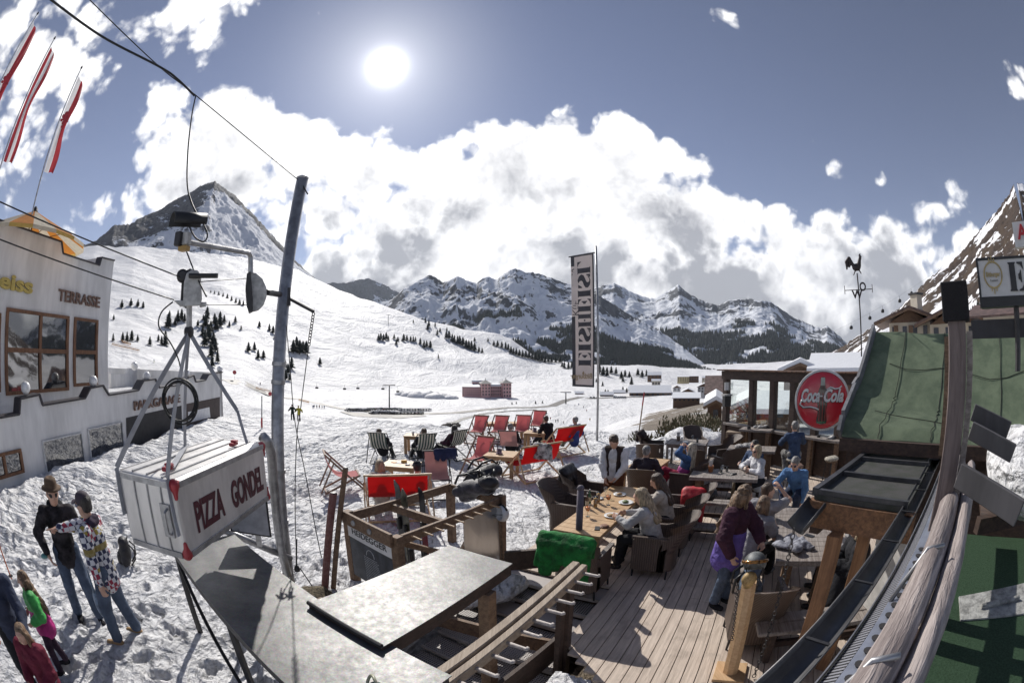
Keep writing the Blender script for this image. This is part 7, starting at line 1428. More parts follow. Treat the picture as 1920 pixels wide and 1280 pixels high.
o = empty('wall_lantern', 'dark lantern box fixed to the first windbreak post', 'lantern', w0+UP*1.75); MB().box(w0-wd*.05+UP*1.75-wd.cross(UP)*.0+V((-.1,-.12,0)), (.24, .2, .34)).build('box', DSTEEL, o, bevel=.01); MB().box(w0-wd*.05+UP*1.95+V((-.1,-.12,0)), (.3, .26, .05)).build('lid', GREYP, o)
MB().beam(w0+wd*xs[0]+UP*2.1+V((-.08,-.13,0)), w0+wd*xs[0]+UP*2.35+V((-.08,-.13,0)), .16, .04, up=wd).build('notice_sheet', WHITEP, wb)
# ================================================================ HOUSES and village
SNROOF = mat('roof_snow', (.80,.81,.83), .6, var=.04, bump=.3); PINKW = mat('pink_render', (.70,.42,.40), .8, var=.08, vscale=.4); CREAMW = mat('cream_render', (.58,.52,.42), .8, var=.06, vscale=.4); BRNW = wood('chalet_timber', (.20,.12,.075), (.09,.05,.03), axis=0); WHW = mat('white_wall', (.62,.61,.60), .8, var=.05, vscale=.4); YELW = mat('yellow_render', (.55,.46,.27), .8, var=.05); WINM = mat('small_window', (.05,.055,.07), .2); BRROOF = mat('brown_sheet_roof', (.17,.11,.09), .6, var=.25, vscale=2)
def house(name, label, px0, px1, pyb, pyt, r, wall, roof, nx=4, nz=2, depth=None, rh=.28, snow=True, gable_front=False, base_drop=3, cat='house', rot=0.0, over=.5, winh=.5):
    a, b = atr(px0, pyb, r), atr(px1, pyb, r); zt = (atr((px0+px1)/2, pyt, r)).z; zb_ = (a.z+b.z)/2; X = (b-a); X.z = 0; W_ = X.length; X.normalize(); X = Matrix.Rotation(rot, 3, 'Z') @ X; Y = UP.cross(X); c = (a+b)/2; c.z = 0; D = depth or W_*.7; H = zt-zb_
    o = empty(name, label, cat, (c.x, c.y, zb_)); P = lambda x, y, z: c+X*x*W_/2+Y*y*D+UP*(zb_+z)
    MB().prism([P(-1, 0, -base_drop), P(1, 0, -base_drop), P(1, 1, -base_drop), P(-1, 1, -base_drop)], UP*(H+base_drop)).build('walls', wall, o)
    k = over/W_*2; kd = over/D; R_ = rh*(W_ if gable_front else D); th = .25 if snow else .15; rm = MB()
    if gable_front:
        rm.prism([P(-1-k, -kd, H-.1), P(0, -kd, H+R_), P(1+k, -kd, H-.1), P(1+k, -kd, H-.1)+UP*th, P(0, -kd, H+R_)+UP*th*1.3, P(-1-k, -kd, H-.1)+UP*th], Y*D*(1+2*kd)); MB().prism([P(-1, .0, H-.02), P(1, .0, H-.02), P(0, .0, H+R_-.05)], Y*D*.98).build('gable', BRNW, o)
        MB().beam(P(-1-k, -kd-.01, H-.22), P(0, -kd-.01, H+R_-.12), .08, .2).build('barge_board', WOODB, o); MB().beam(P(1+k, -kd-.01, H-.22), P(0, -kd-.01, H+R_-.12), .08, .2).build('barge_board', WOODB, o)
    else: rm.prism([P(-1-k, -kd, H-.1), P(-1-k, .5, H+R_), P(-1-k, 1+kd, H-.1), P(-1-k, 1+kd, H-.1)+UP*th, P(-1-k, .5, H+R_)+UP*th*1.2, P(-1-k, -kd, H-.1)+UP*th], X*W_*(1+k)); MB().prism([P(-1, .02, H-.02), P(-1, .98, H-.02), P(-1, .5, H+R_-.05)], X*W_).build('gable', wall, o)
    rm.build('roof', SNROOF if snow else roof, o)
    for i in range(nx):
        for j in range(nz):
            x = -1+2*(i+.5)/nx; z = H*(j+.45)/nz; w_ = W_/nx*.42; h_ = H/nz*winh; MB().box(P(x, -.0, z)-Y*.03, (w_, .1+r*.0012, h_), (X, Y, UP)).build('window', WINM, o)
    return o, P, H
g_ = gp(912, 744, 200); r0_ = math.hypot(g_.x, g_.y)
o, P, H = house('red_hotel', 'pink hotel with snowy roofs standing alone on the valley floor', 866, 903, 741, 725, r0_, PINKW, None, 9, 4, depth=14, rh=.12, cat='hotel', rot=-.25)
def wing(px0, px1, pyb, pyt, r, wall, nx, nz, depth, name, pyr=False, rot=0):
    a, b = atr(px0, pyb, r), atr(px1, pyb, r); X = b-a; X.z = 0; W_ = X.length; X.normalize(); X = Matrix.Rotation(rot, 3, 'Z') @ X; Y = UP.cross(X); c = V(((a.x+b.x)/2, (a.y+b.y)/2, 0)); zb_ = a.z; H = atr((px0+px1)/2, pyt, r).z-zb_
    Q = lambda x, y, z: c+X*x*W_/2+Y*y*depth+UP*(zb_+z); MB().prism([Q(-1, 0, -2), Q(1, 0, -2), Q(1, 1, -2), Q(-1, 1, -2)], UP*(H+2)).build(name, wall, o)
    if pyr: ap = Q(0, .5, H+W_*.38); m_ = MB(); q4 = [Q(-1.35, -.2, H), Q(1.35, -.2, H), Q(1.35, 1.2, H), Q(-1.35, 1.2, H)]; m_.add(q4+[ap], [(0, 1, 4), (1, 2, 4), (2, 3, 4), (3, 0, 4), (3, 2, 1, 0)]); m_.build('tower_roof', mat('dark_slate', (.07,.07,.08), .7), o); MB().beam(ap-UP*.5, ap+UP*1.5, .4, .4).build('finial', DSTEEL, o)
    else: MB().prism([Q(-1.05, -.1, H), Q(1.05, -.1, H), Q(1.05, 1.1, H), Q(-1.05, 1.1, H)], UP*1.7).build('wing_roof', SNROOF, o)
    for i in range(nx):
        for j in range(nz): MB().box(Q(-1+2*(i+.5)/nx, 0, H*(j+.5)/nz)-Y*.1, (W_/nx*.45, .3, H/nz*.5), (X, Y, UP)).build('window', WINM, o)
wing(903, 920, 742, 719, r0_-8, PINKW, 3, 4, 14, 'centre_tower', True, .1); wing(920, 944, 742, 724, r0_, PINKW, 6, 3, 12, 'right_wing', rot=.15); wing(943, 959, 745, 718, r0_-6, PINKW, 3, 4, 12, 'end_tower', True, .2); wing(885, 908, 724, 716, r0_+10, PINKW, 4, 1, 8, 'attic_block')
HS = [
 ('chalet', 'dark chalet with a snow roof on the hillside above the village', 1214, 1240, 712, 703, 620, BRNW, 4, 2, {}), ('apartment_house', 'yellow apartment house above the village street', 1270, 1292, 715, 706, 600, YELW, 5, 3, dict(rh=.08)), ('apartment_house', 'brown apartment house joined right of the yellow one', 1292, 1310, 713, 705, 605, BRNW, 4, 2, dict(rh=.08)),
 ('chalet', 'low chalet left below the yellow apartment house', 1222, 1238, 722, 714, 500, CREAMW, 3, 1, {}), ('long_barn', 'long barn with a big white roof in the valley', 1180, 1258, 742, 736, 400, BRNW, 8, 1, dict(depth=26, rh=.22)), ('long_barn', 'second low barn left behind the long white roof', 1178, 1210, 737, 731, 460, BRNW, 4, 1, dict(depth=16, rh=.2)),
 ('chalet', 'brown chalet with gable towards the deck near the windbreak', 1278, 1302, 741, 735, 210, BRNW, 3, 1, dict(gable_front=True, rh=.26)), ('chalet', 'white walled chalet with a snowy gable roof', 1308, 1332, 736, 725, 240, WHW, 4, 2, dict(gable_front=True, rh=.24)), ('chalet', 'dark chalet just left of the windbreak top beam', 1328, 1350, 727, 719, 260, BRNW, 3, 1, {}),
 ('wooden_hut', 'small dark hut beside the road in mid valley', 1078, 1094, 742, 737, 420, BRNW, 2, 1, {}), ('chalet', 'little house at the road end left of the banner pole', 1058, 1070, 744, 739, 430, BRNW, 2, 1, {}), ('wooden_hut', 'low brown huts right of the banner pole at the valley edge', 1125, 1150, 745, 740, 400, BRNW, 3, 1, {}),
 ('wooden_hut', 'dark brown hut with a snow roof close behind the windbreak\'s left post', 1330, 1352, 790, 758, 34, BRNW, 1, 1, dict(gable_front=True, rh=.42, depth=6)), ('chalet', 'steep brown roof rising behind the left end of the windbreak', 1327, 1352, 748, 738, 60, BRNW, 2, 1, dict(rh=.2, depth=10, snow=False)),
 ('chalet', 'carved timber chalet with wide snow covered roof behind the cola sign', 1470, 1530, 712, 694, 34, BRNW, 5, 1, dict(gable_front=True, rh=.22, depth=10, base_drop=5)), ('chalet', 'long snow covered house roof right behind the carved chalet', 1525, 1625, 716, 693, 33, BRNW, 5, 1, dict(rh=.10, depth=9, base_drop=5)),
 ('wooden_hut', 'snow laden shed roof seen through the windbreak glass', 1380, 1440, 790, 765, 27, BRNW, 2, 1, dict(gable_front=True, rh=.25, depth=6)), ('wooden_hut', 'broad snow covered roof seen through the middle glass panes', 1425, 1500, 785, 770, 24, BRNW, 3, 1, dict(rh=.09, depth=6)),
 ('chalet', 'pair of small roofs at the road fork in the far village', 1150, 1172, 741, 736, 430, BRNW, 3, 1, {}), ('chalet', 'tiny white gabled house above the long white barn roof', 1262, 1276, 733, 727, 380, WHW, 2, 2, dict(gable_front=True, rh=.3)), ('chalet', 'small brown chalet left of the white gabled ones', 1240, 1258, 731, 726, 430, BRNW, 3, 1, {}), ('chalet', 'cream chalet high at the forest edge left of the windbreak', 1316, 1330, 714, 708, 560, CREAMW, 3, 2, {}), ('long_barn', 'flat brown station building at the edge of the brown slope', 1262, 1312, 752, 746, 190, BRNW, 6, 1, dict(depth=14, rh=.12)),
]
for nm, lab, x0, x1, yb, yt, r, wl, nx, nz, kw in HS: house(nm, lab, x0, x1, yb, yt, r, wl, BRROOF, nx, nz, **kw)
# cream house with brown roofs above the green roof
o, P, H = house('cream_house', 'cream walled house with brown shingle gables above the green roof', 1668, 1745, 634, 604, 46, CREAMW, BRROOF, 4, 1, depth=10, rh=.26, snow=False, gable_front=True, base_drop=8, over=1.6, winh=.62)
cq = atr(1720, 598, 48); MB().box(cq+UP*1.0, (1.0, 1.0, 2.6)).build('chimney', CREAMW, o); MB().box(cq+UP*2.4, (1.3, 1.3, .18)).build('chimney_cap', DSTEEL, o)
for x in (1680, 1708): q_ = atr(x, 620, 45.8); MB().box(q_, (.5, .1, 1.0), (ev, eu, UP)).build('shutter', WOODB, o)
o, P, H = house('cream_house', 'second cream gabled house half hidden by the black capped post', 1745, 1832, 634, 606, 44, CREAMW, BRROOF, 4, 1, depth=10, rh=.27, snow=False, gable_front=True, base_drop=8, over=1.6, winh=.62)
o, P, H = house('cream_house', 'third cream house with snow on its eaves below the sign', 1845, 1990, 632, 590, 36, CREAMW, BRROOF, 4, 1, depth=9, rh=.12, snow=False, base_drop=8, over=1.4, winh=.62)
for px, py in ((1598, 629), (1656, 600), (1687, 582), (1710, 548)): pass
# cable car cabins crossing the sky on the right
for i, (px, py) in enumerate([(1596,614),(1631,596),(1655,583),(1687,564),(1709,550)]):
    def mk():
        o = empty('gondola_cabin', cat='cable car'); MB().lathe((0, 0, 0), [(.5, -.9), (.9, -.7), (1.0, 0), (.9, .7), (.4, .95)], 10).build('cabin', BLACK, o, True); MB().tube([V((0, 0, .9)), V((0, 0, 2.4))], .08, 5).build('hanger', DSTEEL, o); return o
    p = atr(px, py, 240); put('cab', mk, p, 0, 'tiny dark cable car cabin against the clouds above the steep slope', 'cable car cabins in the sky')
cable('lift_rope', [atr(1560, 632, 240)+UP*2.4, atr(1631, 596, 240)+UP*2.4, atr(1709, 550, 240)+UP*2.4, atr(1780, 500, 240)+UP*2.4], .03, 'lift rope carrying the tiny cabins', DSTEEL)
# road, stream, car park
ROAD = mat('wet_road', (.16,.145,.13), .6, var=.3, vscale=.3); STREAM = mat('stream_bed', (.07,.065,.06), .5, var=.5, vscale=.5)
def strip(name, pts, w, m, lift=.15, lo=25):
    P = [gp(*p, lo) for p in pts]; Q = []
    for a, b in zip(P, P[1:]):
        n = max(1, int((b-a).length/6)); Q += [a.lerp(b, k/n) for k in range(n)]
    Q.append(P[-1]); G = []
    for i, p in enumerate(Q):
        d = (Q[min(i+1, len(Q)-1)]-Q[max(i-1, 0)]); d.z = 0; d.normalize(); s = V((d.y, -d.x, 0)); jw = w*(1+.25*math.sin(i*1.7)*(m is STREAM)); G.append([(lambda q_: V((q_.x, q_.y, gz(q_.x, q_.y)+lift)))(p+s*jw*k) for k in (-.5, 0, .5)])
    o = MB().grid(G).build(name, m); o['kind'] = 'structure'; return o
strip('road', [(425,716),(480,728),(560,748),(640,766),(700,772),(850,774),(900,769),(955,764),(1000,764),(1035,761),(1062,750),(1090,744)], 7, ROAD, lo=60); strip('stream', [(838,793),(870,785),(905,776),(950,771),(1005,768)], 4, STREAM); strip('car_park', [(650,776),(720,780),(790,778)], 12, ROAD, .2); strip('village_street', [(1100,747),(1150,745),(1200,744),(1260,738)], 9, ROAD)
def carm(c): return mat('car_paint_%d' % int(sum(c)*1000), c, .3, .1, var=.02, coat=.5)
CARC = [(.03,.03,.035), (.10,.02,.025), (.25,.25,.27), (.03,.04,.07), (.05,.05,.05), (.45,.45,.46)]
def make_car(c):
    o = empty('parked_car', cat='car'); MB().prism([V((x, -.85, z)) for x, z in [(-2.1,.35),(2.1,.35),(2.15,.7),(1.9,.92),(1.0,1.0),(-1.7,1.02),(-2.1,.85)]], (0, 1.7, 0)).build('body', carm(c), o, bevel=.06)
    MB().prism([V((x, -.74, z)) for x, z in [(-1.75,1.0),(.95,1.0),(.35,1.46),(-1.25,1.48)]], (0, 1.48, 0)).build('cabin', GLASSD, o, bevel=.05)
    for x in (-1.35, 1.35):
        for y in (-.80, .80): MB().lathe((x, y-.1, .33), [(.001, 0), (.33, 0), (.33, .2), (.001, .2)], 12, (0, 1, 0)).build('wheel', BLACK, o)
    return o
k = 0
for row, (y0, x0, x1, n) in enumerate([(770.5, 652, 690, 8), (769, 693, 750, 12), (770.0, 753, 804, 11), (776, 697, 728, 6), (776.5, 731, 790, 10), (747, 1108, 1120, 3), (746.5, 1152, 1172, 6)]):
    for i in range(n):
        p = gp(x0+(x1-x0)*i/(n-1), y0, 60); c = random.choice([0, 0, 1, 2, 3, 4, 5]); put('car%d' % c, lambda: make_car(CARC[c]), p+UP*.2, random.choice([1.2, 1.3, -1.8]), 'tiny parked car in the rows of cars along the valley road' if row < 5 else 'tiny parked car beside the village barns', 'cars parked in rows in the valley' if row < 5 else 'cars parked by the village barns')
# chairlift
def tower(px, pyt, pyb, lab):
    b = gp(px, pyb, 60); r = math.hypot(b.x, b.y); t = atr(px, pyt, r); o = empty('lift_tower', lab, 'lift tower', b); MB().tube([b-UP, t], .5, 8, r2=.35).build('mast', DSTEEL, o); n = V((b.x, b.y, 0)).normalized(); x = V((n.y, -n.x, 0)); MB().beam(t-x*4, t+x*4, .5, .5).build('crossarm', DSTEEL, o); return t, x
t1_, x1_ = tower(730, 722, 763, 'grey chairlift tower standing above the car park'); t2_, x2_ = tower(1061, 735, 757, 'second chairlift tower near the road bend'); t3_, x3_ = tower(728, 590, 608, 'lift tower high on the ski slope ridge'); 
def mchair():
    o = empty('lift_chair', cat='lift chair'); MB().tube([V((0, 0, 3.6)), V((0, 0, 1.0)), V((0, .3, .4))], .07, 5).build('hanger', DSTEEL, o); MB().box((0, .2, .3), (2.0, .6, .15)).box((0, .5, .8), (2.0, .12, .9)).build('seat', BLACK, o); return o
for px, py in ((594,729),(646,731),(671,730),(718,731),(746,736)):
    p = atr(px, py, 285); put('lchair', mchair, p, .3, 'small dark chair hanging from the chairlift rope beside the tower', 'chairs of the lift')
cable('lift_rope', [atr(560,722,285), atr(646,724,287), t1_], .05, 'chairlift rope left of the grey tower', DSTEEL); cable('lift_rope', [t1_, atr(900,735,330), t2_], .05, 'chairlift rope between the two towers', DSTEEL)
# snow mounds, rocks, fences, small signs
for i, (px, py, s) in enumerate([(770,742,9),(785,744,10),(800,744,11),(815,746,9),(828,746,8),(757,740,8),(843,747,6)]):
    p = gp(px, py, 60); vs, fs = sdf([('e', tuple(p), (s, s, s*.45)), ('e', tuple(p+V((s*.5, 0, 0))), (s*.7, s*.7, s*.35))], s/9, 1.0); vs = vs+s*.22*(fbm3(vs*.35)[:, None]-.5); tag(npmesh('snow_heap', vs, fs, SNOW), 'bulldozed snow mound in the row right of the lift tower', 'snow mound', 'bulldozed snow mounds in the valley', kind='thing')
for px, py, s in ((848,799,.26),(838,797,.2),(856,801,.17)): p = atr(px, py, 24); p.z -= .2; tag(lumps('boulder', p, mat('dark_rock', (.08,.07,.065), .9, var=.4), 4, (s, s, .3), s*.8, 'dark snow dusted boulder at the end of the stream line', 'boulder', int(px), s*.14, .12), None, None, 'boulders by the stream')
for (x0, y0, x1, y1, lab) in ((210,648,262,660,'orange safety net on the slope beside the hotel corner'), (228,643,246,648,'short orange safety net above the longer one'), (480,730,508,736,'low orange barrier beside the piste near the mast'), (560,752,580,757,'brown barrier on the piste right of the mast')):
    a, b = gp(x0, y0, 60), gp(x1, y1, 60); m_ = MB(); n = 14
    for k in range(n): m_.beam(a.lerp(b, k/n), a.lerp(b, k/n)+UP*1.6, .12, .05)
    m_.beam(a+UP*1.5, b+UP*1.5, .1, .12); m_.beam(a+UP*.8, b+UP*.8, .1, .35); tag(m_.build('safety_fence', mat('orange_net', (.60,.28,.07), .7)), lab, 'fence')
for px, py, lab in ((440,712,'red disc sign on a thin pole by the hotel corner'), (507,752,'red padded marker beside the metal mast')): p = gp(px, py, 30); o = empty('piste_sign', lab, 'sign', p); h = (p-C0).length*.016; MB().tube([p, p+UP*h], .05, 6).build('pole', DSTEEL, o); MB().lathe(p+UP*h-V((0, .05, 0)), [(.001, 0), (h*.28, 0), (h*.28, .08), (.001, .08)], 14, (p.x, p.y, 0)).build('disc', REDP, o)
# dwarf pines on the bank beyond the deck
PINE = mat('dwarf_pine_needles', (.055,.065,.028), .8, var=.5, vscale=8, col2=(.10,.065,.03))
def shrub(px, py, r, w, h, lab, m=PINE, n=None):
    p = atr(px, py, r); z = gz(p.x, p.y); p = V((p.x, p.y, max(z-.1, p.z-h*.5))); o = empty('dwarf_pine', lab, 'shrub', p, group='dwarf pines on the bank'); mb = MB(); n = n or int(500*w*h)
    for i in range(n):
        d = V((random.gauss(0, 1), random.gauss(0, 1), abs(random.gauss(0, 1)))); d.normalize(); rr = random.random()**.4; c = p+V((d.x*w*rr, d.y*w*rr, d.z*h*rr)); l_ = random.uniform(.05, .13); tip = c+(d*.5+V((random.gauss(0, .3), random.gauss(0, .3), .8))).normalized()*l_*1.5; s = V((random.gauss(0, 1), random.gauss(0, 1), random.gauss(0, .4))).normalized()*l_*.35; mb.add([c-s, tip, c+s, c-(tip-c)*.4], [(0, 1, 2), (0, 2, 3)])
    mb.build('needles', m, o); mb = MB()
    for k in range(5): a_ = k*1.3; mb.tube([p-UP*.1, p+V((math.cos(a_)*w*.5, math.sin(a_)*w*.5, h*.6))], .02, 5, r2=.008)
    mb.build('branches', BARK, o)
for a in [(1195,832,17.5,.5,.5,'small dwarf pine at the foot of the marker pole'),(1215,828,17.5,.35,.45,'little dwarf pine right of the marker pole'),(1244,815,18,.4,1.2,'upright young pine above the far armchairs'),(1262,808,19,.8,.7,'dwarf pine behind the far grey table'),(1285,796,21,1.2,.75,'broad dwarf pine in the middle of the bank'),(1310,786,24,1.4,.8,'large dwarf pine high on the bank'),(1300,812,18,1.2,.8,'dwarf pine with snow behind the far right armchair'),(1332,802,21,.9,.8,'dwarf pine close to the brown hut'),(1270,830,16.5,.6,.5,'low dwarf pine at the deck corner'),(1340,835,16.6,.6,.8,'dwarf pine touching the side rail of the windbreak')]: shrub(*a)
for px, py, r, s in ((1260,838,16.2,.9),(1320,830,16.2,1.2),(1290,815,17.6,1.0),(1225,842,16,.7)):
    p = atr(px, py, r); vs, fs = sdf([('e', (p.x, p.y, p.z-.1), (s, s*.7, s*.42)), ('e', (p.x+s*.6, p.y-.1, p.z-.2), (s*.7, s*.6, s*.35))], .05, .2); vs = vs+.16*(fbm3(vs*3.5)[:, None]-.5); tag(npmesh('snow_heap', vs, fs, SNOW), {1260:'snow heap behind the far grey table', 1320:'large snow heap by the armchair at the deck corner', 1290:'snow heap among the dwarf pines', 1225:'small snow heap left of the tall armchair'}[px], 'snow heap', kind='thing')
# ================================================================ PEOPLE in the place
JEANS = cloth('jeans', (.10,.13,.19)); JEANSD = cloth('dark_jeans', (.045,.055,.09)); BLK = cloth('black', (.022,.022,.026)); GREYC = cloth('light_grey_knit', (.46,.45,.45)); GREYT = cloth('grey_tee', (.33,.32,.34)); WHT = cloth('white_cotton', (.66,.66,.68)); CRM = cloth('cream', (.55,.50,.44)); BLUE = cloth('blue_fleece', (.11,.22,.42)); NAVYP = cloth('navy_pullover', (.06,.09,.16)); REDT = cloth('crimson_trousers', (.35,.03,.07)); LEA = cloth('brown_leather_trousers', (.13,.05,.025), bump=.3); KHA = cloth('khaki', (.30,.26,.19)); CHAR = cloth('charcoal_fleece', (.045,.04,.045), var=.5); PUR = cloth('violet_shell', (.17,.12,.42)); MAR = cloth('maroon_shell', (.075,.03,.05)); VEST = cloth('dark_brown_waistcoat', (.045,.03,.028)); TANB = mat('tan_boot', (.42,.27,.13), .7, bump=.5)
def checker():
    m = bpy.data.materials.new('harlequin_checks'); m.use_nodes = True; t = NT(m.node_tree); b = t.n['Principled BSDF']; co = t.new('ShaderNodeTexCoord').outputs['Object']; s = t.new('ShaderNodeMapping', Vector=co, Rotation=(.12, .1, .35)).outputs[0]
    s = t.vm('MULTIPLY', s, (1, .75, 1)).outputs[0]; c = t.new('ShaderNodeTexChecker', Vector=s, Scale=19.0).outputs['Fac']; z = t.new('ShaderNodeSeparateXYZ', Vector=co).outputs[2]
    v = t.new('ShaderNodeTexVoronoi', Vector=s, Scale=9.0, Randomness=.6).outputs['Color']; sp = t.new('ShaderNodeSeparateXYZ', Vector=v).outputs[0]; dark = t.mix(t.m('GREATER_THAN', sp, .62), (.035,.04,.09), (.30,.03,.06)); dark = t.mix(t.m('GREATER_THAN', sp, .84), dark, (.32,.25,.05))
    band = t.m('MULTIPLY', t.m('GREATER_THAN', z, 1.17), t.m('LESS_THAN', z, 1.24)); col = t.mix(c, (.60,.60,.63), dark); col = t.mix(t.m('MULTIPLY', band, .9), col, (.26,.20,.05)); t.set(b, 'Base Color', col); b.inputs['Roughness'].default_value = .8; return m
CHK_ = checker()
def gpz(x, y): return (x, y, gz(x, y)-.0)
# two men on the snow at the left
p = onz(172, 1165, -.09); person('man in a brown felt hat and charcoal jacket standing with one hand in his pocket', (-5.12, 2.52, gz(-5.12, 2.52)), 118, dict(top=CHAR, len=.07, legs=JEANS, shoes=BLK, hood=BLK, hair=(H_GREY, 'short'), hat='felt', hatm=mat('felt_hat', (.12,.075,.045), .9), glasses=True, bulk=1.2), feet=[(-.16, .1, .09), (.14, -.08, .09)], hands=[(-.30, .22, .92), (.27, .10, .93)], elbow=[(-1, -.6, -.3), (1, -.7, -.2)], head=(-8, -4), lean=2, scale=1.07)
person('man in a checkered anorak and dark cap pointing to the left with an outstretched arm', (-4.33, 2.62, gz(-4.33, 2.62)), -120, dict(top=CHK_, len=.13, legs=JEANS, shoes=TANB, hood=cloth('plum_hood', (.05,.035,.06)), hair=(H_DARK, 'short'), hat='cap', hatm=mat('plum_cap', (.06,.045,.06), .8), glasses=True, lens=LENS, bulk=1.3, handdir=((-.1, -.2, -1), (-.15, 1, -.15)), palm=((1, 0, 0), (-.3, -.2, -1))), feet=[(-.14, .10, .09), (.15, -.10, .09)], hands=[(-.26, -.02, .84), (-.10, .62, 1.30)], elbow=[(-1, -.6, -.2), (1, .1, -.8)], head=(12, -3), lean=3, point=(False, True), curl=(.4, .4), scale=1.07)
lumps('drinks_can', (-5.22, 2.17, .86), mat('teal_plastic', (.10,.28,.28), .4), 3, (.03, .03, .05), .05, 'teal and pink gloves held low by the man in the felt hat', 'gloves', 3, .01, .01)
bpy.data.objects['drinks_can'].name = 'gloves'
tag(blob('blue_ski_boot_bag', mat('pale_blue_plastic', (.22,.30,.42), .35, var=.3, vscale=8), [('e', (-4.62, 2.52, .36), (.07, .06, .20)), ('c', (-4.60, 2.50, .55), (-4.55, 2.48, .84), .02, .012)], .015, .02), 'pale blue bag hanging from the pointing man\'s lower hand', 'bag')
# group at the lower left corner
person('child in a bright green and magenta ski suit seen from behind', onz(118, 1262, -.09)+V((-.05, .1, 0)), 200, dict(top=mat('cloth_bright_green', (.06,.42,.09), .6, var=.2), top2=mat('cloth_magenta', (.50,.02,.22), .6, var=.15), len=.12, legs=cloth('dark_plum', (.05,.03,.05)), shoes=BLK, hood=mat('cloth_bright_green', (.06,.42,.09)), hair=(H_LIGHT, 'wavy'), fem=True, padded=True), scale=.70, feet=[(-.13, .12, .09), (.12, -.1, .09)], hands=[(-.20, .2, 1.0), (.22, .16, 1.02)], lean=4)
person('adult in a dark jacket cut off by the left edge, reaching down to the child', (-4.35, .95, gz(-4.3, .9)), 110, dict(top=JEANSD, len=.14, legs=BLK, shoes=BLK, hair=(H_BROWN, 'short'), bulk=1.2), scale=.98, lean=14, hands=[(-.2, .5, 1.05), (.2, .50, 1.12)], head=(0, -25))
person('child in a wine red hooded jacket and grey ski trousers at the lower left corner', (-3.72, .93, gz(-3.7, .9)), 150, dict(top=cloth('wine', (.16,.025,.045)), legs=cloth('slate_trousers', (.16,.19,.20)), shoes=BLK, hood=cloth('wine', (.16,.025,.045)), hair=(H_LIGHT, 'long'), padded=True), scale=.70, hands=[(-.15, .3, 1.0), (.15, .3, 1.0)])
o = empty('ski_pole', 'orange red pole rising at the left edge of the snow', 'ski pole', onz(22, 1085, -.09)); a = onz(22, 1085, -.05); MB().tube([a, atr(-8, 1000, math.hypot(a.x, a.y)+.1)], .014, 6).build('shaft', mat('orange_shaft', (.5,.12,.03), .4), o); MB().lathe(a+UP*.05, [(.001, 0), (.05, 0), (.05, .008), (.001, .01)], 10).build('basket', BLACK, o)
# waiter and the dining party
person('waiter in a white shirt, dark waistcoat and brown leather trousers standing at the table', at(8.0, -2.68), 212, dict(top=WHT, len=.02, vest=VEST, legs=LEA, shoes=BLK, scarf=WHT, hair=(H_BROWN, 'short')), hands=[(-.10, .24, .92), (.10, .25, .90)], elbow=[(-1, -.1, -.1), (1, -.1, -.1)], head=(0, -32), lean=4, scale=1.03, curl=(.5, .3), vox=.015)
SIT = dict(hip=.545, feet=[(-.13, .46, .09), (.13, .48, .09)], knee=[(-.1, .4, 1), (.1, .4, 1)])
def sit(label, al, a, face, outfit, z=0, **k):
    d = dict(SIT); d.update(k); return person(label, at(al, a, z), face, outfit, **d)
BLONDE = (H_BLOND, 'long')
sit('woman with long blond hair in a light grey jumper eating at the dining table', 6.12, -1.42, 300, dict(top=GREYC, fem=True, legs=BLK, hair=BLONDE, bulk=1.0), hipy=-.02, lean=16, hands=[(-.16, .50, .86), (.14, .46, .84)], elbow=[(-1, -.3, -.6), (1, -.3, -.6)], head=(0, -22))
sit('woman with long brown hair in a white top at the dining table', 7.0, -1.42, 300, dict(top=CRM, fem=True, legs=BLK, hair=(H_BROWN, 'long')), hipy=-.02, lean=14, hands=[(-.14, .45, .88), (.16, .46, .84)], head=(-10, -22))
sit('grey haired man in a dark jacket seen from behind in a wicker armchair', 9.0, -2.33, 28, dict(top=cloth('dark_plum_jacket', (.045,.035,.045)), legs=BLK, hair=(H_GREY, 'short'), bulk=1.3), lean=2, hands=[(-.28, .3, .72), (.26, .3, .72)])
sit('blond woman in blue and magenta jacket and red trousers leaning back, hands behind her head', 9.72, -1.62, 310, dict(top=cloth('blue_jacket', (.07,.14,.30)), top2=mat('cloth_magenta2', (.33,.03,.20), .6), fem=True, legs=REDT, hair=(H_WHITE, 'long')), lean=-16, hands=[(-.12, .02, 1.24), (.12, .02, 1.24)], elbow=[(-1, .5, .2), (1, .5, .2)], head=(0, 12), feet=[(-.12, .62, .32), (.14, .60, .12)])
sit('blond woman in a white top and sunglasses leaning on the planked table', 9.62, .12, 262, dict(top=WHT, fem=True, legs=BLK, hair=(H_BLOND, 'bob'), glasses=True), lean=10, hands=[(-.08, .34, .84), (.10, .36, .86)], elbow=[(-1, 0, -.4), (1, 0, -.4)])
sit('man in a denim blue shirt and sunglasses beside the blond woman', 10.15, .02, 258, dict(top=NAVYP, legs=KHA, hair=(H_DARK, 'short'), glasses=True, lens=LENS, bulk=1.3), lean=6, hands=[(-.16, .36, .82), (.14, .38, .82)])
sit('man in a dark blue pullover sitting with his back turned on a bar stool', 10.75, 1.0, 20, dict(top=NAVYP, legs=cloth('camouflage', (.25,.24,.23), var=.5), shoes=BLK, hair=(H_GREY, 'short'), bulk=1.3), z=.33, lean=14, hands=[(-.18, .50, .86), (.2, .5, .86)], feet=[(-.12, .28, .12), (.12, .30, .12)])
sit('grey haired man in a light blue fleece and mirrored sunglasses bending forward', 8.55, .92, 232, dict(top=BLUE, legs=JEANSD, hair=(H_GREY, 'short'), glasses=True, lens=LENS, bulk=1.2), z=.12, lean=30, hands=[(-.22, .36, .42), (.14, .46, .60)], elbow=[(-1, -.2, .2), (1, .2, 0)], head=(6, -18))
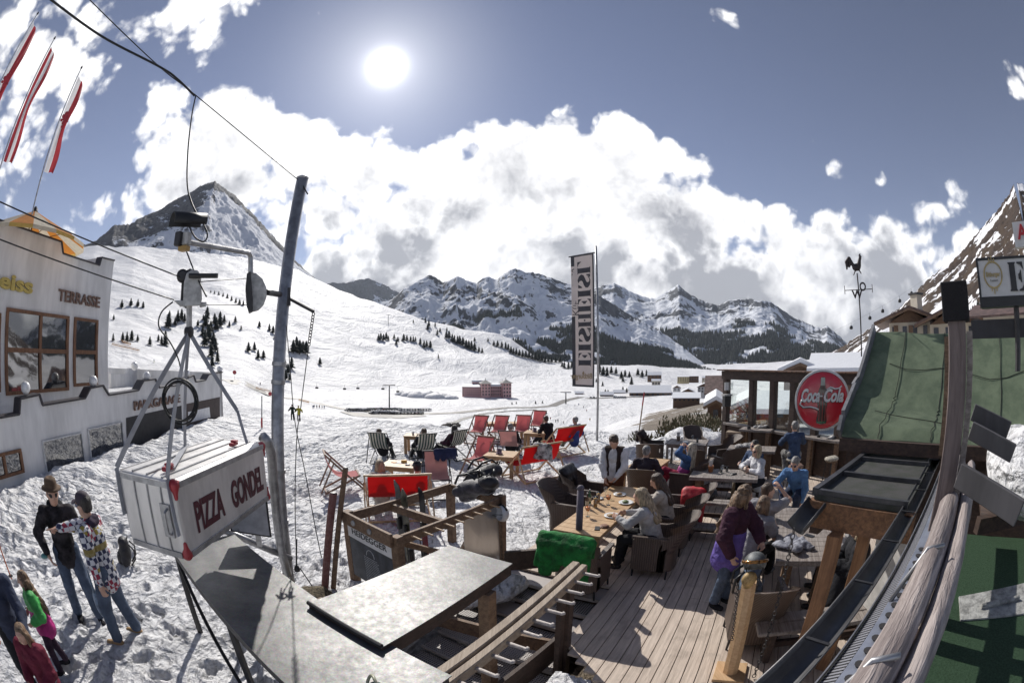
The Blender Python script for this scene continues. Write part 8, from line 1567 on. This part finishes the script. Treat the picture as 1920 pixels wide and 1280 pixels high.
sit('young man in a grey T-shirt raising a hand to his face', 6.62, .22, 62, dict(top=GREYT, sleeve=.33, legs=BLK, hair=(H_BROWN, 'short')), lean=8, hands=[(-.14, .40, .78), (.10, .32, 1.22)], elbow=[(-1, -.2, -.5), (1, .1, -.7)], head=(35, 4), z=-.02)
sit('person in a grey T-shirt and sunglasses half hidden by the long haired woman', 5.95, .12, 60, dict(top=GREYT, sleeve=.33, legs=BLK, hair=(H_LIGHT, 'bob'), glasses=True, fem=True), lean=12, hands=[(-.14, .42, .80), (.14, .42, .80)], z=-.02, head=(10, -15))
person('woman with long wavy hair in a maroon and violet jacket standing beside the planked table', at(5.28, -.18), 150, dict(top=MAR, top2=PUR, len=.20, legs=JEANS, shoes=BLK, hair=(H_LIGHT, 'wavy'), fem=True, padded=True), lean=7, hands=[(-.10, .40, 1.02), (.30, .22, .92)], elbow=[(-1, -.2, -.3), (1, -.4, -.3)], head=(-60, -12), scale=.98, vox=.015)
sit('person with light hair in a black jacket under the flat roof', 5.15, 1.62, 300, dict(top=BLK, legs=BLK, hair=(H_BLOND, 'bob'), padded=True), lean=14, hands=[(-.14, .4, .80), (.14, .4, .80)]); sit('person in a grey jumper further under the flat roof', 5.75, 1.68, 300, dict(top=GREYC, legs=BLK, hair=(H_WHITE, 'short'), glasses=True), lean=12, hands=[(-.14, .4, .80), (.14, .4, .95)])
sit('person in a purple jacket peering over the edge of the felt roof', 9.9, 2.85, 220, dict(top=cloth('deep_purple', (.07,.05,.12)), legs=BLK, hair=(H_GREY, 'short'), hat='headband', hatm=REDP, glasses=True), z=.2, lean=6)
tag(blob('black_coat', BLK, [('c', at(5.0, 1.35, .75), at(4.85, 1.3, .35), .10, .13), ('c', at(5.15, 1.28, .8), at(5.1, 1.22, .45), .08, .12)], .02, .04), 'black coat hanging down beside the seated pair', 'coat')
# people in the deck chairs on the snow
def lounge(label, x, y, face, outfit, dz=0, **k):
    q = onsnow(x, y); d = dict(hip=.37, hipy=.06, lean=-26, feet=[(-.12, .80, .10), (.12, .78, .10)], knee=[(-.1, .2, 1), (.1, .2, 1)], hands=[(-.22, .25, .52), (.22, .25, .52)], fine=False, vox=.02); d.update(k); return person(label, (q[0], q[1], q[2]+dz), face, outfit, **d)
lounge('woman with blond bobbed hair in a beige top in the wide red deck chair', -2.72, 8.72, 342, dict(top=CRM, fem=True, legs=KHA, hair=(H_BLOND, 'bob')), lean=-6, hipy=.0); lounge('person in a black cap low in the wide red deck chair', -1.98, 8.95, 342, dict(top=GREYC, legs=BLK, hair=(H_DARK, 'short'), hat='cap', hatm=BLK), lean=-22)
lounge('person reclining in the middle green striped deck chair', -2.75, 13.4, 330, dict(top=BLK, legs=BLK, hair=(H_BROWN, 'short'))); lounge('person reclining in the right green striped deck chair', -1.95, 14.1, 310, dict(top=MAR, legs=BLK, hair=(H_DARK, 'long'), fem=True)); lounge('person in dark clothes in the left green striped deck chair', -4.05, 13.3, 0, dict(top=BLK, legs=BLK, hair=(H_BROWN, 'short')), lean=-34)
lounge('grey haired person in the pale pink backed deck chair', -.05, 14.25, 10, dict(top=BLK, legs=BLK, hair=(H_GREY, 'short')), lean=-12); lounge('man in a black jacket bending forward at the wide red deck chair', 1.35, 15.3, 325, dict(top=BLK, legs=BLK, hair=(H_BROWN, 'short'), bulk=1.3), lean=24, dz=.1, hands=[(-.14, .5, .6), (.14, .5, .6)]); lounge('person with grey hair in a blue jacket in the wide red deck chair', 2.15, 14.85, 325, dict(top=cloth('royal', (.06,.09,.26)), legs=KHA, hair=(H_GREY, 'short')), lean=-4, dz=.1)
# skiers far away, small figures on the ropes
def mini(c1, c2):
    o = person('x', (0, 0, 0), 0, dict(top=c1, legs=c2, shoes=None, hair=None, hat='helmet', hatm=BLK, padded=True), fine=False, vox=.04); return o
MC = [(BLK, BLK), (cloth('mini_red', (.3,.04,.04)), BLK), (cloth('mini_blue', (.05,.1,.3)), BLK)]
for i, (px, py, w) in enumerate([(589,765,0),(594,765,0),(599,765,1),(604,766,0),(608,766,2),(587,766,2),(1042,792,0),(1046,791,0),(1032,787,1),(1025,778,0),(1085,760,2),(1056,795,0),(1100,772,1),(1078,762,0),(1020,784,0),(1155,745,0),(1094,765,0),(488,722,0),(530,741,0)]):
    p = gp(px, py, 35); k = MC[w]; o = put('mini%d' % w, lambda: mini(*k), p, random.uniform(0, 6), 'tiny distant skier standing on the open valley snow', 'distant skiers in the valley')
p = gp(289, 680, 40); person('skier in yellow trousers on the slope beside the hotel corner', p, 200, dict(top=cloth('petrol', (.08,.11,.20)), legs=mat('neon_yellow', (.55,.65,.05), .6), shoes=BLK, hair=None, hat='helmet', hatm=BLK, padded=True), fine=False, vox=.03, lean=16)
p = gp(1106, 789, 30); person('skier in a yellow jacket coming up the piste left of the banner pole', p, 170, dict(top=mat('mustard_shell', (.50,.32,.06), .6), legs=BLK, shoes=BLK, hair=None, hat='helmet', hatm=BLK, padded=True), fine=False, vox=.035, lean=8)
p = gp(1037, 800, 22); person('dark clad person walking on the snow beyond the wide red deck chair', p, 20, dict(top=BLK, legs=BLK, shoes=BLK, hair=(H_DARK, 'short')), fine=False, vox=.03, scale=.95)
for px, py, c1, c2, lab in ((549, 787, cloth('dark_green', (.03,.05,.04)), BLK, 'small dark green figurine tied to the slanting rope'), (561, 789, mat('yellow_vinyl', (.60,.52,.05), .5), cloth('plum2', (.06,.03,.05)), 'small yellow jacketed figurine tied to the plumb rope')):
    q = atr(px, py, 5.5); o = person(lab, q, 180, dict(top=c1, legs=c2, shoes=BLK, hair=None, hat='beanie', hatm=c1, padded=True), scale=.108, fine=False, vox=.03, feet=[(-.16, .05, .09), (.16, 0, .09)], hands=[(-.5, .1, 1.0), (.5, .1, 1.0)]); o.name = 'figurine'; o['category'] = 'figurine'
# ================================================================ thin mountain air
HZ = bpy.data.materials.new('mountain_air'); HZ.use_nodes = True; t = NT(HZ.node_tree); t.n.remove(t.n['Principled BSDF'])
v = t.new('ShaderNodeVolumePrincipled', Color=(.72, .80, .92, 1), Density=.000032, Anisotropy=.2); t.l.new(v.outputs[0], t.n['Material Output'].inputs['Volume'])
hb_ = MB().box((0, 0, 900), (18000, 18000, 2800)).build('haze', HZ); hb_['kind'] = 'stuff'
